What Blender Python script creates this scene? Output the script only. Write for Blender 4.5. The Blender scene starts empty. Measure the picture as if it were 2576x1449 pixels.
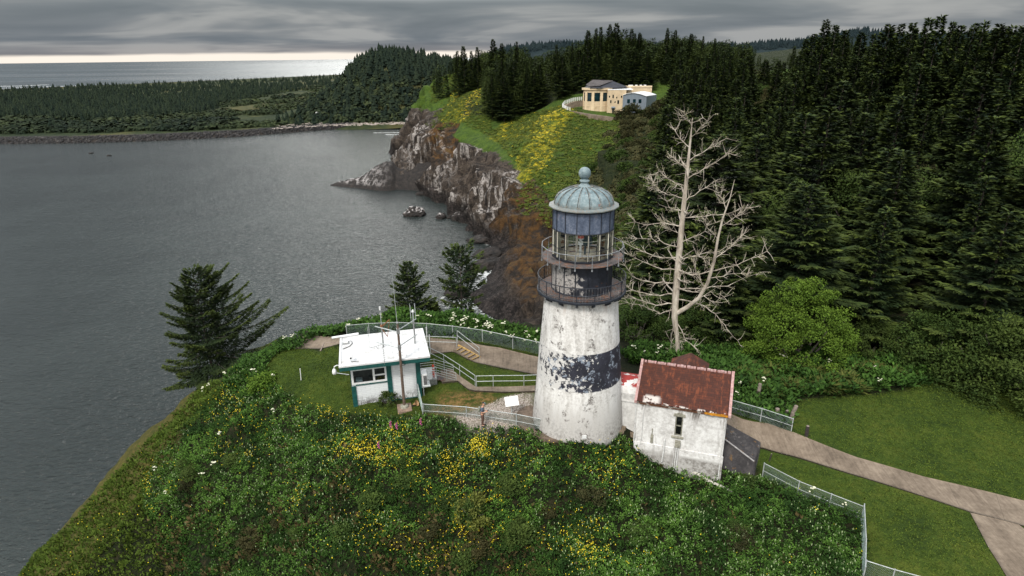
import bpy, bmesh, math, random
import numpy as np
from mathutils import Vector, Matrix
R = math.radians
S = bpy.context.scene
COL = S.collection

# ------------------------------------------------------------------ camera
CAM_H = 76.0                      # metres above the sea
FPX, CPX, CPY = 1545.0, 1288.0, 724.5
TH = math.atan(582.6 / FPX)       # pitch below the horizon
RO = math.atan(0.0122)            # slight roll
fw = np.array([0, math.cos(TH), -math.sin(TH)])
_r0 = np.array([1.0, 0, 0]); _u0 = np.array([0, math.sin(TH), math.cos(TH)])
rt = _r0 * math.cos(RO) - _u0 * math.sin(RO)
up = _u0 * math.cos(RO) + _r0 * math.sin(RO)
cam_d = bpy.data.cameras.new("camera"); cam = bpy.data.objects.new("camera", cam_d); COL.objects.link(cam)
cam_d.sensor_width = 36.0; cam_d.lens = 36.0 * FPX / 2576.0
cam_d.clip_start = 0.5; cam_d.clip_end = 120000
cam.matrix_world = Matrix(((rt[0], up[0], -fw[0], 0), (rt[1], up[1], -fw[1], 0), (rt[2], up[2], -fw[2], CAM_H), (0, 0, 0, 1)))
S.camera = cam

def ray(x, y): return fw * FPX + rt * (x - CPX) - up * (y - CPY)
def Z(x, y, z):                   # point of height z seen at (x, y) of the photograph
    d = ray(x, y); return np.array([0, 0, CAM_H]) + d * ((z - CAM_H) / d[2])
def D(x, y, dist):                # point at a horizontal distance
    d = ray(x, y); return np.array([0, 0, CAM_H]) + d * (dist / math.hypot(d[0], d[1]))
def proj(P):
    q = np.asarray(P, float) - np.array([0, 0, CAM_H]); w = q @ fw
    w = np.where(np.abs(w) < 1e-6, 1e-6, w)
    return np.stack([CPX + FPX * (q @ rt) / w, CPY - FPX * (q @ up) / w, w], -1)

# ------------------------------------------------------------------ node helper
class NT:
    def __init__(s, tree): s.t = tree; s.n = tree.nodes; s.l = tree.links
    def new(s, typ, **kw):
        n = s.n.new(typ)
        for k, v in kw.items(): setattr(n, k, v)
        return n
    def put(s, sock, v):
        if isinstance(v, bpy.types.NodeSocket): s.l.new(v, sock)
        elif v is not None:
            if sock.type == 'RGBA' and not isinstance(v, (int, float)): v = (*v[:3], 1)
            sock.default_value = v
    def math(s, op, a, b=0.0, c=None, clamp=False):
        n = s.new('ShaderNodeMath', operation=op, use_clamp=clamp)
        s.put(n.inputs[0], a); s.put(n.inputs[1], b)
        if c is not None: s.put(n.inputs[2], c)
        return n.outputs[0]
    def mix(s, f, a, b, typ='MIX'):
        n = s.new('ShaderNodeMix', data_type='RGBA', blend_type=typ)
        s.put(n.inputs[0], f); s.put(n.inputs[6], a); s.put(n.inputs[7], b); return n.outputs[2]
    def noise(s, scale, detail=4, vec=None, rough=0.55, dist=0.0):
        n = s.new('ShaderNodeTexNoise'); n.inputs['Scale'].default_value = scale
        n.inputs['Detail'].default_value = detail; n.inputs['Roughness'].default_value = rough; n.inputs['Distortion'].default_value = dist
        if vec is not None: s.l.new(vec, n.inputs['Vector'])
        return n.outputs[0]
    def voro(s, scale, vec=None, out='Distance', feat='F1'):
        n = s.new('ShaderNodeTexVoronoi', feature=feat); n.inputs['Scale'].default_value = scale
        if vec is not None: s.l.new(vec, n.inputs['Vector'])
        return n.outputs[out]
    def step(s, v, a, b):         # smooth 0..1 between a and b
        n = s.new('ShaderNodeMapRange', interpolation_type='SMOOTHSTEP')
        s.put(n.inputs[0], v); n.inputs[1].default_value = a; n.inputs[2].default_value = b; return n.outputs[0]
    def ramp(s, v, pts):
        n = s.new('ShaderNodeValToRGB'); s.put(n.inputs[0], v); e = n.color_ramp.elements
        while len(e) < len(pts): e.new(0.5)
        for k, (p, c) in enumerate(pts): e[k].position = p; e[k].color = (*c, 1) if len(c) == 3 else c
        return n.outputs[0]
    def pos(s): return s.new('ShaderNodeNewGeometry').outputs['Position']
    def obj(s): return s.new('ShaderNodeTexCoord').outputs['Object']
    def scale(s, vec, sc, rot=(0, 0, 0)):
        n = s.new('ShaderNodeMapping'); s.l.new(vec, n.inputs[0]); n.inputs['Scale'].default_value = sc; n.inputs['Rotation'].default_value = rot; return n.outputs[0]
    def xyz(s, vec):
        n = s.new('ShaderNodeSeparateXYZ'); s.l.new(vec, n.inputs[0]); return n.outputs
    def attr(s, name): return s.new('ShaderNodeAttribute', attribute_name=name).outputs['Fac']
    def rnd(s): return s.new('ShaderNodeObjectInfo').outputs['Random']
    def bump(s, h, strength=0.3, dist=0.1):
        n = s.new('ShaderNodeBump'); n.inputs['Strength'].default_value = strength; n.inputs['Distance'].default_value = dist
        s.l.new(h, n.inputs['Height']); return n.outputs[0]

def newmat(name):
    m = bpy.data.materials.new(name); m.use_nodes = True; t = NT(m.node_tree)
    return m, t, m.node_tree.nodes['Principled BSDF']
def finish(t, b, color=None, rough=None, normal=None, metal=None, spec=None):
    if color is not None: t.put(b.inputs['Base Color'], color)
    if rough is not None: t.put(b.inputs['Roughness'], rough)
    if normal is not None: t.l.new(normal, b.inputs['Normal'])
    if metal is not None: t.put(b.inputs['Metallic'], metal)
    if spec is not None: b.inputs['Specular IOR Level'].default_value = spec
def plain(name, col, rough=0.6, var=0.25, scale=6.0, metal=0.0, dirt=None, dscale=2.0, dlev=(0.5, 0.75)):
    """a colour broken up by two sizes of noise, with optional dirt or rust patches"""
    m, t, b = newmat(name); v = t.obj()
    n1 = t.noise(scale, 5, v); k = tuple(c * (1 - var) for c in col); k2 = tuple(min(1, c * (1 + var)) for c in col)
    c = t.mix(t.step(n1, 0.3, 0.7), k, k2)
    if dirt is not None: c = t.mix(t.step(t.noise(dscale, 7, v, 0.65), *dlev), c, dirt)
    finish(t, b, c, rough, t.bump(n1, 0.15, 0.02), metal); return m

# ------------------------------------------------------------------ sky and light
SUN_EL, SUN_AZ = R(48), R(208)     # the veiled sun stands high behind and left of the camera
W = bpy.data.worlds.new("World"); S.world = W; W.use_nodes = True
w = NT(W.node_tree); bg = W.node_tree.nodes['Background']
gen = w.new('ShaderNodeTexCoord').outputs['Generated']; gx, gy, gz = w.xyz(gen)
el = w.math('MAXIMUM', gz, 0.0)
den = w.math('ADD', el, 0.10)
cv = w.new('ShaderNodeCombineXYZ'); w.put(cv.inputs[0], w.math('DIVIDE', gx, den)); w.put(cv.inputs[1], w.math('DIVIDE', gy, den))
cvec = cv.outputs[0]
c1 = w.noise(0.42, 4, cvec, 0.5, 0.6); c2 = w.noise(1.3, 4, w.scale(cvec, (.7, 1, 1)), 0.5, 0.5)
cl = w.math('ADD', w.math('MULTIPLY', c1, 0.82), w.math('MULTIPLY', c2, 0.18))
low = w.ramp(w.step(cl, 0.36, 0.62), [(0.0, (0.078, 0.095, 0.114)), (0.42, (0.108, 0.124, 0.142)), (0.72, (0.145, 0.157, 0.170)), (1.0, (0.225, 0.231, 0.234))])
high = w.ramp(w.step(cl, 0.32, 0.66), [(0.0, (0.52, 0.56, 0.61)), (1.0, (0.80, 0.82, 0.83))])
fup = w.step(el, 0.11, 0.72)
sky = w.mix(fup, low, high)
az = w.math('ARCTAN2', gx, gy)
# the brighter sector over the bay
glow = w.math('MULTIPLY', w.step(w.math('ABSOLUTE', w.math('ADD', az, 0.08)), 0.46, 0.0), w.math('MULTIPLY', w.step(el, 0.072, 0.15), w.step(el, 0.75, 0.3)))
sky = w.mix(w.math('MULTIPLY', glow, 0.9), sky, (3.6, 3.6, 3.42))
# unseen low sky behind the viewpoint, brightened to light walls and lantern
back = w.math('MULTIPLY', w.step(w.math('ABSOLUTE', az), 1.5, 2.5), w.step(el, 0.0, 0.12))
sky = w.mix(w.math('MULTIPLY', back, 0.8), sky, (0.95, 0.95, 0.93))
# the clear strip under the cloud deck at the sea horizon
wob = w.noise(3.0, 3, w.scale(cvec, (0.25, 0.25, 1)))
edge = w.math('ADD', w.math('MULTIPLY', w.step(az, 0.35, -0.15), 0.0068), w.math('MULTIPLY', w.math('SUBTRACT', wob, 0.5), 0.006))
strip = w.math('MULTIPLY', w.step(w.math('SUBTRACT', edge, el), -0.0036, 0.0012), w.step(az, 0.30, 0.0))
sky = w.mix(strip, sky, (0.72, 0.66, 0.58))
rose = w.math('MULTIPLY', w.step(el, 0.026, 0.008), w.step(az, 0.35, -0.1))
sky = w.mix(w.math('MULTIPLY', rose, 0.16), sky, (0.36, 0.28, 0.25))
nis = w.new('ShaderNodeTexSky', sky_type='NISHITA'); nis.sun_disc = False; nis.sun_elevation = SUN_EL; nis.sun_rotation = SUN_AZ
nis.air_density = 1.5; nis.dust_density = 4.0
sc10 = w.new('ShaderNodeVectorMath', operation='SCALE'); w.l.new(nis.outputs[0], sc10.inputs[0]); sc10.inputs[3].default_value = 0.10
sky = w.mix(0.12, sky, sc10.outputs[0])
w.put(bg.inputs[0], sky); bg.inputs[1].default_value = 1.0
sd = bpy.data.lights.new("sun", 'SUN'); sd.energy = 1.5; sd.angle = R(10); sd.color = (1.0, 0.95, 0.88)
sun = bpy.data.objects.new("sun", sd); COL.objects.link(sun)
sun.rotation_euler = Vector((-math.sin(SUN_AZ) * math.cos(SUN_EL), -math.cos(SUN_AZ) * math.cos(SUN_EL), -math.sin(SUN_EL))).to_track_quat('-Z', 'Y').to_euler()
S.view_settings.view_transform = 'Standard'; S.view_settings.look = 'None'; S.view_settings.gamma = 1.0
S.view_settings.exposure = 0.8
S.cycles.max_bounces = 6; S.cycles.diffuse_bounces = 2; S.cycles.glossy_bounces = 3; S.cycles.transparent_max_bounces = 8
S.cycles.caustics_reflective = False; S.cycles.caustics_refractive = False

# ------------------------------------------------------------------ mesh helpers
class MB:
    def __init__(s): s.v = []; s.f = []; s.m = []; s.k = 0
    def add(s, vs, fs, xf=None):
        o = len(s.v)
        s.v += [tuple(xf @ Vector(p)) for p in vs] if xf is not None else [tuple(map(float, p)) for p in vs]
        s.f += [tuple(o + i for i in f) for f in fs]; s.m += [s.k] * len(fs); return s
    def box(s, x0, y0, z0, x1, y1, z1, xf=None):
        return s.add([(x0, y0, z0), (x1, y0, z0), (x1, y1, z0), (x0, y1, z0), (x0, y0, z1), (x1, y0, z1), (x1, y1, z1), (x0, y1, z1)],
                     [(0, 3, 2, 1), (4, 5, 6, 7), (0, 1, 5, 4), (1, 2, 6, 5), (2, 3, 7, 6), (3, 0, 4, 7)], xf)
    def tube(s, pts, rad, n=8, closed=False, cap=True):
        pts = [Vector(p) for p in pts]; N = len(pts); rad = rad if isinstance(rad, (list, tuple)) else [rad] * N
        vs = []; fs = []; prev = None
        for i, p in enumerate(pts):
            if closed: d = pts[(i + 1) % N] - pts[i - 1]
            else: d = pts[min(i + 1, N - 1)] - pts[max(i - 1, 0)]
            d.normalize()
            if prev is None: a = d.orthogonal().normalized()
            else:
                a = prev - d * prev.dot(d)
                a = a.normalized() if a.length > 1e-6 else d.orthogonal().normalized()
            prev = a; b = d.cross(a)
            for k in range(n):
                t = 2 * math.pi * k / n; vs.append(p + (a * math.cos(t) + b * math.sin(t)) * rad[i])
        for i in range(N if closed else N - 1):
            for k in range(n):
                j = (i + 1) % N
                fs.append((i * n + k, i * n + (k + 1) % n, j * n + (k + 1) % n, j * n + k))
        if cap and not closed:
            fs.append(tuple(range(n - 1, -1, -1))); fs.append(tuple((N - 1) * n + k for k in range(n)))
        return s.add(vs, fs)
    def lathe(s, prof, n=48, c=(0, 0), a0=0.0, cap=False):
        vs = [(c[0] + r * math.cos(a0 + 2 * math.pi * k / n), c[1] + r * math.sin(a0 + 2 * math.pi * k / n), z) for r, z in prof for k in range(n)]
        fs = [(i * n + k, i * n + (k + 1) % n, (i + 1) * n + (k + 1) % n, (i + 1) * n + k) for i in range(len(prof) - 1) for k in range(n)]
        if cap: fs += [tuple(range(n - 1, -1, -1)), tuple((len(prof) - 1) * n + k for k in range(n))]
        return s.add(vs, fs)
    def prism(s, poly, z0, z1):      # vertical prism over an xy outline
        n = len(poly)
        return s.add([(x, y, z0) for x, y in poly] + [(x, y, z1) for x, y in poly],
                     [tuple(range(n - 1, -1, -1)), tuple(range(n, 2 * n))] + [(i, (i + 1) % n, n + (i + 1) % n, n + i) for i in range(n)])
    def slab(s, poly, d):            # a polygon in space thickened along vector d
        n = len(poly); P = [Vector(p) for p in poly]; d = Vector(d)
        return s.add(P + [p + d for p in P], [tuple(range(n)), tuple(range(2 * n - 1, n - 1, -1))] + [(i, n + i, n + (i + 1) % n, (i + 1) % n) for i in range(n)])
    def build(s, name, mat, parent=None, smooth=False, bevel=0.0, shift=None):
        me = bpy.data.meshes.new(name)
        v = s.v if shift is None else [(a - shift[0], b - shift[1], c - shift[2]) for a, b, c in s.v]
        me.from_pydata(v, [], s.f); mats = mat if isinstance(mat, (list, tuple)) else [mat]
        for q in mats: me.materials.append(q)
        if len(mats) > 1: me.polygons.foreach_set('material_index', s.m)
        bm = bmesh.new(); bm.from_mesh(me); bmesh.ops.recalc_face_normals(bm, faces=bm.faces)
        if bevel > 0: bmesh.ops.bevel(bm, geom=bm.edges[:], offset=bevel, segments=1, affect='EDGES', clamp_overlap=True)
        bm.to_mesh(me); bm.free()
        if smooth: me.shade_smooth()
        o = bpy.data.objects.new(name, me); COL.objects.link(o)
        if parent is not None: o.parent = parent
        return o

def np_mesh(name, V, F, mat, parent=None, smooth=False, attrs=None):
    V = np.ascontiguousarray(V, np.float32); F = np.ascontiguousarray(F, np.int32); k = F.shape[1]
    me = bpy.data.meshes.new(name); me.vertices.add(len(V)); me.vertices.foreach_set('co', V.ravel())
    me.loops.add(F.size); me.loops.foreach_set('vertex_index', F.ravel())
    me.polygons.add(len(F)); me.polygons.foreach_set('loop_start', np.arange(0, F.size, k, dtype=np.int32))
    for q in (mat if isinstance(mat, (list, tuple)) else [mat]): me.materials.append(q)
    for a, val in (attrs or {}).items():
        at = me.attributes.new(a, 'FLOAT', 'POINT'); at.data.foreach_set('value', np.ascontiguousarray(val, np.float32))
    me.update(); me.validate()
    if smooth: me.shade_smooth()
    o = bpy.data.objects.new(name, me); COL.objects.link(o)
    if parent is not None: o.parent = parent
    return o

def tag(o, label=None, cat=None, group=None, kind=None):
    for k, v in (('label', label), ('category', cat), ('group', group), ('kind', kind)):
        if v: o[k] = v
    return o
def thing(name, label, cat, loc=(0, 0, 0), rz=0.0, group=None):
    o = bpy.data.objects.new(name, None); COL.objects.link(o); o.empty_display_size = 0.3
    o.location = tuple(map(float, loc)); o.rotation_euler = (0, 0, rz); return tag(o, label, cat, group)
def dup(root, loc, rz=0.0, sc=1.0, label=None, group=None):
    r = root.copy(); COL.objects.link(r); r.location = tuple(map(float, loc)); r.rotation_euler = (0, 0, rz)
    r.scale = (sc, sc, sc) if isinstance(sc, (int, float)) else sc
    tag(r, label, None, group)
    for ch in list(root.children):
        c = ch.copy(); COL.objects.link(c); c.parent = r
        for g in list(ch.children):
            d = g.copy(); COL.objects.link(d); d.parent = c
    return r

# ------------------------------------------------------------------ numeric noise
def _h(i, j, k, s):
    n = (i * 73856093) ^ (j * 19349663) ^ (k * 83492791) ^ (s * 2654435)
    n = (n ^ (n >> 13)) * 1274126177; n = n ^ (n >> 16)
    return (n & 0xFFFF) / 65535.0
def vnoise(p, seed=0):
    p = np.asarray(p, float); i = np.floor(p).astype(np.int64); f = p - i; f = f * f * (3 - 2 * f)
    out = 0
    for a in (0, 1):
        for b in (0, 1):
            for c in (0, 1):
                wgt = (f[:, 0] if a else 1 - f[:, 0]) * (f[:, 1] if b else 1 - f[:, 1]) * (f[:, 2] if c else 1 - f[:, 2])
                out = out + wgt * _h(i[:, 0] + a, i[:, 1] + b, i[:, 2] + c, seed)
    return out
def fbm(p, oct=4, seed=0, gain=0.5):
    o = 0; a = 1; t = 0; p = np.asarray(p, float)
    for k in range(oct): o = o + a * vnoise(p * 2 ** k, seed + k); t += a; a *= gain
    return o / t
def inpoly(x, y, poly):
    x = np.asarray(x); y = np.asarray(y); c = np.zeros(x.shape, bool); n = len(poly); j = n - 1
    for i in range(n):
        xi, yi = poly[i]; xj, yj = poly[j]
        c ^= ((yi > y) != (yj > y)) & (x < (xj - xi) * (y - yi) / ((yj - yi) + 1e-12) + xi); j = i
    return c
def sstep(v, a, b): t = np.clip((v - a) / (b - a), 0, 1); return t * t * (3 - 2 * t)
# ------------------------------------------------------------------ terrain heights
NEARPTS = [(870,822,53),(760,850,53),(700,890,53),(810,880,53),(740,940,52.9),(850,1000,52.8),(890,1014,52.8),(1060,992,52.8),(1017,1015,52.7),
 (1066,1043,52.9),(1215,1068,53),(1300,1072,53),(1340,1044,53),(1414,1096,53.1),(1550,1080,52.9),(1600,1085,52.6),(1092,960,53),
 (1196,973,53),(1345,972,53),(1150,880,53.6),(1085,868,53.9),(1207,903,53.2),(1085,852,53.9),(1213,861,53.5),(1289,878,53.2),(1356,890,53),
 (1350,943,53),(1000,795,53.6),(1100,795,53.7),(1230,828,53.4),(1340,850,53.1),(1150,925,53.1),(1250,930,53.1),(950,900,53),(960,840,53.3),
 (1066,1065,52.6),(960,1055,52.5),(850,1050,52.4),(740,1015,52.2),(640,960,51.8),(1288,1110,52.8),(1288,1200,51.2),(1288,1300,49.8),
 (1288,1400,48.4),(1288,1449,47.7),(900,1100,51.9),(900,1200,50.5),(900,1300,48.9),(900,1449,46.8),(600,1020,51),(600,1100,49.8),(600,1200,48),
 (600,1300,46.3),(600,1449,44),(450,1100,47.8),(430,1200,46),(420,1320,44),(420,1449,42),(1600,1150,51.6),(1600,1300,49.7),(1600,1449,48),
 (1700,1172,51.1),(1808,1200,50.6),(1800,1300,49.6),(1800,1449,48.3),(1920,1210,50.5),(2050,1270,50.7),(2165,1301,51),(2000,1350,50),
 (2000,1449,49),(2165,1449,50.4),(1834,1038,52.9),(1990,1086,52.4),(2050,1114,52.1),(1920,1131,51.5),(2117,1188,51.5),(2324,1201,51.5),
 (2444,1293,51.3),(2576,1258,51.2),(2544,1449,51),(2300,1400,51.1),(2576,1323,51.1),(2200,1050,52.3),(2400,1100,52),(2400,960,52.5),
 (2250,960,52.5),(2073,992,52.6),(1905,1000,52.8),(2140,905,52.2),(1850,900,52),(2550,960,53),(2576,1100,52),
 (530,967,49),(430,1060,44),(300,1190,39),(150,1360,35),(60,1449,32),(590,935,50.6),(480,1050,48.4),(360,1200,45.2),(1660,905,52.2)]
NEARW = [(4.0,32.6,53.15),(2.0,33.3,53.1),(6.3,33.2,52.9),(3.0,32.9,53.15),(5.2,32.8,53.05),(4,31.8,52.6),(45,20,51),(32,10,49),(0,12,38),(-20,14,34),(15,12,45),(-40,24,30),(-62,20,0),(-60,42,0),(-53,60,0),(-44,72,0),(-30,78,0),(-14,83,0),
 (-8,100,0),(-80,30,-9),(-75,60,-9),(-60,85,-9),(-30,95,-9),(-18,66,30),(-25,63,34),(-10,62,40),(0,60,47),(8,56,51),(-42,58,18),(-50,45,19),
 (-12,57,47),(-4,56,51),(15,48,52),(15,55,50.5),(25,50,52),(35,45,52.5),(30,60,52),(45,55,54),(60,60,57),(60,40,54),(80,40,55),(60,15,51),(90,10,52),
 (20,70,47),(6,68,42),(0,72,30),(-4,80,10)]
FARPX = [  # far headland: (x, y, horizontal distance)
 (1030,345,690),(1015,395,515),(1028,350,526),(1045,292,540),(1085,222,556),(1120,185,575),
 (1030,470,389),(1040,420,396),(1072,345,414),(1098,295,430),(1130,262,444),(1178,234,462),(1215,224,475),(1060,480,378),
 (1095,495,356),(1112,420,364),(1135,350,376),(1165,300,394),(1200,262,412),(1075,440,385),
 (1140,515,334),(1160,430,342),(1182,362,354),(1240,336,368),(1300,305,388),(1400,280,402),
 (1190,560,292),(1218,455,303),(1250,385,318),(1292,352,332),
 (1250,612,257),(1270,540,263),(1298,455,275),(1325,415,286),(1380,340,312),(1422,272,338),
 (1292,640,238),(1312,560,248),(1370,475,264),(1450,400,286),(1500,325,318),(1420,330,318),
 (1237,690,214),(1290,690,206),(1350,620,218),(1390,530,236),(1450,470,256),(1550,420,272),(1600,380,288),(1500,560,230),
 (1195,748,190),(1280,740,184),(1350,720,180),(1350,790,165),(1468,277,346),(1560,284,346),(1640,278,350),(1500,283,343)]
FARW = [(50,352,48.9),(60,375,49.5),(85,360,50),(30,400,55),(60,400,58),(100,400,62),(30,450,62),(80,450,66),(150,420,66),(0,480,60),
 (-30,520,58),(-60,560,52),(-40,600,54),(0,560,60),(100,550,66),(-80,640,34),(-60,700,24),(0,700,30),(100,700,40),(-95,620,10),
 (20,100,40),(22,150,30),(32,200,34),(45,250,42),(60,100,47),(60,150,45),(60,200,46),(75,260,50),(100,100,58),(100,150,58),(120,200,60),(120,300,62),
 (160,100,62),(160,200,66),(200,350,68),(220,100,64),(220,250,70),(8,100,26),(2,115,8),(6,140,7),(-4,165,0.5),(14,165,17),
 (-10,150,-3),(-20,170,-5),(-24,200,-6),(-20,235,-6),(-20,262,-6),(-34,300,-7),(-46,330,-7),(-60,355,-7),(-80,370,-7),(-90,395,-7),
 (-92,420,-5),(-100,460,-7),(-106,515,-7),(-118,560,-7),(-128,620,-7),(-122,680,-3),(-150,400,-12),(-160,600,-12),(-60,200,-12),(-60,280,-12),
 (-86,440,1),(-88,480,1),(-96,560,2),(-104,600,1),(-60,120,-12),(-40,150,-12)]
def rbf(P, lam=0.6):
    P = np.asarray(P, float); X = P[:, :2] / 20.0; n = len(P)
    d = np.linalg.norm(X[:, None] - X[None], axis=-1)
    A = np.zeros((n + 3, n + 3)); A[:n, :n] = d - np.eye(n) * lam * 0.02; A[:n, n] = 1; A[:n, n + 1:] = X; A[n, :n] = 1; A[n + 1:, :n] = X.T
    c = np.linalg.solve(A, np.r_[P[:, 2], 0, 0, 0])
    def f(x, y):
        q = np.stack([np.ravel(x), np.ravel(y)], -1) / 20.0; out = np.empty(len(q))
        for i in range(0, len(q), 20000):
            qq = q[i:i + 20000]; dd = np.sqrt(((qq[:, None] - X[None]) ** 2).sum(-1))
            out[i:i + 20000] = dd @ c[:n] + c[n] + qq @ c[n + 1:]
        return out.reshape(np.shape(x))
    return f
_ctl = [tuple(Z(x, y, z)) for x, y, z in NEARPTS] + NEARW + [tuple(D(*q)) for q in FARPX] + FARW
_base = rbf(_ctl)
def blur(g, k):
    for _ in range(k):
        p = np.pad(g, 1, mode='edge'); g = (p[:-2, 1:-1] + p[2:, 1:-1] + p[1:-1, :-2] + p[1:-1, 2:] + 4 * p[1:-1, 1:-1]) / 8
    return g
class Grid:
    def __init__(s, x0, x1, y0, y1, st, sm):
        s.x0, s.y0, s.st = x0, y0, st; s.xs = np.arange(x0, x1 + st / 2, st); s.ys = np.arange(y0, y1 + st / 2, st)
        s.X, s.Y = np.meshgrid(s.xs, s.ys); s.H = blur(_base(s.X, s.Y), sm)
    def h(s, x, y):
        u = np.clip((np.asarray(x, float) - s.x0) / s.st, 0, len(s.xs) - 1.001); v = np.clip((np.asarray(y, float) - s.y0) / s.st, 0, len(s.ys) - 1.001)
        i = u.astype(int); j = v.astype(int); a = u - i; b = v - j; H = s.H
        return H[j, i] * (1 - a) * (1 - b) + H[j, i + 1] * a * (1 - b) + H[j + 1, i] * (1 - a) * b + H[j + 1, i + 1] * a * b
NEAR = Grid(-84, 64, 6, 76, 0.4, 3)
FAR = Grid(-150, 230, 60, 722, 1.3, 2)
def ground(x, y):
    x = np.asarray(x, float); y = np.asarray(y, float)
    inn = (x > -83) & (x < 62) & (y > 7) & (y < 74)
    return np.where(inn, NEAR.h(x, y), FAR.h(x, np.maximum(y, 61)))
def G(x, y): return float(ground(np.array([x]), np.array([y]))[0])
def onground(px, py):             # where the sight line meets the near ground
    d = ray(px, py); d = d / np.linalg.norm(d); t = np.arange(8, 130, 0.1)
    P = np.array([0, 0, CAM_H]) + d * t[:, None]; hit = P[:, 2] < ground(P[:, 0], P[:, 1])
    i = int(np.argmax(hit)) if hit.any() else len(t) - 1
    return np.array([P[i, 0], P[i, 1], G(P[i, 0], P[i, 1])])

LAWN = [(700,885),(760,872),(800,885),(850,868),(885,930),(893,1010),(1000,1018),(1060,998),(1066,1046),(960,1052),(850,1040),(740,1008),(690,965),(668,925)]
LAWN2 = [(1075,870),(1140,880),(1200,912),(1260,928),(1352,945),(1352,975),(1340,1050),(1300,1078),(1214,1072),(1066,1043),(1062,960)]
MEADOW = [(1990,1085),(1995,1010),(2080,1000),(2260,985),(2330,950),(2450,945),(2700,965),(2700,1500),(2175,1500),(2165,1301),(1920,1205),(1870,1130),(1835,1040)]
VERGE = [(1060,858),(1200,862),(1360,896),(1360,880),(1200,850),(1050,845)]
GRAVEL = [(1140,1048),(1180,1040),(1225,1020),(1262,1000),(1330,985),(1345,992),(1345,1070),(1300,1080),(1240,1085),(1180,1072)]
DIRT = [(1080,1040),(1110,1000),(1150,985),(1200,985),(1262,992),(1240,1022),(1190,1046),(1130,1052)]
def softpoly(P, poly, wob=18, seed=3):
    q = proj(P); n = fbm(np.asarray(P) * 0.45, 4, seed) - 0.5; n2 = fbm(np.asarray(P) * 0.45 + 31.7, 4, seed + 9) - 0.5
    return inpoly(q[:, 0] + n * wob * 2, q[:, 1] + n2 * wob * 1.3, poly)

# ---- near headland
def grid_faces(ny, nx, keep=None):
    i = np.arange(ny - 1)[:, None] * nx + np.arange(nx - 1)[None]; F = np.stack([i, i + 1, i + nx + 1, i + nx], -1)
    F = F.reshape(-1, 4); return F if keep is None else F[keep.ravel()]
def blurmask(m, shape, k=1): return blur(m.astype(float).reshape(shape), k).ravel()

m_head, t, b = newmat('headland_soil_and_grass')
P_ = t.pos(); n1 = t.noise(0.35, 6, P_); n2 = t.noise(2.2, 6, P_, 0.65); n3 = t.noise(11, 4, P_, 0.7)
lawnc = t.ramp(t.math('ADD', t.math('MULTIPLY', n1, 0.55), t.math('MULTIPLY', n2, 0.45)), [(0.36, (0.026, 0.048, 0.008)), (0.5, (0.055, 0.090, 0.012)), (0.64, (0.105, 0.13, 0.019)), (0.75, (0.16, 0.14, 0.038))])
lawnc = t.mix(t.step(n3, 0.35, 0.7), t.mix(0.5, lawnc, (0.012, 0.022, 0.006)), lawnc)
slope = t.ramp(n2, [(0.3, (0.005, 0.009, 0.004)), (0.5, (0.012, 0.016, 0.006)), (0.7, (0.036, 0.029, 0.015))])
dry = t.ramp(n2, [(0.35, (0.09, 0.055, 0.02)), (0.65, (0.24, 0.15, 0.055))])
grav = t.ramp(t.voro(16, P_, 'Color'), [(0.1, (0.11, 0.085, 0.07)), (0.5, (0.30, 0.25, 0.21)), (0.9, (0.55, 0.50, 0.45))])
c = t.mix(t.attr('lawn'), slope, lawnc)
outer = t.ramp(n2, [(0.3, (0.035, 0.045, 0.012)), (0.6, (0.095, 0.085, 0.025)), (0.75, (0.15, 0.10, 0.035))])
c = t.mix(t.attr('outer'), c, outer)
c = t.mix(t.math('MULTIPLY', t.attr('dry'), t.step(n2, 0.3, 0.6)), c, dry)
c = t.mix(t.math('MULTIPLY', t.attr('gravel'), t.step(n1, 0.25, 0.5)), c, grav)
rockc = t.ramp(t.noise(0.5, 8, P_, 0.7), [(0.3, (0.012, 0.011, 0.012)), (0.55, (0.05, 0.04, 0.035)), (0.75, (0.15, 0.11, 0.08))])
c = t.mix(t.attr('rock'), c, rockc)
finish(t, b, c, 0.95, t.bump(t.math('ADD', n2, t.math('MULTIPLY', n3, 0.5)), 0.7, 0.25), spec=0.15)

g = NEAR; sh = g.X.shape
PN = np.stack([g.X.ravel(), g.Y.ravel(), g.H.ravel()], -1)
lawn = softpoly(PN, LAWN, 14) | softpoly(PN, LAWN2, 4) | softpoly(PN, MEADOW, 10) | softpoly(PN, VERGE, 2)
gravel = softpoly(PN, GRAVEL, 14); dirt = softpoly(PN, DIRT, 26)
gy_, gx_ = np.gradient(g.H, g.st); steep = np.hypot(gx_, gy_).ravel()
rockm = sstep(steep, 1.7, 2.6) * (PN[:, 2] < 46) * (PN[:, 1] > 35)
pn = proj(PN); outer = sstep(fbm(PN * 0.5, 3, 41) * 30 + pn[:, 0] * 0.75 + pn[:, 1] * 0.55 - 0, 990, 940) * (pn[:, 1] > 930) * (pn[:, 2] > 0)
rough = (fbm(PN * 0.38, 4, 5) - 0.5) * 2.3 * (1 - blurmask(lawn | gravel | dirt, sh, 4)) * sstep(steep, 0.05, 0.3)
PN2 = PN.copy(); PN2[:, 2] += rough
near_o = np_mesh('headland_ground', PN2, grid_faces(*sh), m_head, smooth=True, attrs={'lawn': blurmask(lawn, sh), 'gravel': blurmask(gravel, sh), 'dry': blurmask(dirt, sh, 2), 'rock': rockm, 'outer': outer})
tag(near_o, kind='structure')
g.H = PN2[:, 2].reshape(sh)       # everything later stands on the finished ground

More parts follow.
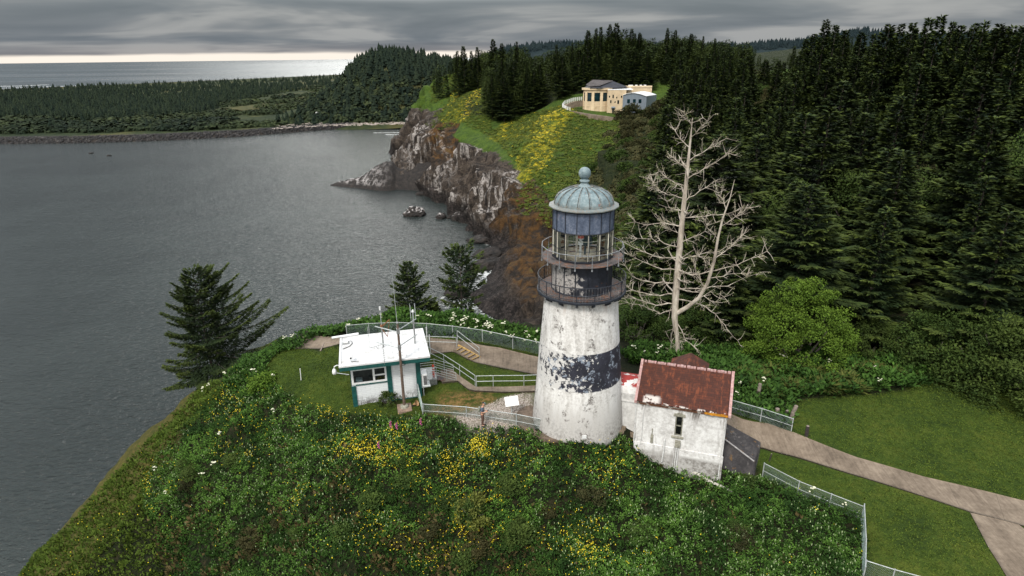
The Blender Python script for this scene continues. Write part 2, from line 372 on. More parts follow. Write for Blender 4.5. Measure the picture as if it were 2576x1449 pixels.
# ---- far headland with its sea cliff
m_land, t, b = newmat('cliff_rock_and_turf')
P_ = t.pos(); px_, py_, pz_ = t.xyz(P_)
n1 = t.noise(0.04, 6, P_, 0.6); n2 = t.noise(0.22, 8, P_, 0.68); n3 = t.noise(1.2, 5, P_, 0.7)
streak = t.noise(0.30, 6, t.scale(P_, (1.0, 1.0, 0.14), (0.25, 0.35, 0)), 0.66, 0.5); crk = t.noise(0.22, 5, t.scale(P_, (1.0, 1.0, 0.16), (-0.2, 0.4, 0)), 0.6, 0.8)
rock = t.ramp(t.math('ADD', t.math('MULTIPLY', n2, 0.6), t.math('MULTIPLY', n3, 0.4)), [(0.34, (0.009, 0.008, 0.007)), (0.45, (0.031, 0.025, 0.021)), (0.56, (0.080, 0.063, 0.050)), (0.70, (0.165, 0.138, 0.115))])
big = t.noise(0.045, 3, t.scale(P_, (1, 1, .5)), .5); rock = t.mix(t.math('MULTIPLY', t.math('MULTIPLY', t.step(streak, 0.48, 0.58), t.step(big, .38, .55)), t.math('MULTIPLY', t.attr('white'), t.step(n3, 0.28, 0.58))), rock, (0.44, 0.405, 0.38)); rock = t.mix(t.math('MULTIPLY', t.step(crk, .44, .36), .85), rock, (0.010, 0.008, 0.008))
och = t.ramp(t.math('ADD', t.math('MULTIPLY', n2, .5), t.math('MULTIPLY', streak, .5)), [(0.36, (0.010, 0.008, 0.006)), (0.47, (0.048, 0.027, 0.011)), (0.56, (0.105, 0.055, 0.020)), (0.66, (0.09, 0.085, 0.026))])
rock = t.mix(t.math('MULTIPLY', t.attr('ochre'), t.step(n2, 0.36, 0.56)), rock, och)
rock = t.mix(t.step(t.math('ADD', pz_, t.math('MULTIPLY', n2, -14)), 1.5, -2.5), rock, t.ramp(t.math('ADD', t.math('MULTIPLY', n3, .5), t.math('MULTIPLY', n2, .5)), [(.38, (0.005, 0.005, 0.005)), (.5, (0.020, 0.017, 0.016)), (.62, (0.075, 0.062, 0.057))]))
turf = t.ramp(t.math('ADD', t.math('MULTIPLY', n2, 0.5), t.math('MULTIPLY', n3, 0.5)), [(0.33, (0.02, 0.034, 0.008)), (0.5, (0.055, 0.10, 0.014)), (0.66, (0.11, 0.16, 0.02))])
turf = t.mix(t.math('MULTIPLY', t.math('MULTIPLY', t.attr('yellow'), .38), t.step(t.math('ADD', t.math('MULTIPLY', n2, 0.6), t.math('MULTIPLY', n3, 0.4)), 0.44, 0.56)), turf, (0.52, 0.40, 0.01))
turf = t.mix(t.attr('scrub'), turf, t.ramp(n3, [(0.35, (0.010, 0.018, 0.007)), (0.6, (0.03, 0.038, 0.014)), (0.72, (0.06, 0.045, 0.025))]))
c = t.mix(t.step(t.math('ADD', t.attr('rock'), t.math('MULTIPLY', t.math('SUBTRACT', n2, 0.5), 1.4)), 0.35, 0.6), turf, rock)
finish(t, b, c, 0.92, t.bump(t.math('ADD', t.math('MULTIPLY', n2, 1.6), n3), 0.9, 1.2), spec=0.2)

g = FAR; sh = g.X.shape
PF = np.stack([g.X.ravel(), g.Y.ravel(), g.H.ravel()], -1)
gy_, gx_ = np.gradient(g.H, g.st); steep = np.hypot(gx_, gy_).ravel(); sm = blur(np.hypot(gx_, gy_), 6).ravel()
qf = proj(PF)
cl_ = np.maximum(sstep(sm, 0.7, 1.15), .55 * sstep(sm, .3, .6) * (qf[:, 1] > 560) * (qf[:, 0] < 1420)); k = cl_ * sstep(PF[:, 2], -6, 3)
nrm = np.stack([-gx_.ravel(), -gy_.ravel(), np.ones(len(PF))], -1); nrm /= np.linalg.norm(nrm, axis=1, keepdims=True)
st_ = PF * np.array([1, 1, 0.35])
st_[:, 2] *= .45; st_[:, 0] += PF[:, 2] * .35; rid = 1 - np.abs(2 * fbm(st_ / 19.0, 3, 11) - 1); rid2 = 1 - np.abs(2 * fbm(st_ / 5.5, 4, 23) - 1)
disp = (rid - 0.72) * 24.0 + (rid2 - 0.75) * 7.0 + (fbm(PF / 3.2, 3, 7) - 0.5) * 2.6
PF2 = PF + nrm * (disp * k)[:, None]
PF2[:, 2] += (1 - k) * (fbm(PF / 9.0, 4, 17) - 0.5) * 2.4 * sstep(PF[:, 2], 1, 6)
site = ((PF[:, 0] > 30) & (PF[:, 0] < 100) & (PF[:, 1] > 335) & (PF[:, 1] < 395))
PF2[site, 2] = PF[site, 2]
rockm = sstep(sm, 0.62, 1.0)
yel = inpoly(qf[:, 0], qf[:, 1], [(1110,300),(1150,240),(1215,215),(1222,240),(1180,300),(1130,330)]) | inpoly(qf[:, 0], qf[:, 1], [(1225,345),(1260,310),(1400,275),(1410,300),(1330,350),(1260,360)]) | inpoly(qf[:, 0], qf[:, 1], [(1285,450),(1320,360),(1400,285),(1440,262),(1450,290),(1395,380),(1350,440),(1310,470)])
och = inpoly(qf[:, 0], qf[:, 1], [(1245,650),(1270,550),(1300,480),(1335,445),(1385,500),(1405,600),(1420,700),(1400,800),(1340,790),(1270,690)]) | inpoly(qf[:, 0], qf[:, 1], [(1080,330),(1130,290),(1180,300),(1190,360),(1150,400),(1110,420)])
wht = inpoly(qf[:, 0], qf[:, 1], [(1000,420),(1040,300),(1120,330),(1200,330),(1330,400),(1320,470),(1270,560),(1200,560),(1100,500),(1040,475)])
scr = inpoly(qf[:, 0] + (fbm(PF / 14, 3, 5) - 0.5) * 120, qf[:, 1], [(1425,560),(1450,450),(1520,380),(1560,300),(1700,290),(2700,200),(2700,1000),(1440,900)]) | (PF[:, 0] > 24 + 0.13 * (PF[:, 1] - 60)) & (PF[:, 1] < 330) | (PF[:, 1] > 395) & (PF[:, 0] > -30)
rockm = np.maximum(rockm, .85 * blurmask(och & (qf[:, 0] > 1240), sh, 5)); rockm = np.maximum(rockm * (1 - .9 * blurmask(scr & (qf[:, 1] < 700), sh, 4)), sstep(PF[:, 2], 9, 5))
rockm = rockm * (1 - .9 * sstep(PF[:, 2] + (fbm(PF / 8, 3, 4) - .5) * 14, 27, 35) * (PF[:, 1] > 470))
keep = ~((g.X[:-1, :-1] > -80) & (g.X[:-1, :-1] < 60) & (g.Y[:-1, :-1] < 72))
far_o = np_mesh('far_headland', PF2, grid_faces(*sh, keep), m_land, smooth=True, attrs={'rock': rockm, 'yellow': blurmask(yel, sh), 'ochre': blurmask(och, sh, 3), 'white': blurmask(wht, sh, 5) * 0.85 + 0.15 * (PF[:, 1] > 240), 'scrub': blurmask(scr, sh, 2)})
tag(far_o, kind='structure')
g.H = blur(PF2[:, 2].reshape(sh), 1)

# ------------------------------------------------------------------ sea
m_sea, t, b = newmat('sea_water')
P_ = t.pos(); cd = t.new('ShaderNodeCameraData').outputs['View Distance'] if False else None
w1 = t.noise(0.22, 3, t.scale(P_, (1, 2.2, 1), (0, 0, 0.5)), 0.5, 0.8); w2 = t.noise(0.6, 4, t.scale(P_, (1, 1.9, 1), (0, 0, 0.35)), 0.55, 0.6)
w3 = t.noise(0.045, 4, t.scale(P_, (1, 1.6, 1), (0, 0, 0.2)), 0.6); w4 = t.noise(0.012, 4, P_, 0.6)
hgt = t.math('ADD', t.math('ADD', t.math('MULTIPLY', w1, 1.0), t.math('MULTIPLY', w2, 0.95)), t.math('MULTIPLY', w3, 1.6))
foam = t.math('MULTIPLY', t.attr('foam'), t.step(t.math('ADD', t.noise(0.30, 7, t.scale(P_, (1, 1.4, 1)), 0.7, 1.2), t.math('MULTIPLY', t.attr('foam'), 0.14)), 0.60, 0.68))
c = t.mix(t.step(w4, 0.35, 0.65), (0.023, 0.030, 0.029), (0.034, 0.043, 0.041))
c = t.mix(foam, c, (0.62, 0.64, 0.64))
ro = t.math('ADD', t.math('MULTIPLY', w4, 0.10), t.math('ADD', 0.04, t.math('MULTIPLY', foam, 0.5)))
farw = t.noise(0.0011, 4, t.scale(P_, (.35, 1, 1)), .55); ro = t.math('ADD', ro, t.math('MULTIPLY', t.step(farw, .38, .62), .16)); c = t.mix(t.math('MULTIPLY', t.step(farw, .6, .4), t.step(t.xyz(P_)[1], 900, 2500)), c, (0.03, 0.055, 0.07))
finish(t, b, c, ro, t.bump(hgt, 1.0, 0.62)); b.inputs['IOR'].default_value = 1.333
xs = np.unique(np.concatenate([np.linspace(-60000, -700, 14), np.arange(-700, -130, 40), np.arange(-130, 30, 2.0), np.linspace(30, 60000, 14)]))
ys = np.unique(np.concatenate([np.linspace(-3000, 60, 8), np.arange(60, 420, 2.0), np.arange(420, 800, 20), np.linspace(800, 60000, 20)]))
SX, SY = np.meshgrid(xs, ys); PS = np.stack([SX.ravel(), SY.ravel(), np.zeros(SX.size)], -1)
hh = np.where((SX > -149) & (SX < 200) & (SY > 61) & (SY < 720), FAR.h(SX, SY), -20).ravel()
near_shore = .74 * sstep(hh, -5.0, -0.5) * (PS[:, 1] < 262) + sstep(hh, -2.0, -0.3) * (PS[:, 1] >= 262) * 0.3
near_shore = near_shore + 0.6 * sstep(np.hypot(PS[:, 0] + 16, PS[:, 1] - 192), 13, 6) + 0.5 * sstep(np.hypot(PS[:, 0] + 12, PS[:, 1] - 226), 16, 6)
sea = np_mesh('sea', PS, grid_faces(*SX.shape), m_sea, attrs={'foam': np.clip(near_shore, 0, 1) * (PS[:, 1] < 420)})
tag(sea, kind='structure')
# ------------------------------------------------------------------ far coast: flats behind the rock bank, the wooded knob, the ridges coloured blue for haze
rng = np.random.default_rng(7)
m_flat, t, b = newmat('coastal_flat_scrub'); P_ = t.pos()
n1 = t.noise(0.010, 6, t.scale(P_, (1, 0.35, 1)), 0.6); n2 = t.noise(0.07, 5, P_, 0.7)
c = t.ramp(t.math('ADD', t.math('MULTIPLY', n1, 0.7), t.math('MULTIPLY', n2, 0.3)), [(0.36, (0.010, 0.018, 0.011)), (0.5, (0.030, 0.042, 0.018)), (0.58, (0.075, 0.075, 0.03)), (0.68, (0.11, 0.085, 0.035))])
c = t.mix(t.attr('beach'), c, t.ramp(n2, [(0.3, (0.014, 0.012, 0.011)), (0.7, (0.07, 0.06, 0.052))]))
finish(t, b, c, 0.95, t.bump(n2, 0.8, 2.0), spec=0.1)
def resample(pts, n):
    pts = np.asarray(pts, float); d = np.r_[0, np.cumsum(np.linalg.norm(np.diff(pts, axis=0), axis=1))]
    s = np.linspace(0, d[-1], n); return np.stack([np.interp(s, d, pts[:, k]) for k in range(pts.shape[1])], -1)
shore = resample([tuple(Z(x, y, 0)) for x, y in [(-500,363),(-150,364),(0,362),(200,360),(400,354),(600,344),(700,336),(800,328),(900,322),(1005,318),(1035,318)]], 160)
ocean = resample([tuple(Z(x, y, 0)) for x, y in [(-500,240),(-150,233),(0,227),(300,213),(600,200),(880,187),(1000,184),(1100,183)]], 160)
rows = []; bm_ = []
dirv = ocean - shore; ln = np.linalg.norm(dirv, axis=1, keepdims=True); dirn = dirv / ln
for off, zz, be in [(-8, -3, 1), (0, 0, 1), (5, 3.2, 1), (9, 4.6, 1), (13, 4.8, 0.6), (40, 4.0, 0.0), (110, 3.6, 0)]:
    q = shore + dirn * off; q[:, 2] = zz; rows.append(q); bm_.append(np.full(len(q), be))
for f_ in (0.3, 0.6, 0.9, 0.97, 1.0, 1.01):
    q = shore + dirv * f_; q[:, 2] = {0.3: 4, 0.6: 5, 0.9: 5, 0.97: 3, 1.0: 0.3, 1.01: -2}[f_]; rows.append(q); bm_.append(np.full(len(q), 1.0 if f_ > 0.95 else 0))
PB = np.concatenate(rows)
flats = np_mesh('coastal_flats', PB, grid_faces(len(rows), 160), m_flat, smooth=True, attrs={'beach': np.concatenate(bm_)}); tag(flats, kind='structure')

m_far, t, b = newmat('far_foliage'); P_ = t.pos(); n1 = t.noise(0.02, 4, P_); n2 = t.noise(0.35, 3, P_, 0.7)
tint = t.attr('tint')
c = t.mix(tint, t.mix(t.step(n2, 0.35, 0.65), (0.006, 0.012, 0.010), (0.016, 0.026, 0.017)), t.mix(t.step(n2, 0.35, 0.65), (0.028, 0.042, 0.018), (0.075, 0.092, 0.040)))
finish(t, b, c, 0.95, spec=0.1)
def spire_template(seed, tiers=5, sides=6):
    r = np.random.default_rng(seed); V = []; F = []
    for k in range(tiers):
        z0 = k / tiers * 0.86 + 0.03; z1 = min(1.0, z0 + 0.36); rad = 0.24 * (1 - k / tiers) ** 0.9 + 0.02
        o = len(V); V.append((r.normal(0, .01), r.normal(0, .01), z1))
        for j in range(sides):
            a = 2 * math.pi * (j + 0.5 * (k % 2) + r.uniform(-.25, .25)) / sides; q = rad * r.uniform(.6, 1.25)
            V.append((q * math.cos(a), q * math.sin(a), z0 + r.uniform(-.05, .04)))
        F += [(o, o + 1 + j, o + 1 + (j + 1) % sides) for j in range(sides)]
    return np.array(V), np.array(F)
def mound_template(seed, n=46):
    r = np.random.default_rng(seed); V = []; F = []
    for k in range(n):
        u = r.uniform(0, 2 * math.pi); z = r.uniform(0.05, 1); q = math.sqrt(max(0, 1 - z * z)) * r.uniform(.75, 1.05)
        p = np.array([q * math.cos(u), q * math.sin(u), z * r.uniform(.8, 1.05)]); a = r.normal(size=3); a -= p * (a @ p) / (p @ p) * 0.7; a /= np.linalg.norm(a); bb = np.cross(p, a); bb /= np.linalg.norm(bb); s_ = r.uniform(.16, .34)
        o = len(V); V += [p + a * s_, p + bb * s_ * .8, p - a * s_, p - bb * s_ * .8]; F += [(o, o + 1, o + 2), (o, o + 2, o + 3)]
    return np.array(V), np.array(F)
def scatter(templates, pos, hgt, wid, seed=0, tint=None):
    r = np.random.default_rng(seed); Vs = []; Fs = []; T = []; o = 0; pick = r.integers(0, len(templates), len(pos)); ang = r.uniform(0, 6.283, len(pos))
    for i in range(len(pos)):
        V, F = templates[pick[i]]; ca, sa = math.cos(ang[i]), math.sin(ang[i])
        Vs.append(np.stack([(V[:, 0] * ca - V[:, 1] * sa) * wid[i] + pos[i][0], (V[:, 0] * sa + V[:, 1] * ca) * wid[i] + pos[i][1], V[:, 2] * hgt[i] + pos[i][2]], -1))
        Fs.append(F + o); o += len(V)
        if tint is not None: T.append(np.full(len(V), tint[i]))
    return np.concatenate(Vs), np.concatenate(Fs), (np.concatenate(T) if tint is not None else None)
SP = [spire_template(k) for k in range(6)]; MD = [mound_template(k) for k in range(5)]
def pxsample(poly, n, z, r):
    xs_ = [p[0] for p in poly]; ys_ = [p[1] for p in poly]; out = []
    while len(out) < n:
        x = r.uniform(min(xs_), max(xs_)); y = r.uniform(min(ys_), max(ys_))
        if inpoly(np.array([x]), np.array([y]), poly)[0]: out.append(Z(x, y, z))
    return np.array(out)
belt = [(-60,236),(0,229),(300,216),(600,203),(880,190),(905,192),(860,215),(700,235),(560,262),(520,290),(300,305),(0,300),(-60,300)]
p1_ = pxsample(belt, 5400, 4.5, rng); h1 = rng.uniform(6, 15, len(p1_)) * (0.75 + 0.5 * fbm(p1_ / 150, 2, 3))
V1, F1, T1 = scatter(SP, p1_, h1, h1 * 1.15, 1, rng.uniform(0, .25, len(p1_)))
scrubp = pxsample([(0,290),(250,300),(520,270),(640,240),(870,205),(1030,195),(1080,270),(900,300),(700,318),(400,332),(0,336)], 2600, 4, rng)
keep_ = fbm(scrubp / 60, 3, 9) > 0.44; scrubp = scrubp[keep_]; h2 = rng.uniform(3, 7, len(scrubp))
V2, F2, T2 = scatter(MD, scrubp, h2, h2 * 1.5, 2, np.clip(fbm(scrubp / 90, 3, 5) * 1.6 - 0.35 + rng.uniform(-.15, .2, len(scrubp)), 0, 1))
p3_ = pxsample([(690,306),(760,292),(900,285),(1060,278),(1085,300),(900,312),(700,318)], 90, 4.2, rng); h3 = rng.uniform(8, 15, len(p3_))
V3, F3, T3 = scatter(SP, p3_, h3, h3 * 1.3, 3, rng.uniform(0, .2, len(p3_)))
p4_ = pxsample([(60,325),(420,306),(560,300),(500,322),(420,330)], 60, 4.2, rng); h4 = rng.uniform(6, 12, len(p4_))
V4, F4, T4 = scatter(SP, p4_, h4, h4 * 1.3, 4, rng.uniform(0, .2, len(p4_)))
o_ = 0; VV = []; FF = []
for V, F in ((V1, F1), (V2, F2), (V3, F3), (V4, F4)): VV.append(V); FF.append(F + o_); o_ += len(V)
wood = np_mesh('far_woods', np.concatenate(VV), np.concatenate(FF), m_far, attrs={'tint': np.concatenate([T1, T2, T3, T4])})
tag(wood, 'low dark wood and scrub covering the flat land behind the rock bank', 'woods', kind='stuff')

# boulders of the rock bank and the drift logs on its end
m_rip, t, b = newmat('bank_boulders'); n1 = t.noise(0.25, 5, t.pos(), 0.7)
finish(t, b, t.ramp(n1, [(0.35, (0.007, 0.007, 0.008)), (0.55, (0.026, 0.024, 0.024)), (0.72, (0.11, 0.10, 0.095))]), 0.9)
def boulder_template(seed, n=10):
    r = np.random.default_rng(seed); bm = bmesh.new(); bmesh.ops.create_icosphere(bm, subdivisions=1, radius=1)
    for v in bm.verts: v.co *= r.uniform(.65, 1.1)
    bm.faces.ensure_lookup_table(); V = np.array([v.co[:] for v in bm.verts]); F = np.array([[v.index for v in f.verts] for f in bm.faces]); bm.free(); return V, F
BD = [boulder_template(k) for k in range(6)]
ii = rng.uniform(0, 158.9, 5200); u_ = rng.uniform(0, 1, 5200); i0 = ii.astype(int); fr = (ii - i0)[:, None]
base_ = shore[i0] * (1 - fr) + shore[i0 + 1] * fr; dn = dirn[i0]; pb = base_ + dn * (u_ * 13 - 1)[:, None]; pb[:, 2] = np.interp(u_ * 13 - 1, [-1, 0, 5, 9, 12], [-.6, 0, 3.2, 4.7, 4.9])
sz = rng.uniform(.7, 1.9, 5200); V, F, _ = scatter(BD, pb, sz, sz, 5)
rip = np_mesh('rock_bank', V, F, m_rip); tag(rip, 'long dark bank of boulders along the far shore of the bay', 'rock bank', kind='stuff')
m_drift = plain('bleached_driftwood', (0.42, 0.36, 0.32), 0.9, 0.4, 0.4)
mb = MB(); pr_ = random.Random(3)
for k in range(420):
    x = pr_.uniform(690, 1030) if k % 3 else pr_.uniform(860, 1030); f_ = (x - 690) / 340; y = pr_.uniform(322 - 18 * f_ ** .5, 330 - 14 * f_ ** .6)
    p = Z(x, y - 4, 4.6 + pr_.uniform(0, .8)); a = pr_.uniform(0, 3.14); L = pr_.uniform(2, 7); q = (math.cos(a) * L / 2, math.sin(a) * L / 2, pr_.uniform(-.4, .4))
    mb.tube([(p[0] - q[0], p[1] - q[1], p[2] - q[2]), (p[0] + q[0], p[1] + q[1], p[2] + q[2])], pr_.uniform(.18, .42), 5)
drift = mb.build('driftwood', m_drift); tag(drift, 'pale tangle of drift logs heaped at the head of the bay', 'driftwood', kind='stuff')

# wooded knob behind the headland
knob = [(880,196,900),(890,176,905),(915,152,915),(950,140,925),(1000,142,935),(1060,150,940),(1110,165,930),(1160,180,900),(900,235,830),(950,215,850),(1010,230,830),(1060,240,820),(1100,260,800),
        (870,290,790),(960,300,775),(1040,300,770),(1100,305,760),(845,240,960)]
kp = [tuple(D(*q)) for q in knob] + [(-330,900,2),(-330,1100,2),(-60,1120,20),(60,1000,40),(80,800,40),(-260,1000,20),(-290,850,3),(-260,780,2),(-150,1080,30),(60,720,36),(-40,730,20),(-120,735,3)]
kf = rbf(kp, 0.3); kx, ky = np.meshgrid(np.arange(-330, 100, 5.0), np.arange(716, 1110, 5.0)); kz = blur(kf(kx, ky), 1)
PK = np.stack([kx.ravel(), ky.ravel(), kz.ravel()], -1); PK[:, 2] += (fbm(PK / 22, 4, 3) - .5) * 7 * sstep(PK[:, 2], 4, 20)
ko = np_mesh('wooded_knob_hill', PK, grid_faces(*kx.shape), m_flat, smooth=True, attrs={'beach': np.zeros(len(PK))}); tag(ko, kind='structure')
def kh(x, y): return kf(np.array([x]), np.array([y]))[0]
pts = []; hs = []; tn = []; pts2 = []; hs2 = []; tn2 = []
for k in range(5200):
    x = rng.uniform(-280, 60); y = rng.uniform(740, 1060); z = kh(x, y)
    if z < 5: continue
    if z > 47 and rng.random() < 0.75 or rng.random() < 0.13: pts.append((x, y, z - 1)); hs.append(rng.uniform(9, 19)); tn.append(rng.uniform(0, .2))
    elif rng.random() < 0.62: pts2.append((x, y, z - .8)); hs2.append(rng.uniform(3.5, 8)); tn2.append(np.clip(rng.normal(.35, .3), 0, .9))
V1, F1, T1 = scatter(SP, np.array(pts), np.array(hs), np.array(hs) * 1.35, 8, tn); V2, F2, T2 = scatter(MD, np.array(pts2), np.array(hs2), np.array(hs2) * 1.1, 9, tn2)
kw = np_mesh('knob_woods', np.concatenate([V1, V2]), np.concatenate([F1, F2 + len(V1)]), m_far, attrs={'tint': np.r_[T1, T2]})
tag(kw, 'conifer wood covering the steep knob beyond the bay', 'woods', kind='stuff')

# far ridges
m_ridge, t, b = newmat('haze_blue_ridge_forest'); n1 = t.noise(0.02, 6, t.pos(), 0.7)  # blue of the distant haze is put into the forest colour
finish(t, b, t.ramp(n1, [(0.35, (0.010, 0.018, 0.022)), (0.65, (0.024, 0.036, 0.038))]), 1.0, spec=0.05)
def ridge(prof, dist, depth):
    top = resample([tuple(D(x, y, dist)) for x, y in prof], 120); n = len(top); dv = top.copy(); dv[:, 2] = 0; dv /= np.linalg.norm(dv, axis=1, keepdims=True)
    top[:, 2] += (fbm(top / 130, 4, 2) - .5) * 22
    rows = []
    for f_, zf in ((-1.0, 0.0), (-0.6, .35), (-0.25, .8), (0, 1), (0.4, .9), (1.2, .2)):
        q = top + dv * depth * f_; q[:, 2] = top[:, 2] * zf; q[:, 2] += (fbm(q / 90, 3, 8) - .5) * 20 * (zf < .99) * (zf > 0.1); rows.append(q)
    return np.concatenate(rows), n, rows
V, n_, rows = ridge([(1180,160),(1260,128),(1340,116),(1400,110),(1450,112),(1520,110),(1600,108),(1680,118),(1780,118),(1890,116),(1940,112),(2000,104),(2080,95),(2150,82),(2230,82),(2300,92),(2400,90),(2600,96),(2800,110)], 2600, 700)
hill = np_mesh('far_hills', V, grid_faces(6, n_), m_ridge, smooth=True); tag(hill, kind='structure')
pp = []
for k in range(2600):
    i = rng.uniform(0, n_ - 1.01); j = int(i); a = i - j; f_ = rng.uniform(0, 1); r1, r2 = rows[2], rows[3]
    q = (r1[j] * (1 - a) + r1[j + 1] * a) * (1 - f_) + (r2[j] * (1 - a) + r2[j + 1] * a) * f_; q[2] -= 2; pp.append(q)
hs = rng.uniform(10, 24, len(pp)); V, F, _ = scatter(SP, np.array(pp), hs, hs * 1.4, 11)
hw = np_mesh('ridge_forest', V, F, m_ridge); tag(hw, 'forest along the distant ridge behind the headland, coloured blue for haze', 'forest', kind='stuff')

# breakers on the outer beach and at the head of the bay
m_foam, t, b = newmat('surf_foam'); finish(t, b, (0.75, 0.76, 0.76), 0.9)
mb = MB()
def breaker(px, wid):
    P = resample([tuple(Z(x, y, 0)) for x, y in px], 24)
    for i in range(23):
        a = 0.55 + 0.45 * math.sin(i * 1.7); w0 = wid * a; d = np.array([-(P[i + 1] - P[i])[1], (P[i + 1] - P[i])[0], 0]); d /= np.linalg.norm(d)
        q = [P[i] - d * w0, P[i + 1] - d * w0 * .9, P[i + 1] + d * w0 * .9, P[i] + d * w0]
        mb.add([(*p[:2], -.1) for p in q] + [(*(P[i] * .5 + p * .5)[:2], .18) for p in q], [(0, 1, 5, 4), (1, 2, 6, 5), (2, 3, 7, 6), (3, 0, 4, 7), (4, 5, 6, 7)])
breaker([(0,217),(60,216),(122,213)], 22); breaker([(0,222),(120,218),(215,215)], 14); breaker([(345,213),(420,209)], 12); breaker([(-200,226),(-20,220)], 20)
breaker([(885,326),(930,324),(1015,321)], .8); breaker([(940,334),(985,333),(1012,334)], .5); breaker([(970,338),(990,339),(1008,338)], .7)
surf = mb.build('surf', m_foam); tag(surf, 'thin white lines of breaking surf along the beaches', 'surf', kind='stuff')

# ------------------------------------------------------------------ rocks standing in the sea
m_srock, t, b = newmat('sea_rock'); P_ = t.pos(); n2 = t.noise(0.5, 7, P_, 0.7); pz_ = t.xyz(P_)[2]
st2 = t.noise(0.35, 6, t.scale(P_, (1, 1, .5)), 0.7)
nz_ = t.xyz(t.new('ShaderNodeNewGeometry').outputs['Normal'])[2]
c = t.ramp(n2, [(0.3, (0.006, 0.006, 0.006)), (0.55, (0.022, 0.018, 0.016)), (0.75, (0.065, 0.052, 0.044))])
c = t.mix(t.math('MULTIPLY', t.math('MULTIPLY', t.step(st2, 0.47, 0.58), t.attr('white')), t.step(t.math('ADD', pz_, t.math('MULTIPLY', nz_, 2.0)), 2.6, 4.6)), c, (0.50, 0.47, 0.46))
finish(t, b, c, 0.9, t.bump(n2, 0.9, 0.6))
def sea_rock(name, label, P, rx, ry, rz_, ang, seed, white=1.0, group=None, lean=0.0):
    bm = bmesh.new(); bmesh.ops.create_icosphere(bm, subdivisions=5, radius=1); V = np.array([v.co[:] for v in bm.verts]); F = np.array([[v.index for v in f.verts] for f in bm.faces]); bm.free()
    n = fbm(V * 1.6 + seed * 7.3, 5, seed) - .5; n_2 = 1 - np.abs(2 * fbm(V * 3.2 + seed, 4, seed + 5) - 1)
    V = V * (1 + n * 0.75 + (n_2 - .8) * .28)[:, None]; V = V * np.array([rx, ry, rz_]); V[:, 0] += V[:, 2] * lean
    ca, sa = math.cos(ang), math.sin(ang); V = np.stack([V[:, 0] * ca - V[:, 1] * sa, V[:, 0] * sa + V[:, 1] * ca, V[:, 2]], -1)
    o = np_mesh(name, V, F, m_srock, smooth=True, attrs={'white': np.full(len(V), white)}); o.location = (P[0], P[1], P[2]); return tag(o, label, 'sea rock', group)
sea_rock('sea_rock', 'white streaked rock standing alone in the cove with flat top', Z(1046,541,0), 5.6, 4.2, 4.2, .3, 2)
sea_rock('sea_rock', 'smaller whitened rock between the lone rock and the cliff', Z(1110,549,0), 2.6, 2.3, 2.9, .8, 5)
sea_rock('sea_rock', 'small dark rock right of the smaller whitened rock', Z(1133,549,0), 1.9, 1.5, 1.5, .2, 8, .1)
sea_rock('sea_rock', 'rounded grey boulder below the large leaning rock at cliff foot', Z(1153,552,0), 3.4, 2.6, 3.6, .2, 9, .7)
sea_rock('sea_rock', 'large leaning rock at the foot of the cliff', Z(1176,535,0), 7.5, 6, 10.5, .5, 12, .4)
sea_rock('sea_rock', 'low dark rock awash under the far cliff', Z(1062,489,0), 4, 3, 1.6, .1, 14, .0)
sea_rock('sea_rock', 'flat dark ledge at the inner end of the cove', Z(1222,606,0), 8, 4.5, 2.6, .2, 17, .1)
sea_rock('sea_rock', 'pale cone shaped buttress rising from the dark ledge', Z(1240,590,0), 5, 5, 11, .2, 18, .5)
sea_rock('sea_rock', 'round brown rock amid white surf behind the small spruces', Z(1150,742,0), 4.5, 4, 3.6, .4, 20, .0)
sea_rock('sea_rock', 'low black reef in white surf below the brown slope', Z(1232,640,0), 7, 5, 2.4, .6, 22, .0)
sea_rock('sea_rock', 'dark tilted slab at the waterline under the brown slope', Z(1222,672,0), 9, 4, 3.5, .6, 24, .0)
sea_rock('sea_rock', 'small dark rock awash far out on the bay, left one', Z(230,386,0), 2.2, 1.6, .9, .1, 26, .0)
sea_rock('sea_rock', 'small dark rock awash far out on the bay, right one', Z(275,392,0), 2.0, 1.4, .9, .1, 27, .0)
# the long rock spit: a ridge tapering into the bay
px = [(832,467),(870,463),(905,455),(930,447),(955,440),(975,437),(990,440),(1003,446),(1020,442),(1040,430),(1065,420),(1095,410),(1125,400)]
top_ = [.5, 2.4, 5.0, 8.2, 11.6, 13.4, 12.6, 10, 9.6, 11, 13, 13, 10]
C_ = np.array([Z(x, 466 + (x - 832) * .012, 0) for x, _ in px]); C_[:, 1] += np.linspace(0, 3, len(px)); CL = resample(np.c_[C_, top_], 90)
rows = []
for i, f_ in enumerate(np.linspace(-1, 1, 25)):
    wd = 3.0 + CL[:, 3] * 0.9; prof = (1 - abs(f_) ** 1.7); q = np.stack([CL[:, 0], CL[:, 1] + f_ * wd * 1.2, CL[:, 3] * prof * 1.12 - 1.0 * abs(f_)], -1); rows.append(q)
V = np.concatenate(rows); V = V + ((fbm(V / 5.0, 5, 31) - .5) * 4.2 * sstep(V[:, 2], -.8, 3))[:, None] * np.array([.5, .9, .8]); V[:, 2] += (1 - np.abs(2 * fbm(V / 3, 4, 37) - 1) - .8) * 1.6 * sstep(V[:, 2], .3, 3)
spit = np_mesh('rock_spit', V, grid_faces(25, 90), m_srock, smooth=True, attrs={'white': sstep(np.tile(np.linspace(0, 1, 90), 25), .6, .3) * .62}); tag(spit, 'long low rock spit with whitened crest tapering out into the bay', 'rock spit')
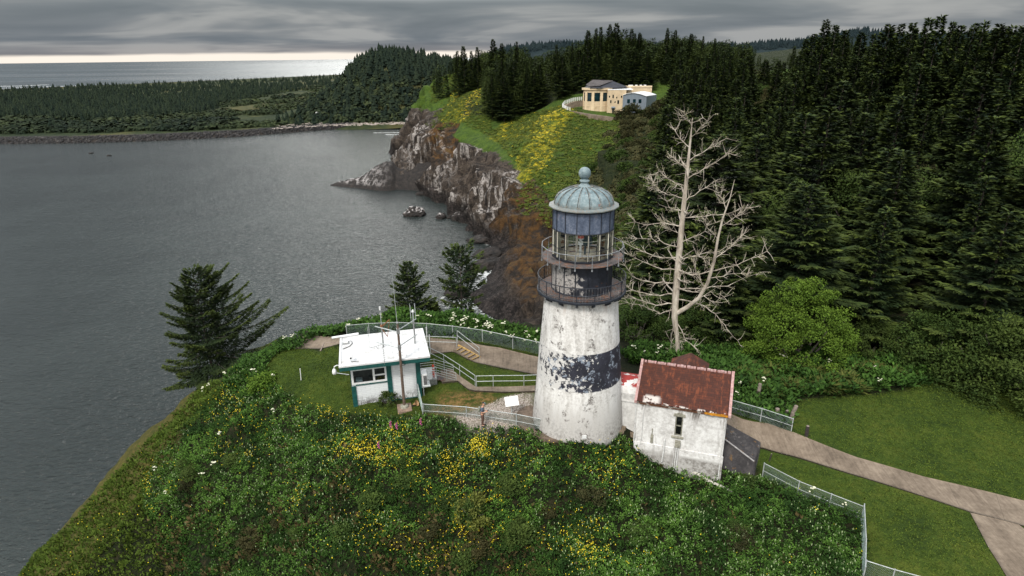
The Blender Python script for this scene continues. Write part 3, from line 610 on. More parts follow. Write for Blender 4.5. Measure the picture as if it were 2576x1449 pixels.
# ------------------------------------------------------------------ lighthouse
LX, LY, LZ = 4.32, 35.82, 53.0
CA = math.atan2(-LY, -LX)                      # bearing from the tower towards the viewpoint; seams sit either side of it
A0 = CA + R(11.25)
m_tower, t, b = newmat('tower_paint'); v = t.obj(); ox, oy, oz = t.xyz(v)
st = t.noise(1.6, 8, t.scale(v, (1, 1, .16)), 0.68, .4); pat = t.noise(1.1, 8, v, 0.66, .3); fine = t.noise(7, 6, v, .7)
white = t.ramp(t.math('ADD', t.math('MULTIPLY', st, .6), t.math('MULTIPLY', fine, .4)), [(0.34, (0.26, 0.25, 0.235)), (0.46, (0.58, 0.565, 0.54)), (0.56, (0.78, 0.775, 0.755))])
white = t.mix(t.math('MULTIPLY', t.step(t.math('ADD', pat, t.math('MULTIPLY', ox, -.012)), .555, .61), t.step(fine, .42, .55)), white, (0.16, 0.145, 0.135))
low_ = t.math('MULTIPLY', t.step(oz, 3.4, 0.2), t.step(t.math('ADD', t.math('MULTIPLY', st, .5), t.math('MULTIPLY', fine, .5)), .40, .58))
white = t.mix(t.math('MULTIPLY', low_, .75), white, (0.20, 0.18, 0.165))
toppy = t.math('MULTIPLY', t.step(oz, 8.0, 9.3), t.step(st, .5, .62))
white = t.mix(t.math('MULTIPLY', toppy, .7), white, (0.30, 0.21, 0.15))
blk = t.mix(t.step(pat, .4, .65), (0.012, 0.013, 0.022), (0.032, 0.034, 0.052))
blk = t.mix(t.math('MULTIPLY', t.step(t.noise(1.5, 7, v, .62, .2), .55, .58), t.step(t.noise(4.5, 5, v, .65), .44, .5)), blk, (0.23, 0.27, 0.33))
peel = t.math('ADD', t.math('MULTIPLY', t.noise(3.4, 8, v, .72, .35), .75), t.math('ADD', t.math('MULTIPLY', ox, -.045), t.math('MULTIPLY', t.math('ABSOLUTE', t.math('SUBTRACT', oz, 4.9)), .045)))
blk = t.mix(t.step(peel, .447, .476), blk, (0.62, 0.61, 0.59))
rag = t.math('ADD', oz, t.math('MULTIPLY', t.math('SUBTRACT', t.noise(6, 4, v), .5), .16))
band = t.math('MULTIPLY', t.step(rag, 3.52, 3.60), t.step(oz, 6.06, 6.02))
c = t.mix(band, white, blk)
finish(t, b, c, 0.75, t.bump(t.math('ADD', pat, t.math('MULTIPLY', fine, .4)), .35, .06))
m_black, t, b = newmat('flaking_black_iron'); v = t.obj(); ox, oy, oz = t.xyz(v)
n1 = t.noise(2.2, 8, v, .66, .3); n2 = t.noise(8, 6, v, .7)
c = t.mix(t.step(n1, .3, .7), (0.007, 0.009, 0.014), (0.024, 0.028, 0.042))
c = t.mix(t.math('MULTIPLY', t.step(t.math('ADD', n1, t.math('MULTIPLY', t.math('ADD', ox, 0.55), -.15)), .50, .58), t.step(n2, .36, .5)), c, (0.40, 0.38, 0.36))
c = t.mix(t.math('MULTIPLY', t.step(t.noise(3.1, 6, v), .62, .68), .7), c, (0.13, 0.05, 0.02)); finish(t, b, c, .55, t.bump(n2, .3, .03))
m_iron = plain('dark_iron', (0.026, 0.031, 0.042), .5, .35, 9, .2, (0.11, 0.06, 0.035), 5, (.66, .78))
m_baluster = plain('worn_iron_bars', (0.20, 0.195, 0.195), .55, .4, 8, .2, (0.05, 0.045, 0.05), 3, (.45, .6))
m_grate, t, b = newmat('rusty_grating'); v = t.obj(); n1 = t.noise(3, 6, v, .65); br = t.voro(22, v)
c = t.ramp(n1, [(.35, (0.045, 0.04, 0.042)), (.5, (0.125, 0.11, 0.108)), (.58, (0.15, 0.062, 0.03)), (.70, (0.26, 0.24, 0.23))]); finish(t, b, t.mix(t.step(br, .25, .1), c, (0.02, .02, .02)), .8)
m_copper, t, b = newmat('weathered_copper'); v = t.obj(); n1 = t.noise(2.5, 7, v, .65); n2 = t.noise(9, 5, v, .7)
c = t.ramp(t.math('ADD', t.math('MULTIPLY', n1, .6), t.math('MULTIPLY', n2, .4)), [(.33, (0.08, 0.12, 0.135)), (.5, (0.17, 0.235, 0.255)), (.66, (0.33, 0.39, 0.40))])
ozc = t.xyz(v)[2]; c = t.mix(t.math('MULTIPLY', t.step(ozc, 15.1, 14.75), t.step(n2, .35, .6)), c, (0.21, 0.195, 0.17))
c = t.mix(t.math('MULTIPLY', t.step(t.noise(4, 4, v), .66, .7), .7), c, (0.24, 0.075, 0.045)); finish(t, b, c, .6, t.bump(n2, .25, .02))
m_rib = plain('dark_roof_rib', (0.085, 0.09, 0.085), .6, .4, 8, 0, (0.26, 0.25, 0.22), 4, (.5, .62))
m_bluepanel, t, b = newmat('blue_grey_sheet'); v = t.obj(); n1 = t.noise(2.4, 8, t.scale(v, (1, 1, .6)), .68, .3); n2 = t.noise(8, 6, v, .7)
c = t.ramp(t.math('ADD', t.math('MULTIPLY', n1, .55), t.math('MULTIPLY', n2, .45)), [(.33, (0.035, 0.045, 0.075)), (.48, (0.085, 0.11, 0.165)), (.6, (0.165, 0.19, 0.25)), (.72, (0.34, 0.35, 0.37))])
ozc = t.xyz(v)[2]; c = t.mix(t.math('MULTIPLY', t.step(ozc, 14.1, 14.55), t.step(n1, .56, .64)), c, (0.30, 0.12, 0.05)); finish(t, b, c, .55, t.bump(n2, .2, .02))
m_cream = plain('cream_window_bars', (0.84, 0.81, 0.68), .6, .12, 5, 0, (0.35, 0.24, 0.14), 4, (.62, .75))
m_floor = plain('rusty_lantern_floor', (0.80, 0.68, 0.52), .85, .2, 4, 0, (0.30, 0.13, 0.05), 1.6, (.5, .62))
m_glass, t, b = newmat('window_pane'); mo = m_glass.node_tree.nodes['Material Output']
tr = t.new('ShaderNodeBsdfTransparent'); tr.inputs[0].default_value = (.93, .96, .95, 1); gl = t.new('ShaderNodeBsdfGlossy'); gl.inputs['Roughness'].default_value = .03
fr = t.new('ShaderNodeFresnel'); fr.inputs[0].default_value = 1.45; ms = t.new('ShaderNodeMixShader'); t.l.new(fr.outputs[0], ms.inputs[0]); t.l.new(tr.outputs[0], ms.inputs[1]); t.l.new(gl.outputs[0], ms.inputs[2]); t.l.new(ms.outputs[0], mo.inputs[0])
m_red, t, b = newmat('red_signal_glass'); finish(t, b, t.mix(t.voro(9, t.obj()), (0.75, 0.08, 0.04), (0.95, 0.35, 0.28)), .15)
m_screen = plain('dark_green_screen', (0.030, 0.062, 0.075), .35, .3, 5)
m_white = plain('white_paint', (0.78, 0.79, 0.79), .5, .06, 4, 0, (0.5, 0.48, 0.45), 3, (.66, .8))

lh = thing('lighthouse', 'old white lighthouse tower with a flaking black band and weathered copper dome', 'lighthouse', (LX, LY, LZ))
mb = MB(); prof = [(3.04, -1.2), (3.03, 0), (2.99, .6), (2.86, 2.1), (2.76, 3.3), (2.70, 4.1), (2.60, 5.3), (2.53, 6.05), (2.43, 7.2), (2.33, 8.5), (2.28, 9.1), (2.30, 9.22), (2.38, 9.34)]
mb.lathe(prof, 96, cap=True); mb.build('tower', m_tower, lh, smooth=True)
mb = MB(); mb.box(-.14, -.03, -.11, .14, .03, .11); pl = mb.build('plate', m_white, lh); a_ = CA + R(9); pl.location = (3.0 * math.cos(a_), 3.0 * math.sin(a_), .55); pl.rotation_euler = (R(4), 0, a_ + math.pi / 2)
mb = MB(); mb.lathe([(1.7, 9.35), (2.72, 9.35), (2.76, 9.38), (2.76, 9.50), (2.72, 9.53), (1.7, 9.50)], 96)
for k in range(16):
    a = A0 + k * R(22.5) + R(6); ca, sa = math.cos(a), math.sin(a)
    mb.add([((r * ca - w_ * sa), (r * sa + w_ * ca), z) for w_ in (-.05, .05) for r, z in ((2.2, 9.34), (2.72, 9.34), (2.72, 9.24), (2.27, 8.98))], [(0, 1, 2, 3), (7, 6, 5, 4), (0, 4, 5, 1), (1, 5, 6, 2), (2, 6, 7, 3), (3, 7, 4, 0)])
mb.build('gallery', m_iron, lh)
fl = MB(); fl.lathe([(1.75, 9.512), (2.66, 9.545)], 96); fl.build('gallery_deck', m_grate, lh)
rail = MB()
def ring(mb, r, z, rad, n=96, a0=0.0): mb.tube([(r * math.cos(a0 + 2 * math.pi * k / n), r * math.sin(a0 + 2 * math.pi * k / n), z) for k in range(n)], rad, 6, closed=True)
ring(rail, 2.70, 10.40, .028); ring(rail, 2.70, 9.66, .020)
for k in range(16): a = A0 + k * R(22.5) + R(6); rail.tube([(2.70 * math.cos(a), 2.70 * math.sin(a), z) for z in (9.5, 10.4)], .028, 6)
ro_ = rail.build('gallery_railing', m_iron, lh)
bal = MB()
for k in range(96):
    if k % 6: a = A0 + k * R(3.75) + R(6); bal.tube([(2.70 * math.cos(a), 2.70 * math.sin(a), z) for z in (9.52, 10.39)], .013, 4)
bal.build('balusters', m_baluster, ro_)
mb = MB(); mb.lathe([(1.84, 9.4), (1.84, 11.5)], 16, a0=A0); mb.build('watch_room', m_black, lh)
mb = MB()
for k in range(16): a = A0 + k * R(22.5); mb.tube([(1.845 * math.cos(a), 1.845 * math.sin(a), z) for z in (9.5, 11.5)], .035, 5)
mb.build('seam', m_iron, lh)
mb = MB(); ring(mb, 1.84, 9.56, .06, 16, A0); ring(mb, 1.80, 11.46, .07, 16, A0); mb.build('moulding', m_iron, lh)
mb = MB(); mb.lathe([(1.7, 11.50), (2.44, 11.52), (2.48, 11.55), (2.46, 11.60), (1.7, 11.585)], 64); mb.build('upper_gallery', m_grate, lh)
mb = MB(); P16 = [(A0 + R(11.25) * .2 + k * R(22.5)) for k in range(16)]
mb.tube([(2.50 * math.cos(a), 2.50 * math.sin(a), 12.30) for a in P16], .026, 6, closed=True)
for a in P16: mb.tube([(2.50 * math.cos(a), 2.50 * math.sin(a), z) for z in (11.42, 12.30)], .022, 6); mb.tube([(2.50 * math.cos(a), 2.50 * math.sin(a), z) for z in (11.36, 11.46)], .05, 6)
mb.build('upper_railing', plain('grey_rail_paint', (0.20, 0.215, 0.23), .5, .3, 8), lh)
mb = MB(); mb.lathe([(0.02, 11.66), (1.72, 11.66), (1.72, 11.60)], 32); mb.build('lantern_floor', m_floor, lh)
mb = MB(); mb.lathe([(1.84, 11.6), (1.86, 11.72), (1.74, 11.72), (1.74, 11.6)], 16, a0=A0); mb.build('sill', m_iron, lh)
mb = MB(); mb.lathe([(1.80, 11.72), (1.80, 13.36)], 16, a0=A0); mb.build('glazing', m_glass, lh)
mb = MB(); mbi = MB()
for k in range(16):
    a = A0 + k * R(22.5); xf = Matrix.Rotation(a, 4, 'Z')
    mb.box(1.838, -.02, 11.6, 1.868, .02, 14.6, xf); mbi.box(1.66, -.03, 11.66, 1.79, .03, 13.4, xf); mbi.box(1.792, -.034, 11.74, 1.836, .034, 13.34, xf)
ring(mb, 1.83, 12.33, .020, 16, A0); ring(mb, 1.85, 13.36, .03, 16, A0)
mb.build('outer_mullions', m_iron, lh)
for z in (12.9,): ring(mbi, 1.70, z, .022, 16, A0)
ring(mbi, 1.70, 13.33, .05, 16, A0); mbi.build('inner_mullions', m_cream, lh)
mb = MB(); mb.lathe([(1.815, 13.36), (1.82, 14.62), (1.74, 14.62), (1.74, 13.36)], 16, a0=A0); mb.build('sheet_band', m_bluepanel, lh)
mb = MB(); mb.lathe([(1.70, 14.56), (1.93, 14.58), (1.95, 14.66), (1.70, 14.68)], 16, a0=A0); mb.build('cornice', m_iron, lh)
mb = MB(); mb.lathe([(1.6, 14.665), (2.05, 14.665), (2.09, 14.70), (2.09, 14.75), (1.76, 14.84)], 16, a0=A0)
dome = [(1.76 - 0.0, 14.84)] + [(.36 + 1.40 * math.cos(u) ** 1.08, 14.86 + .95 * math.sin(u)) for u in np.linspace(.0, math.pi / 2 * .985, 12)]
mb.lathe(dome, 16 * 3, a0=A0); rf = mb.build('roof', m_copper, lh, smooth=False)
rb = MB()
for k in range(16):
    a = A0 + k * R(22.5); rb.tube([((r + .012) * math.cos(a), (r + .012) * math.sin(a), z + .012) for r, z in dome[1:]], .026, 5); rb.tube([(1.74 * math.cos(a), 1.74 * math.sin(a), z) for z in (14.84, 14.95)], .055, 6)
    a2 = a + R(3.2); rb.tube([((r + .006) * math.cos(a2), (r + .006) * math.sin(a2), z + .004) for r, z in dome[1:]], .011, 4)
rb.build('roof_ribs', m_rib, rf)
mb = MB(); fin = [(.42, 15.74), (.43, 15.80), (.30, 15.88), (.215, 16.0), (.205, 16.07), (.28, 16.09), (.30, 16.14), (.28, 16.19), (.21, 16.21), (.19, 16.28)]
fin += [(.36 * math.sin(u), 16.585 - .36 * math.cos(u)) for u in np.linspace(.6, math.pi - .25, 14)] + [(.06, 16.93), (0.005, 16.92)]
mb.lathe(fin, 32); mb.build('finial', m_copper, rf, smooth=True)
px_, py_ = -.42, -.62
bp = thing('beacon', None, None, (px_ + .22, py_, 11.66)); bp.parent = lh
mb = MB(); mb.tube([(0, 0, 0), (0, 0, 1.12)], .075, 10); mb.box(-.14, -.10, .78, .14, .10, 1.0); mb.lathe([(.12, 1.1), (.2, 1.14), (.2, 1.2), (.1, 1.22)], 20); mb.build('lamp_post', m_white, bp)
mb = MB(); mb.lathe([(.195, 1.2), (.2, 1.22), (.2, 1.66), (.15, 1.7), (.01, 1.71)], 24); mb.build('red_lamp', m_red, bp)
mb = MB(); mb.lathe([(.36, 12.35), (.36, 13.38)], 28, c=(.22, -.05), cap=True); mb.tube([(.15, -.05, 11.66), (.15, -.05, 12.36)], .06, 8); mb.tube([(.4, .05, 11.66), (.4, .05, 12.36)], .05, 8); mb.build('screen_drum', m_screen, lh)
mb = MB(); pth = [(.75, -.75, 11.66), (.75, -.75, 12.35), (.85, -.55, 12.45), (1.15, -.2, 12.6)]; mb.tube(pth, .022, 6); mb.tube([(1.15, -.2, 12.6), (1.15, -.2, 11.66)], .022, 6); mb.tube([(.2 + .2 * math.cos(u), -1.15 + .12 * math.sin(u), 11.69) for u in np.linspace(0, 9, 24)], .018, 5); mb.build('hand_rail', m_iron, lh)

# ------------------------------------------------------------------ oil house beside the tower
m_hwall, t, b = newmat('stained_white_render'); v = t.obj(); oz = t.xyz(v)[2]
n1 = t.noise(.9, 8, v, .66, .3); n2 = t.noise(5, 6, v, .7); st = t.noise(1.3, 8, t.scale(v, (1, 1, .2)), .7, .4)
c = t.ramp(t.math('ADD', t.math('MULTIPLY', n1, .55), t.math('MULTIPLY', n2, .45)), [(.34, (0.30, 0.29, 0.28)), (.46, (0.57, 0.56, 0.545)), (.57, (0.78, 0.78, 0.77))])
c = t.mix(t.math('MULTIPLY', t.step(st, .53, .64), t.math('ADD', t.step(oz, 4.6, 5.4), .35)), c, (0.17, 0.15, 0.135))
c = t.mix(t.math('MULTIPLY', t.step(oz, 2.25, 1.9), t.step(t.math('ADD', t.math('MULTIPLY', n1, .5), t.math('MULTIPLY', n2, .5)), .38, .58)), c, (0.22, 0.205, 0.19))
finish(t, b, c, .8, t.bump(n2, .3, .03))
m_tile, t, b = newmat('brown_red_shingles'); v = t.obj(); br = t.new('ShaderNodeTexBrick'); t.l.new(v, br.inputs[0]); br.inputs['Scale'].default_value = 1.0
br.inputs['Brick Width'].default_value = .34; br.inputs['Row Height'].default_value = .155; br.inputs['Mortar Size'].default_value = .008; br.inputs['Bias'].default_value = -.35
br.inputs['Color1'].default_value = (0.058, 0.014, 0.0065, 1); br.inputs['Color2'].default_value = (0.125, 0.030, 0.012, 1); br.inputs['Mortar'].default_value = (0.02, .009, .007, 1)
br2 = t.new('ShaderNodeTexBrick'); t.l.new(v, br2.inputs[0]); br2.inputs['Scale'].default_value = 1.0; br2.inputs['Brick Width'].default_value = .34; br2.inputs['Row Height'].default_value = .155; br2.inputs['Mortar Size'].default_value = .0; br2.inputs['Bias'].default_value = -.55
br2.inputs['Color1'].default_value = (0, 0, 0, 1); br2.inputs['Color2'].default_value = (1, 1, 1, 1)
n1 = t.noise(1.2, 5, v, .6); c = t.mix(t.step(n1, .35, .7), br.outputs[0], t.mix(.5, br.outputs[0], (0.05, 0.018, 0.013)))
c = t.mix(t.math('MULTIPLY', t.step(t.noise(2.2, 6, t.scale(v, (1.6, .5, 1)), .7), .5, .66), .6), c, (0.23, 0.06, 0.022)); chip = t.math('MULTIPLY', t.step(t.xyz(br2.outputs[0])[0], .72, .8), t.step(t.noise(1.1, 3, v), .50, .55)); c = t.mix(chip, c, (0.36, 0.13, 0.09))
ox, oy, oz = t.xyz(v)
bare = t.math('MULTIPLY', t.math('MULTIPLY', t.step(oy, .62, .40), t.step(oy, .02, .10)), t.math('MULTIPLY', t.step(ox, .35, .55), t.step(ox, 1.6, 1.25)))
bare = t.math('MULTIPLY', bare, t.step(t.noise(2.6, 5, v), .40, .46)); c = t.mix(bare, c, (0.55, 0.51, 0.48))
edg = t.math('MULTIPLY', t.step(oy, .16, .05), t.step(t.noise(3, 6, v), .5, .56)); c = t.mix(edg, c, (0.52, 0.47, 0.44))
finish(t, b, c, .85, t.bump(br.outputs['Fac'], .5, -.02))
m_coping = plain('pink_coping', (0.42, 0.25, 0.235), .8, .25, 6, 0, (0.5, .42, .4), 3)
m_corbel = plain('rusty_brick_course', (0.13, 0.055, 0.028), .9, .4, 9, 0, (0.42, 0.38, 0.34), 2.2, (.54, .62))
m_lichen = plain('orange_lichen', (0.52, 0.22, 0.015), .95, .35, 12)
m_sash = plain('grey_green_sash', (0.22, 0.215, 0.17), .7, .3, 8)
m_dark = plain('dark_interior', (0.010, 0.011, 0.012), .6, .2)
m_pipe = plain('white_drain_pipe', (0.62, 0.62, 0.61), .55, .15, 7, 0, (.3, .26, .22), 4, (.6, .7))
m_stone = plain('grey_stone_trim', (0.27, 0.26, 0.21), .9, .3, 7)
HB = 50.0
oh = thing('oil_house', 'white oil house with a brown red shingle roof and one narrow window', 'building', (7.85, 33.75, HB), R(-19.35))
L_, Dp = 5.4, 4.2; e_ = 5.72; rz_ = 7.22
w_ = MB(); x0, x1 = 0, L_
w_.add([(x0, 0, -.5), (x1, 0, -.5), (x1, Dp, -.5), (x0, Dp, -.5), (x0, 0, e_), (x1, 0, e_), (x1, Dp, e_), (x0, Dp, e_), (x0, Dp / 2, rz_ - .12), (x1, Dp / 2, rz_ - .12)],
       [(0, 4, 8, 7, 3), (1, 2, 6, 9, 5), (2, 3, 7, 6), (0, 1, 2, 3), (4, 5, 9, 8), (7, 8, 9, 6)])
wx0, wx1, wz0, wz1 = 2.40, 2.86, 3.50, 4.92      # front wall with the window opening and its reveal
X = [0, wx0, wx1, L_]; ZZ = [-.5, wz0, wz1, e_]
for i in range(3):
    for j in range(3):
        if i == 1 and j == 1: continue
        w_.add([(X[i], 0, ZZ[j]), (X[i + 1], 0, ZZ[j]), (X[i + 1], 0, ZZ[j + 1]), (X[i], 0, ZZ[j + 1])], [(0, 1, 2, 3)])
w_.add([(wx0, 0, wz0), (wx1, 0, wz0), (wx1, 0, wz1), (wx0, 0, wz1), (wx0, .22, wz0), (wx1, .22, wz0), (wx1, .22, wz1), (wx0, .22, wz1)], [(0, 1, 5, 4), (1, 2, 6, 5), (2, 3, 7, 6), (3, 0, 4, 7)])
wall = w_.build('wall', m_hwall, oh)
pb_ = MB(); pb_.box(-.06, -.07, -.4, L_ + .06, -.004, 2.62); pb_.build('plinth', m_hwall, oh, bevel=.03)
wn = MB(); wn.box(wx0 + .004, .12, wz0 + .01, wx1 - .004, .2, wz1 - .004); wo = wn.build('window', m_dark, oh)
sm_ = MB(); sm_.box(wx0 + .006, .05, wz0 + .01, wx0 + .07, .118, wz1 - .01); sm_.box(wx1 - .07, .05, wz0 + .01, wx1 - .006, .118, wz1 - .01)
for z in (wz0 + .01, (wz0 + wz1) / 2 - .03, wz1 - .07): sm_.box(wx0 + .071, .052, z, wx1 - .071, .116, z + .06)
sm_.build('sash', m_sash, wo)
gp = MB(); gp.box(wx0 + .072, .10, wz0 + .08, wx1 - .072, .108, wz1 - .08); gp.build('pane', m_glass, wo)
tr_ = MB(); tr_.box(wx0 - .10, -.035, wz1 + .002, wx1 + .10, -.004, wz1 + .20); tr_.box(wx0 + .08, -.05, wz1 + .19, wx1 - .08, -.006, wz1 + .26); tr_.box(wx0 - .13, -.05, wz1 - .02, wx0 - .03, -.003, wz1 + .1); tr_.box(wx1 + .03, -.05, wz1 - .02, wx1 + .13, -.003, wz1 + .1); tr_.build('lintel', m_stone, wo)
sl_ = MB(); sl_.box(wx0 - .16, -.12, wz0 - .13, wx1 + .12, .1, wz0 - .003); sl_.build('sill', m_stone, wo, bevel=.015)
# roof in its own tilted frame so that the shingle courses follow the slope
sl = math.atan2(rz_ - e_ + .0, Dp / 2 + .0); ln_ = math.hypot(Dp / 2 + .24, (rz_ - e_) * (Dp / 2 + .24) / (Dp / 2))
def roof_plane(name, parent, width, length, th, loc, rz, tilt, mat):
    m_ = MB(); m_.box(0, 0, -th, width, length, 0); o = m_.build(name, mat, parent); o.location = loc; o.rotation_euler = (tilt, 0, rz); return o
y0 = -.24; z0 = e_ + .14 - .24 * math.tan(sl)
rf_ = roof_plane('roof', oh, L_ + .16, ln_ + .05, .09, (-.08, y0, z0), 0, sl, m_tile)
rb_ = roof_plane('roof', oh, L_ + .16, ln_ + .04, .09, (L_ + .08, Dp + .24, z0), math.pi, sl, m_tile)
for x in (-.18, L_ + .02):
    cp = MB()
    pr3 = [(-.28, z0 - .14), (Dp / 2, rz_ + .08), (Dp + .28, z0 - .14)]
    cp.add([(xx, y, z + dz) for xx in (x, x + .16) for dz in (0, .19) for y, z in pr3], [(0, 1, 4, 3), (1, 2, 5, 4), (6, 9, 10, 7), (7, 10, 11, 8), (3, 4, 10, 9), (4, 5, 11, 10), (0, 6, 7, 1), (1, 7, 8, 2), (0, 3, 9, 6), (2, 8, 11, 5)])
    cp.build('gable_coping', m_coping, oh)
rd = MB()
for k in range(26):
    x = .05 + k * .205; rd.box(x, Dp / 2 - .11, rz_ + .09, x + (.19 if k % 3 else .13), Dp / 2 + .11, rz_ + .165 + .02 * (k % 2))
rd.build('ridge_tiles', m_coping, oh)
cb = MB(); cb.box(-.05, -.10, e_ - .30, L_ + .05, -.002, e_ - .16); cb.box(-.05, -.17, e_ - .158, L_ + .05, -.002, e_ - .03); cb.build('cornice', m_corbel, oh)
li = MB(); rr = random.Random(4)
for k in range(26): x = rr.uniform(4.05, 5.4); li.box(x, -.2 - rr.uniform(0, .04), e_ - .20 + rr.uniform(-.03, .02), x + rr.uniform(.08, .3), -.16, e_ - .05 + rr.uniform(-.02, .03))
li.build('lichen', m_lichen, oh)
def pipe(pts, r=.035, mat=m_pipe, name='downpipe'):
    m_ = MB(); m_.tube(pts, r, 7); return m_.build(name, mat, oh)
pipe([(-.06, -.10, 5.5), (-.06, -.10, 2.7), (.02, -.14, 2.3), (.22, -.2, 2.0)], .045); pipe([(.42, -.06, 5.1), (.40, -.06, 3.0), (.30, -.11, 2.1)], .026)
pipe([(1.86, -.07, 3.2), (1.86, -.13, 3.1), (1.86, -.14, 2.4), (1.80, -.17, 1.5)], .055); pipe([(2.62, -.14, 2.75), (2.60, -.15, 1.0)], .045); pipe([(2.74, -.14, 2.8), (2.72, -.15, 1.0)], .04); pipe([(2.50, -.1, 2.7), (2.48, -.15, 1.3)], .02)
pipe([(5.30, -.07, 5.4), (5.30, -.09, 2.8), (5.30, -.12, .9)], .04); pipe([(1.05, -.05, 3.75), (1.05, -.05, 3.3)], .03, m_stone, 'conduit')
for q_ in ((2.5, -.2, 2.75, 2.84, -.004, 3.2), (.98, -.1, 2.7, 1.14, -.004, 3.3)): mx = MB(); mx.box(*q_); mx.build('meter_box', m_stone, oh, bevel=.01)
# porch behind, with its own small hipped roof
pm = MB(); pm.box(1.75, Dp + .003, -.4, 3.85, Dp + .75, 6.15); pm.build('porch', m_hwall, oh)
for sx, w2 in ((1, 'l'), (-1, 'r')):
    m_ = MB(); xa, xb = (1.55, 2.8) if sx == 1 else (4.05, 2.8)
    m_.slab([(xa, 2.3, 6.16), (xb, 2.3, 6.80), (xb, Dp + 1.0, 6.80), (xa, Dp + 1.0, 6.16)], (0, 0, .08)); m_.build('porch_roof', m_tile, oh)
m_ = MB(); m_.add([(1.6, Dp + .95, 6.15), (4.0, Dp + .95, 6.15), (2.8, Dp + .95, 6.78), (1.6, Dp + .9, 6.15), (4.0, Dp + .9, 6.15), (2.8, Dp + .9, 6.78)], [(0, 1, 2), (3, 5, 4), (0, 3, 4, 1), (1, 4, 5, 2), (2, 5, 3, 0)]); m_.build('porch_gable', m_white, oh)
m_pass, t, b = newmat('passage_render'); v = t.obj(); n1 = t.noise(.9, 8, v, .66, .3); n2 = t.noise(5, 6, v, .7); nz = t.xyz(t.new('ShaderNodeNewGeometry').outputs['Normal'])[2]
c = t.ramp(t.math('ADD', t.math('MULTIPLY', n1, .5), t.math('MULTIPLY', n2, .5)), [(.32, (0.34, 0.33, 0.32)), (.46, (0.58, 0.575, 0.56)), (.6, (0.76, 0.755, 0.74))])
c = t.mix(t.math('MULTIPLY', t.step(t.xyz(v)[2], 5.75, 5.85), t.step(t.noise(1.6, 6, v, .6), .42, .46)), c, (0.34, 0.035, 0.03)); finish(t, b, c, .8, t.bump(n2, .3, .03))
ps = MB(); cs = [(0, -.5), (0, 5.45), (.18, 5.72), (.6, 5.98), (1.2, 6.08), (1.8, 5.98), (2.2, 5.7), (2.35, 5.4), (2.35, -.5)]
pv = [(x, .9 + y, z) for x in (-3.3, .0 - .003) for y, z in cs]; n9 = len(cs)
ps.add(pv, [(i, i + 1, n9 + i + 1, n9 + i) for i in range(n9 - 1)] + [tuple(range(n9)), tuple(range(2 * n9 - 1, n9 - 1, -1))]); pa = ps.build('passage', m_pass, oh)
lg_ = MB(); lg_.box(-2.4, .84, 4.86, -.02, .897, 4.93); lg_.build('ledge', m_pass, pa)

# dark concrete block against the right gable
m_blk, t, b = newmat('old_dark_concrete'); v = t.obj(); n1 = t.noise(1.1, 8, v, .68); n2 = t.noise(6, 6, v, .7); st = t.noise(1.2, 7, t.scale(v, (1, 1, .25)), .7)
c = t.ramp(t.math('ADD', t.math('MULTIPLY', n1, .6), t.math('MULTIPLY', n2, .4)), [(.33, (0.014, 0.013, 0.015)), (.5, (0.038, 0.035, 0.037)), (.66, (0.085, 0.078, 0.075))]); c = t.mix(t.step(st, .58, .68), c, (0.13, 0.122, 0.118))
c = t.mix(t.math('MULTIPLY', t.step(t.noise(2.5, 5, v), .6, .66), .6), c, (0.16, 0.085, 0.02)); finish(t, b, c, .9, t.bump(n2, .35, .03))
A = (14.15, 35.45, 52.85); B_ = (16.15, 33.95, 52.25); C2 = (13.55, 33.72, 52.72); D2 = (15.2, 32.35, 51.85)
E2 = (13.22, 32.25, 50.75); F2_ = (15.05, 31.75, 50.35)
bk = MB(); top6 = [A, B_, D2, C2]; lowz = 49.4
vs = [A, B_, D2, C2, E2, F2_, (A[0], A[1], lowz), (B_[0] + .1, B_[1] - .1, lowz), (F2_[0] + .1, F2_[1] - .1, lowz), (E2[0], E2[1], lowz)]
bk.add(vs, [(0, 3, 2, 1), (3, 4, 5, 2), (4, 9, 8, 5), (1, 2, 5, 8, 7), (0, 1, 7, 6), (0, 6, 9, 4, 3), (6, 7, 8, 9)])
bo = bk.build('concrete_block', m_blk, None, bevel=.05, shift=(14.5, 33.3, 50.2)); bo.location = (14.5, 33.3, 50.2)
tag(bo, 'sloping dark concrete block built against the gable of the oil house', 'concrete block')
m_ = MB(); q1 = [tuple(Vector(C2).lerp(Vector(D2), f_) + Vector((0.0, -.03, .03))) for f_ in (.05, .5, .97)]; m_.tube(q1, .05, 5); ed = m_.build('lip', plain('pale_concrete_lip', (.3, .29, .29), .9, .3), bo, shift=(14.5, 33.3, 50.2))
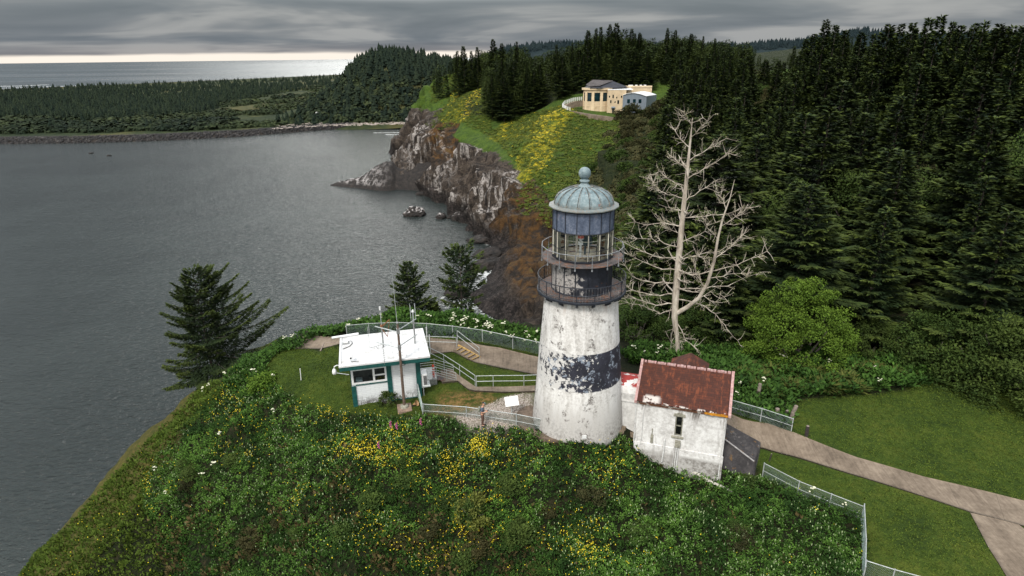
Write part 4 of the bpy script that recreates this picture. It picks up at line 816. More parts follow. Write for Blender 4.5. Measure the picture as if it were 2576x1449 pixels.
# ------------------------------------------------------------------ paths and kerbs
m_path, t, b = newmat('broomed_concrete'); v = t.pos(); n1 = t.noise(.5, 7, v, .65); n2 = t.noise(4, 6, v, .72)
br_ = t.noise(1.0, 3, t.scale(v, (9, .5, 1), (0, 0, .42)), .7)
c = t.ramp(t.math('ADD', t.math('MULTIPLY', n1, .55), t.math('ADD', t.math('MULTIPLY', n2, .22), t.math('MULTIPLY', br_, .25))), [(.36, (0.080, 0.060, 0.042)), (.5, (0.165, 0.128, 0.094)), (.64, (0.26, 0.208, 0.156))])
finish(t, b, c, .9, t.bump(n2, .25, .02))
m_joint = plain('path_joint', (0.05, 0.042, 0.036), .95)
def strip(name, up_, lo_, n=60, m=10, h=0.06, z=None):
    U = resample([tuple(onground(*p)) for p in up_], n); Lw = resample([tuple(onground(*p)) for p in lo_], n); V = []
    for i in range(n):
        for j in range(m + 1):
            q = U[i] * (1 - j / m) + Lw[i] * j / m; V.append(q)
    V = np.array(V); V[:, 2] = ground(V[:, 0], V[:, 1]); V[:, 2] = blur(V[:, 2].reshape(n, m + 1), 6).ravel(); V[:, 2] = np.maximum(V[:, 2], ground(V[:, 0], V[:, 1])) + h
    F = grid_faces(n, m + 1); top_n = len(V); W_ = V.copy(); W_[:, 2] -= h + .25
    idx = np.arange(top_n).reshape(n, m + 1); rim = np.concatenate([idx[0, :], idx[1:, -1], idx[-1, -2::-1], idx[-2:0:-1, 0]])
    S_ = np.stack([rim, np.roll(rim, -1), np.roll(rim, -1) + top_n, rim + top_n], -1)
    o = np_mesh(name, np.concatenate([V, W_]), np.concatenate([F, S_]), m_path); return tag(o, kind='structure'), V.reshape(n, m + 1, 3)
_, mp = strip('path', [(1080,851),(1124,855.5),(1186,864),(1257,877),(1353,899),(1420,915)], [(1085,893),(1140,888),(1200,914),(1257,927),(1351,944),(1420,960)], 50, 12, .05)
_, wp = strip('path', [(1700,985),(1833,1041),(1950,1072),(2052,1113),(2155,1153),(2324,1201),(2576,1262),(2760,1305)], [(1760,1100),(1921,1132),(2000,1152),(2117,1189),(2274,1236),(2445,1293),(2576,1326),(2760,1375)], 120, 12, .05)
strip('path', [(2440,1291),(2485,1380),(2530,1449),(2560,1500)], [(2560,1320),(2640,1380),(2720,1449),(2760,1500)], 40, 12, .045)
strip('path', [(1108,935),(1133,930),(1158,950),(1197,977),(1268,977),(1346,974)], [(1112,966),(1152,962),(1177,983),(1195,987.5),(1268,990),(1346,987.5)], 60, 5, .12)
strip('path', [(755,850),(800,845),(868,852)], [(742,880),(800,879),(862,864)], 24, 8, .03)
jm = MB()
for f_ in (8, 17, 27, 36, 46, 57, 66, 74, 84, 96, 106):
    a, b2 = wp[f_, 0], wp[f_, -1]; row = [tuple(wp[f_, k] + np.array([0, 0, .004])) for k in range(13)]; row2 = [tuple(wp[f_, k] + (wp[f_ + 1, k] - wp[f_, k]) * .06 + np.array([0, 0, .004])) for k in range(13)]
    jm.add(row + row2, [(k, k + 1, 14 + k, 13 + k) for k in range(12)])
jo = jm.build('path_joints', m_joint); tag(jo, kind='structure')
m_pad = plain('brown_tower_apron', (0.13, 0.095, 0.07), .95, .3, 5)
ap = MB(); ap.lathe([(3.55, -.35), (3.55, .08), (2.2, .11)], 64); ao = ap.build('tower_apron', m_pad); ao.location = (LX - .8, LY + .75, LZ); tag(ao, kind='structure')

# steps with yellow nosings
m_yel = plain('worn_yellow_edging', (0.42, 0.27, 0.085), .85, .3, 7)
bl = onground(1187, 908.6); tl = onground(1140, 886); tr2 = onground(1152, 876); br2_ = onground(1206, 903)
st_ = thing('steps', 'five concrete steps with worn yellow edges beside the upper path', 'steps', bl)
N = 5
for k in range(N):
    f0, f1 = k / N, (k + 1) / N; z = bl[2] + .13 * (k + 1); P4 = []
    for f_ in (f0, f1): P4 += [bl + (tl - bl) * f_, br2_ + (tr2 - br2_) * f_]
    poly = [P4[0], P4[1], P4[3], P4[2]]; m_ = MB(); m_.prism([(p[0] - bl[0], p[1] - bl[1]) for p in poly], -.3, z - bl[2]); so = m_.build('tread', m_path, st_)
    e1 = MB(); a = P4[0] - bl; c2_ = P4[1] - bl; e1.tube([(a[0], a[1], z - bl[2]), (c2_[0], c2_[1], z - bl[2])], .035, 5); e1.build('nosing', m_yel, so)
m_ = MB(); a = br2_ - bl; c2_ = tr2 - bl; m_.slab([(a[0], a[1], .03), (c2_[0], c2_[1], .78), (c2_[0] + .1, c2_[1] + .08, .78), (a[0] + .1, a[1] + .08, .03)], (0, 0, -.5)); m_.build('side_kerb', m_yel, st_)

# ------------------------------------------------------------------ chain link fences and pipe rails
m_mesh = plain('galvanised_mesh', (0.24, 0.32, 0.29), .45, .2, 3, .3)
m_post = plain('galvanised_post', (0.42, 0.45, 0.45), .5, .2, 5, .2)
def chain_fence(label, bases, hgt, pitch=0.085, group='chain link fences', midrail=False, wire=.0072):
    bases = [np.asarray(p, float) for p in bases]; o0 = bases[0]; root = thing('chain_link_fence', label, 'fence', o0, 0, group)
    for p in bases:
        m_ = MB(); q = p - o0; m_.tube([(q[0], q[1], -.3), (q[0], q[1], hgt + q[2] + .06 - 0)] if False else [(q[0], q[1], q[2] - .3), (q[0], q[1], q[2] + hgt + .05)], .032, 7); m_.build('post', m_post, root)
    tr_ = MB(); tr_.tube([tuple(p - o0 + np.array([0, 0, hgt])) for p in bases], .024, 6); tr_.build('top_rail', m_post, root)
    if midrail: tr_ = MB(); tr_.tube([tuple(p - o0 + np.array([0, 0, hgt * .45])) for p in bases], .018, 5); tr_.build('mid_rail', m_post, root)
    V = []; F = []
    for a, c in zip(bases[:-1], bases[1:]):
        a = a - o0; c = c - o0; L = np.linalg.norm((c - a)[:2]); d = (c - a) / L; nrm = np.array([-d[1], d[0], 0]); nrm /= np.linalg.norm(nrm)
        for sgn in (1, -1):
            for s0 in np.arange(-hgt, L, pitch * 1.414):
                s1, z1, s2, z2 = s0, 0.0, s0 + hgt, hgt - .02
                if s1 < 0: z1 = -s1; s1 = 0
                if s2 > L: z2 = z2 - (s2 - L); s2 = L
                if z2 - z1 < .03: continue
                if sgn < 0: z1, z2 = hgt - .02 - z1, hgt - .02 - z2
                p = a + d * s1; q = a + d * s2; p = np.array([p[0], p[1], p[2] + z1 + .02]); q = np.array([q[0], q[1], q[2] + z2 + .02])
                dd = (q - p) / np.linalg.norm(q - p); e = np.cross(dd, nrm); o = len(V)
                for bpt in (p, q): V += [bpt + nrm * wire, bpt - nrm * wire * .5 + e * wire * .87, bpt - nrm * wire * .5 - e * wire * .87]
                F += [(o, o + 1, o + 4, o + 3), (o + 1, o + 2, o + 5, o + 4), (o + 2, o, o + 3, o + 5)]
    np_mesh('wire_mesh', np.array(V), np.array(F), m_mesh, root); return root
def gline(px, n=None): return [onground(*p) for p in px]
fb = [(874,850),(930,845),(1000,842),(1075,846),(1140,853),(1214,863),(1290,879),(1356,893),(1420,910)]
chain_fence('long green fence running behind the upper path at the cliff edge', gline(fb), 1.15, group=None)
chain_fence('short fence climbing the slope by the utility pole corner of the hut', [np.array([-6.88, 39.0, 52.7]), np.array([-6.25, 36.6, 52.5])], 1.25, group=None)
pf = [Z(1066.2,1043,52.7) + np.array([.02, -.02, -.1]), Z(1174,1054,52.8), Z(1299,1073,52.9), Z(1414,1097,53.05)]
chain_fence('low see through fence in front of the standing visitor', pf, 0.95, group=None, midrail=True)
chain_fence('fence with white top rail beside the path right of the oil house', gline([(1800,1022),(1836,1040),(1912,1062),(1990,1086)]), 1.0, group=None, midrail=True)
fl = [onground(1917, 1202), Z(2005,1245,50.75), Z(2085,1278,50.85), Z(2165,1310,50.95)]
chain_fence('fence descending the lower slope from the concrete block to its corner', fl, 1.0, group=None, midrail=True)
c_ = Z(2165,1310,50.95)
chain_fence('teal looking fence seen end on, running downhill from the lower corner', [c_, Z(2169,1400,50.6), Z(2167,1470,50.2)], 1.15, .07, group=None)
chain_fence('last fence stub at the bottom edge beyond the end on fence', [Z(2170,1452,50.3), Z(2240,1475,50.4), Z(2330,1500,50.5)], 1.1, group=None)

def pipe_rail(label, tops, bases=None, h=.95, rails=(1.0, .52)):
    B = [np.asarray(p, float) for p in tops]; o0 = B[0]; root = thing('pipe_railing', label, 'railing', o0)
    for p in B:
        q = p - o0; m_ = MB(); m_.tube([(q[0], q[1], q[2] - .15), (q[0], q[1], q[2] + h)], .027, 7); m_.build('post', m_post, root)
    for f_ in rails: m_ = MB(); m_.tube([tuple(p - o0 + np.array([0, 0, h * f_])) for p in B], .024, 6); m_.build('rail', m_post, root)
    return root
up_z = lambda p, dz: np.array([p[0], p[1], p[2] + dz])
pipe_rail('pipe handrail along the upper path turning down beside the yellow edged steps', [onground(1065,872), onground(1080,873), onground(1149,876), up_z(tr2, .62), up_z(br2_, .05)])
pipe_rail('white pipe handrail slanting down from the hut along the lower walkway', [onground(1078,900), onground(1117,920), onground(1157,946), onground(1196,974)])
pipe_rail('two bar pipe railing between the walkway corner and the tower', [onground(1199,974.5), onground(1241,974), onground(1318,973), onground(1360,972)])

# ------------------------------------------------------------------ white lookout hut
m_siding, t, b = newmat('white_siding'); v = t.obj(); oz = t.xyz(v)[2]; n1 = t.noise(1.6, 8, v, .7); n2 = t.noise(9, 6, v, .7)
brk = t.new('ShaderNodeTexBrick'); t.l.new(t.scale(v, (1, 1, 1), (R(90), 0, 0)), brk.inputs[0]); brk.inputs['Scale'].default_value = 1; brk.inputs['Brick Width'].default_value = .62; brk.inputs['Row Height'].default_value = .14; brk.inputs['Mortar Size'].default_value = .007
brk.inputs['Color1'].default_value = (.76, .79, .80, 1); brk.inputs['Color2'].default_value = (.70, .73, .75, 1); brk.inputs['Mortar'].default_value = (.5, .52, .53, 1)
c = t.mix(t.math('MULTIPLY', t.step(oz, .95, .15), t.step(t.math('ADD', t.math('MULTIPLY', n1, .5), t.math('MULTIPLY', n2, .5)), .42, .56)), brk.outputs[0], (0.13, 0.125, 0.12))
finish(t, b, c, .6, t.bump(brk.outputs['Fac'], .3, -.01))
m_green = plain('dark_green_trim', (0.010, 0.075, 0.068), .45, .25, 6, 0, (0.10, 0.16, 0.15), 5, (.62, .72))
m_roofw = plain('white_roof_membrane', (0.66, 0.665, 0.67), .6, .06, 1.2, 0, (0.43, 0.42, 0.40), 1.6, (.52, .70))
m_steel = plain('grey_steel', (0.30, 0.31, 0.31), .45, .25, 8, .5)
m_rust = plain('rusty_bracket', (0.17, 0.075, 0.03), .85, .4, 9)
m_brownpole = plain('brown_steel_pole', (0.115, 0.08, 0.06), .7, .3, 5, 0, (0.2, 0.17, 0.15), 3, (.55, .7))
m_cable = plain('black_cable', (0.012, 0.012, 0.013), .5, .1)
HX, HY, HZ, HR = -11.37, 38.12, 52.75, R(13.46)
hut = thing('lookout_hut', 'small white lookout hut with flat white roof and dark green trim', 'building', (HX, HY, HZ), HR)
Wd, Hd, Ht = 4.81, 3.4, 3.36
m_ = MB(); wx = [.0, .12, 2.46, Wd]; zA, zB = 1.74, 2.86
m_.add([(0, 0, -.6), (Wd, 0, -.6), (Wd, Hd, -.6), (0, Hd, -.6), (0, 0, Ht), (Wd, 0, Ht), (Wd, Hd, Ht), (0, Hd, Ht)], [(0, 3, 2, 1), (4, 5, 6, 7), (1, 2, 6, 5), (2, 3, 7, 6), (3, 0, 4, 7)])
for i in range(3):
    zz = [-.6, zA, zB, Ht]
    for j in range(3):
        if i == 1 and j == 1: continue
        m_.add([(wx[i], 0, zz[j]), (wx[i + 1], 0, zz[j]), (wx[i + 1], 0, zz[j + 1]), (wx[i], 0, zz[j + 1])], [(0, 1, 2, 3)])
m_.build('wall', m_siding, hut)
for n_, q in (('corner_post', (-.04, -.07, -.6, .27, -.004, zA - .12)), ('corner_post', (-.04, -.07, zA - .0, .0, -.004, Ht)), ('mullion_post', (2.47, -.08, -.6, 2.80, -.004, Ht - .02)), ('corner_post', (Wd - .29, -.07, -.6, Wd + .04, -.004, Ht - .02)), ('sill_band', (.28, -.065, zA - .11, 2.465, -.004, zA - .012)), ('foot_band', (2.81, -.05, -.6, Wd - .30, -.004, .12))):
    m_ = MB(); m_.box(*q); m_.build(n_, m_green, hut)
wf = MB(); wf.box(.02, -.06, zA - .004, 2.46, -.008, zA + .13); wf.box(.02, -.06, zA + .131, .17, -.008, zB + .06); wf.box(2.33, -.06, zA + .131, 2.46, -.008, zB + .06); wf.box(.171, -.06, zB - .05, 2.329, -.008, zB + .06); wf.box(1.50, -.055, zA + .132, 1.64, -.01, zB - .051); wf.box(1.641, -.055, 2.24, 2.328, -.01, 2.34)
wob = wf.build('window', m_white, hut)
for q in ((.171, 1.499, zA + .132, zB - .052), (1.641, 2.327, zA + .132, 2.238), (1.641, 2.327, 2.342, zB - .052)):
    m_ = MB(); m_.box(q[0], .0, q[2], q[1], .012, q[3]); m_.build('pane', m_glass, wob)
m_ = MB(); m_.box(.15, .9, zA - .1, 2.4, .95, zB + .2); m_.box(.15, .05, zA - .12, 2.4, .94, zA - .05); m_.build('room_interior', plain('dim_room', (0.035, 0.036, 0.034), .8, .4, 3), hut)
m_pap = plain('pale_blue_papers', (.35, .45, .5), .7, .4, 9); m_ = MB(); m_.box(.3, .2, zA - .04, .75, .55, zA + .22); m_.build('papers', m_pap, hut); m_ = MB(); m_.box(1.2, .3, zA - .04, 1.42, .5, zA + .3); m_.build('monitor', m_dark, hut)
rx0, rx1, ry0, ry1 = -.66, 5.52, -1.0, 3.88
m_ = MB(); m_.box(rx0 + .02, ry0 + .02, Ht, rx1 - .02, ry1 - .02, Ht + .29); m_.build('fascia', m_green, hut)
m_ = MB(); m_.box(rx0, ry0, Ht + .292, rx1, ry1, Ht + .335)
for q in ((rx0, ry0, rx1, ry0 + .14), (rx0, ry1 - .14, rx1, ry1), (rx0, ry0 + .141, rx0 + .14, ry1 - .141), (rx1 - .14, ry0 + .141, rx1, ry1 - .141)): m_.box(q[0], q[1], Ht + .336, q[2], q[3], Ht + .40)
rfh = m_.build('roof', m_roofw, hut)
m_ = MB()
for x in np.arange(rx0 + .9, rx1 - .4, .92): m_.box(x, ry0 + .15, Ht + .336, x + .02, ry1 - .15, Ht + .343)
m_.build('roof_seams', plain('grey_seam', (.42, .42, .41), .8), rfh)
RZ = Ht + .336
def on_roof(cx, cy, zz=0): p = Z(754.7 + .26855 * cx, 723.3 + .26855 * cy, HZ + RZ + zz); d = p - np.array([HX, HY, 0]); return (d[0] * math.cos(HR) + d[1] * math.sin(HR), -d[0] * math.sin(HR) + d[1] * math.cos(HR))
def part(name, mat, parent, pts, r, n=7): m_ = MB(); m_.tube(pts, r, n); return m_.build(name, mat, parent)
def hutthing(name, label, cat, x, y, z, group=None):
    p = (HX + x * math.cos(HR) - y * math.sin(HR), HY + x * math.sin(HR) + y * math.cos(HR), HZ + z); return thing(name, label, cat, p, HR, group)
# roof equipment
ax, ay = on_roof(782, 558); am = hutthing('antenna_mast', 'grey roof mast with a white tipped weather sensor and rusty braces', 'antenna', ax, ay, RZ)
part('mast', m_steel, am, [(0, 0, 0), (0, 0, 1.72)], .062, 9); part('collar', m_rust, am, [(0, 0, 1.6), (0, 0, 1.76)], .10, 9); part('whip', m_post, am, [(0, 0, 1.76), (0, 0, 2.9)], .022); part('sensor', m_white, am, [(0, 0, 2.9), (0, 0, 3.15)], [.05, .06], 8)
part('brace', m_rust, am, [(-.05, -.05, 1.55), (.6, .15, 2.05)], .04); part('brace', m_rust, am, [(0, -.02, 1.5), (.35, -.25, .9)], .028); part('brace', m_rust, am, [(.6, .15, 2.0), (.35, -.25, .9)], .02)
part('side_arm', m_steel, am, [(0, 0, .25), (-.95, -.15, .12)], .022); part('side_antenna', m_post, am, [(-.95, -.15, .1), (-.98, -.12, 1.75)], .016); part('cable', m_cable, am, [(-.5, -.1, .16), (-.4, -.2, -.0), (-.15, -.2, -.02), (-.02, -.1, .08)], .012)
ax, ay = on_roof(1078, 524); a2 = hutthing('antenna_mast', 'grey roof mast carrying a cage of four upright white rods', 'antenna', ax, ay, RZ)
part('mast', m_steel, a2, [(0, 0, 0), (0, 0, 1.75)], .058, 9); part('upper_mast', m_post, a2, [(0, 0, 1.75), (0, 0, 2.55)], .045, 8); part('hub', m_white, a2, [(0, 0, 2.5), (0, 0, 2.66)], [.10, .06], 8)
for k in range(4):
    a = R(45 + 90 * k); x, y = .24 * math.cos(a), .24 * math.sin(a); part('spoke', m_post, a2, [(0, 0, 2.52), (x, y, 2.52)], .016); part('rod', m_post, a2, [(x, y, 1.95), (x, y, 3.1)], .014)
ax, ay = on_roof(790, 700); a3 = hutthing('antenna', 'small many pronged antenna rising from the roof front edge', 'antenna', ax, ay, RZ - .2)
part('stem', m_steel, a3, [(0, 0, 0), (0.03, 0, 1.2)], .016)
for k in range(5): part('prong', m_steel, a3, [(-.14 + .02 * k, 0, .35 + .17 * k), (.14 - .01 * k, 0, .40 + .17 * k)], .010)
ax, ay = on_roof(480, 700); a4 = hutthing('security_camera', 'white box camera on a short stand near the roof left corner', 'camera', ax, ay, RZ)
part('stand', m_post, a4, [(0, 0, 0), (0, 0, .34)], .03); m_ = MB(); m_.box(-.08, -.22, .34, .09, .22, .50); m_.build('housing', m_white, a4, bevel=.015); m_ = MB(); m_.box(-.05, -.235, .37, .06, -.221, .48); m_.build('lens', m_dark, a4); part('cable', m_cable, a4, [(0, .1, .02), (.25, .0, .02), (.5, -.12, .02)], .016)
ax, ay = on_roof(430, 525); a5 = hutthing('junction_box', 'white junction box with a curling black cable near the roof back', 'junction box', ax, ay, RZ)
m_ = MB(); m_.box(-.24, -.16, 0, .24, .16, .05); m_.build('base', m_steel, a5); m_ = MB(); m_.box(-.14, -.09, .051, .16, .10, .22); m_.build('box', m_white, a5, bevel=.02); part('cable', m_cable, a5, [(.15, .1, .12), (.4, .15, .1), (.46, -.15, .04), (.25, -.6, .03), (-.2, -.95, .03)], .022)
ax, ay = on_roof(300, 492); ex, ey = on_roof(550, 452)
pp_ = hutthing('white_tube', 'fat white tube lying along the roof back left edge', 'tube', ax, ay, RZ + .16); part('tube', m_white, pp_, [(0, 0, .02), (ex - ax, ey - ay, .02)], .085, 10)
part('strap', m_steel, pp_, [((ex - ax) * .3, (ey - ay) * .3, .0), ((ex - ax) * .3, (ey - ay) * .3, -.18)], .04)
cc = hutthing('security_camera', 'white dome camera hanging off the hut left corner on a curved arm', 'camera', -.62, -.35, Ht + .15)
part('arm', m_white, cc, [(.0, 0, 0), (-.18, -.05, .08), (-.36, -.08, .02), (-.40, -.08, -.16)], .035); m_ = MB(); m_.lathe([(.03, -.14), (.10, -.18), (.15, -.34), (.155, -.46), (.11, -.56), (.01, -.60)], 18, c=(-.40, -.08)); m_.build('dome', m_white, cc, smooth=True)
# utility pole standing in front
pol = hutthing('utility_pole', 'slim brown utility pole on a concrete footing in front of the hut', 'pole', 3.47, -1.16, -.05)
part('pole', m_brownpole, pol, [(0, 0, .2), (0, 0, 6.6)], [.105, .075], 12); m_ = MB(); m_.lathe([(.085, 6.6), (.09, 6.68), (.02, 6.72)], 12); m_.build('cap', m_steel, pol); m_ = MB(); m_.lathe([(.30, .14), (.28, .26), (.13, .34)], 16, cap=True); m_.build('collar', m_stone, pol)
m_ = MB(); m_.box(-.5, -.55, -.35, .5, .5, .14); m_.build('footing', plain('brown_concrete', (.24, .17, .13), .9, .3, 5), pol, bevel=.03)
part('whip', m_post, pol, [(-.02, 0, 6.7), (-.06, 0, 9.2), (-.08, 0, 10.6)], [.02, .014, .010])
for z in (4.75, 5.95): part('cross_arm', m_post, pol, [(0, 0, z), (-1.5, 1.3, z + .05)], .035); part('cross_arm', m_post, pol, [(0, 0, z + .15), (1.35, 1.5, z + .2)], .035); m_ = MB(); m_.box(-.11, -.11, z - .1, .11, .11, z + .28); m_.build('clamp', m_steel, pol)
for z in np.arange(2.6, 4.6, .45): part('step_peg', m_steel, pol, [(-.2, 0, z), (.2, 0, z + .02)], .012)
part('cable', m_cable, pol, [(.1, .05, 3.4), (.3, .4, 3.25), (.5, .8, 3.4)], .02)
hs = hutthing('horn_speaker', 'small orange horn speaker on the ground beside the pole footing', 'speaker', 4.25, -1.15, -.02)
m_ = MB(); m_.lathe([(.05, 0), (.07, .1), (.14, .26), (.22, .34), (.20, .33), (.06, .14)], 18); hn = m_.build('horn', plain('tan_horn', (.42, .25, .12), .6, .2), hs); hn.location = (-.15, 0, .2); hn.rotation_euler = (R(60), 0, R(60)); m_ = MB(); m_.box(-.25, -.05, 0, -.05, .08, .16); m_.build('bracket', m_cable, hs)
acu = hutthing('air_conditioner', 'white air conditioner unit with black grille on the hut right side', 'air conditioner', 4.88, .05, .75)
m_ = MB(); m_.box(0, 0, .1, .42, .75, 1.05); m_.build('casing', m_white, acu, bevel=.02); m_ = MB()
for k in range(11): m_.box(.14, -.016, .22 + k * .068, .39, -.002, .262 + k * .068)
m_.build('grille', m_cable, acu); m_ = MB(); m_.box(-.02, -.06, .04, .62, .8, .097); m_.build('bracket', m_post, acu)
part('pipe', m_post, acu, [(.1, .0, .04), (.1, -.02, -.75)], .03)
mk = onground(1091.7, 960); mk_ = thing('marker_post', 'red marker post with white bands beside the hut steps', 'marker post', mk)
m_redp = plain('orange_red_plastic', (0.62, 0.055, 0.02), .5, .12); part('tube', m_redp, mk_, [(0, 0, -.1), (0, 0, 1.25)], .085, 12); m_ = MB(); m_.lathe([(.085, 1.25), (.10, 1.27), (.06, 1.38), (.015, 1.46)], 12); m_.build('tip', m_redp, mk_); m_ = MB(); m_.lathe([(.088, .88), (.088, 1.0)], 12); m_.lathe([(.088, 1.08), (.088, 1.18)], 12); m_.build('reflective_band', m_white, mk_)
# grated landing and stairs on the right of the hut
ld = hutthing('metal_stairs', 'grey steel landing and stairs with railings at the hut door', 'stairs', 5.0, 1.2, 0)
m_ = MB(); m_.box(0, 0, .62, 1.1, 1.9, .72); m_.build('landing', m_steel, ld)
for k in range(5): m_ = MB(); m_.box(1.1 + .3 * k, .1, .5 - .13 * k, 1.4 + .3 * k, 1.3, .55 - .13 * k); m_.build('tread', m_grate, ld)
m_ = MB(); m_.box(1.1, .02, -.12, 2.6, .08, .16); m_.build('stringer', m_steel, ld); m_ = MB(); m_.box(.0, -.04, .2, 1.1, .02, .66); m_.build('kick_plate', m_steel, ld)
for y in (.02, 1.35):
    rr_ = MB()
    for hz in (.3, .5, .7, .95): rr_.tube([(0, y, .72 + hz), (1.1, y, .72 + hz), (2.55, y, .05 + hz)], .02, 5)
    for x, z in ((0, .72), (1.1, .72), (1.85, .4), (2.55, .02)): rr_.tube([(x, y, z - .1), (x, y, z + .97)], .022, 5)
    rr_.build('railing', m_post, ld)
for (cx, cy, hh_, lb) in ((1195, 575, 1.9, 'tall plain white post left of the pair behind the hut roof'), (1222, 625, 1.75, 'plain white post right of the pair behind the hut roof')):
    g0 = onground(754.7 + .26855 * cx, 723.3 + .26855 * cy); pt = thing('white_post', lb, 'post', g0); part('pole', m_white, pt, [(0, 0, -.2), (0, 0, hh_)], .028)
g0 = onground(757.5, 957); pt = thing('white_stake', 'thin white stake standing alone on the lawn left of the hut', 'stake', g0); part('pole', m_white, pt, [(0, 0, -.1), (.05, .0, .95)], .028); part('cap', m_white, pt, [(.05, 0, .95), (.052, 0, .99)], .034)
g0 = onground(871, 944); pt = thing('ground_conduit', 'pale conduit lying on the grass by the hut left wall', 'pipe', g0); part('pipe', m_post, pt, [(-.75, .15, .12), (.25, -.1, .1)], .03); part('bracket', m_steel, pt, [(.0, -.04, -.05), (.0, -.04, .12)], .03)
kb = MB(); a = onground(816, 863); b_2 = onground(806, 884); c_2 = onground(862, 862); kb.tube([tuple(b_2), tuple(a), tuple(c_2)], .07, 4); ko_ = kb.build('edging_beam', plain('old_beam', (.25, .2, .17), .9, .3), shift=tuple(a)); ko_.location = tuple(a); tag(ko_, 'old timber edging at the corner of the slab left of the hut', 'edging')

# ------------------------------------------------------------------ sign, posts, litter round the tower
sg = thing('info_sign', 'white tilted information panel on a post near the tower', 'sign', Z(1287.8, 1046, 53))
part('post', m_post, sg, [(0, 0, -.2), (0, 0, 1.05)], .04, 6)
m_sign, t, b = newmat('information_panel'); v = t.obj(); n1 = t.voro(14, t.scale(v, (1, 2.2, 1)), 'Color'); ox, oy, oz = t.xyz(v)
pic = t.math('MULTIPLY', t.math('MULTIPLY', t.step(ox, -.30, -.27), t.step(ox, .28, .25)), t.math('MULTIPLY', t.step(oy, -.2, -.17), t.step(oy, .2, .17)))
finish(t, b, t.mix(t.math('MULTIPLY', pic, t.step(t.noise(6, 4, v), .55, .6)), (.80, .80, .80), (.52, .56, .58)), .4)
m_ = MB(); m_.box(-.47, -.33, -.02, .47, .33, .02); pn_ = m_.build('panel', m_sign, sg, bevel=.008); pn_.location = (0, -.05, 1.18); pn_.rotation_euler = (R(52), 0, R(14))
m_wood = plain('grey_weathered_wood', (.20, .165, .14), .9, .4, 6); m_dwood = plain('dark_tarred_wood', (.035, .028, .026), .9, .4, 6)
def wood_post(label, px, h, lean, mat, r=.11):
    g0 = onground(*px); p = thing('wooden_post', label, 'post', g0); m_ = MB(); m_.tube([(0, 0, -.2), (lean * .5, 0, h * .5), (lean, 0, h)], [r, r * .95, r * .85], 9); m_.build('shaft', mat, p); m_ = MB(); m_.tube([(lean, 0, h), (lean * 1.02, 0, h + .03)], [r * .86, r * .6], 9); m_.build('top', m_wood, p)
wood_post('grey round post among leaves beyond the right end of the roof', (1905,1005), 1.25, .05, m_wood, .14); wood_post('squat grey post beside the path fence end', (1988,1056), 1.05, .25, m_wood, .15); wood_post('short stump behind the middle of the path fence', (1952,1054), .8, 0, m_wood, .16); wood_post('thin dark stump between the stump and the leaning post', (1975,1052), .6, .05, m_dwood, .13)
wood_post('dark tarred post standing in grass past the fence end', (2028,1096), .75, 0, m_dwood, .12); wood_post('thin leaning stick near the lower fence start', (1935,1160), .55, .08, m_dwood, .045)
m_paver = plain('mossy_block', (.22, .17, .12), .95, .35, 8)
for k, (px, lb) in enumerate([((1562,1090), 'mossy concrete block nearest the tower foot'), ((1590,1095), 'mossy concrete block in front of the passage'), ((1568,1080), 'mossy concrete block tucked under the passage wall')]):
    g0 = onground(*px); m_ = MB(); m_.box(-.16, -.12, -.15, .16, .12, .17); m_.box(-.1, -.06, .171, .1, .06, .2); o = m_.build('concrete_paver', m_paver, bevel=.02); o.location = tuple(g0); o.rotation_euler = (0, .1, .5 + k); tag(o, lb, 'concrete block')
g1 = onground(1715, 1180); g2 = onground(1842, 1250); m_ = MB(); pts_ = [g1 + (g2 - g1) * f_ + np.array([0, 0, .22 + .05 * math.sin(9 * f_)]) for f_ in np.linspace(0, 1, 9)]
m_.tube([tuple(p - g1) for p in pts_], [.13, .14, .13, .10, .12, .09, .10, .07, .05], 7); o = m_.build('fallen_plank', plain('bleached_plank', (.50, .47, .42), .9, .3, 5)); o.location = tuple(g1); tag(o, 'long bleached timber lying on the slope below the oil house', 'timber')

# ------------------------------------------------------------------ visitor
def skin_body(name, joints, edges, mat, parent, sub=2):
    me = bpy.data.meshes.new(name); names = list(joints); me.from_pydata([joints[k][0] for k in names], [(names.index(a), names.index(c)) for a, c in edges], [])
    me.materials.append(mat); o = bpy.data.objects.new(name, me); COL.objects.link(o); o.parent = parent
    sk = o.modifiers.new('skin', 'SKIN'); sk.use_smooth_shade = True
    for i, k in enumerate(names):
        r_ = joints[k][1]; me.skin_vertices[0].data[i].radius = r_ if isinstance(r_, tuple) else (r_, r_); me.skin_vertices[0].data[i].use_root = (i == 0)
    su = o.modifiers.new('subsurf', 'SUBSURF'); su.levels = sub; su.render_levels = sub; return o
m_skin = plain('skin', (.55, .30, .20), .55, .06); m_shirt = plain('blue_grey_tshirt', (.085, .115, .16), .85, .2, 12); m_trouser = plain('brown_trousers', (.10, .055, .042), .9, .2, 12); m_shoe = plain('dark_shoes', (.018, .016, .02), .6); m_cap = plain('black_cap', (.010, .010, .013), .7); m_pack = plain('grey_backpack', (.24, .25, .20), .85, .25, 9)
pe = thing('person', 'visitor in blue grey shirt and dark cap looking down at a phone', 'person', Z(1214.5, 1071, 52.98), R(-8))
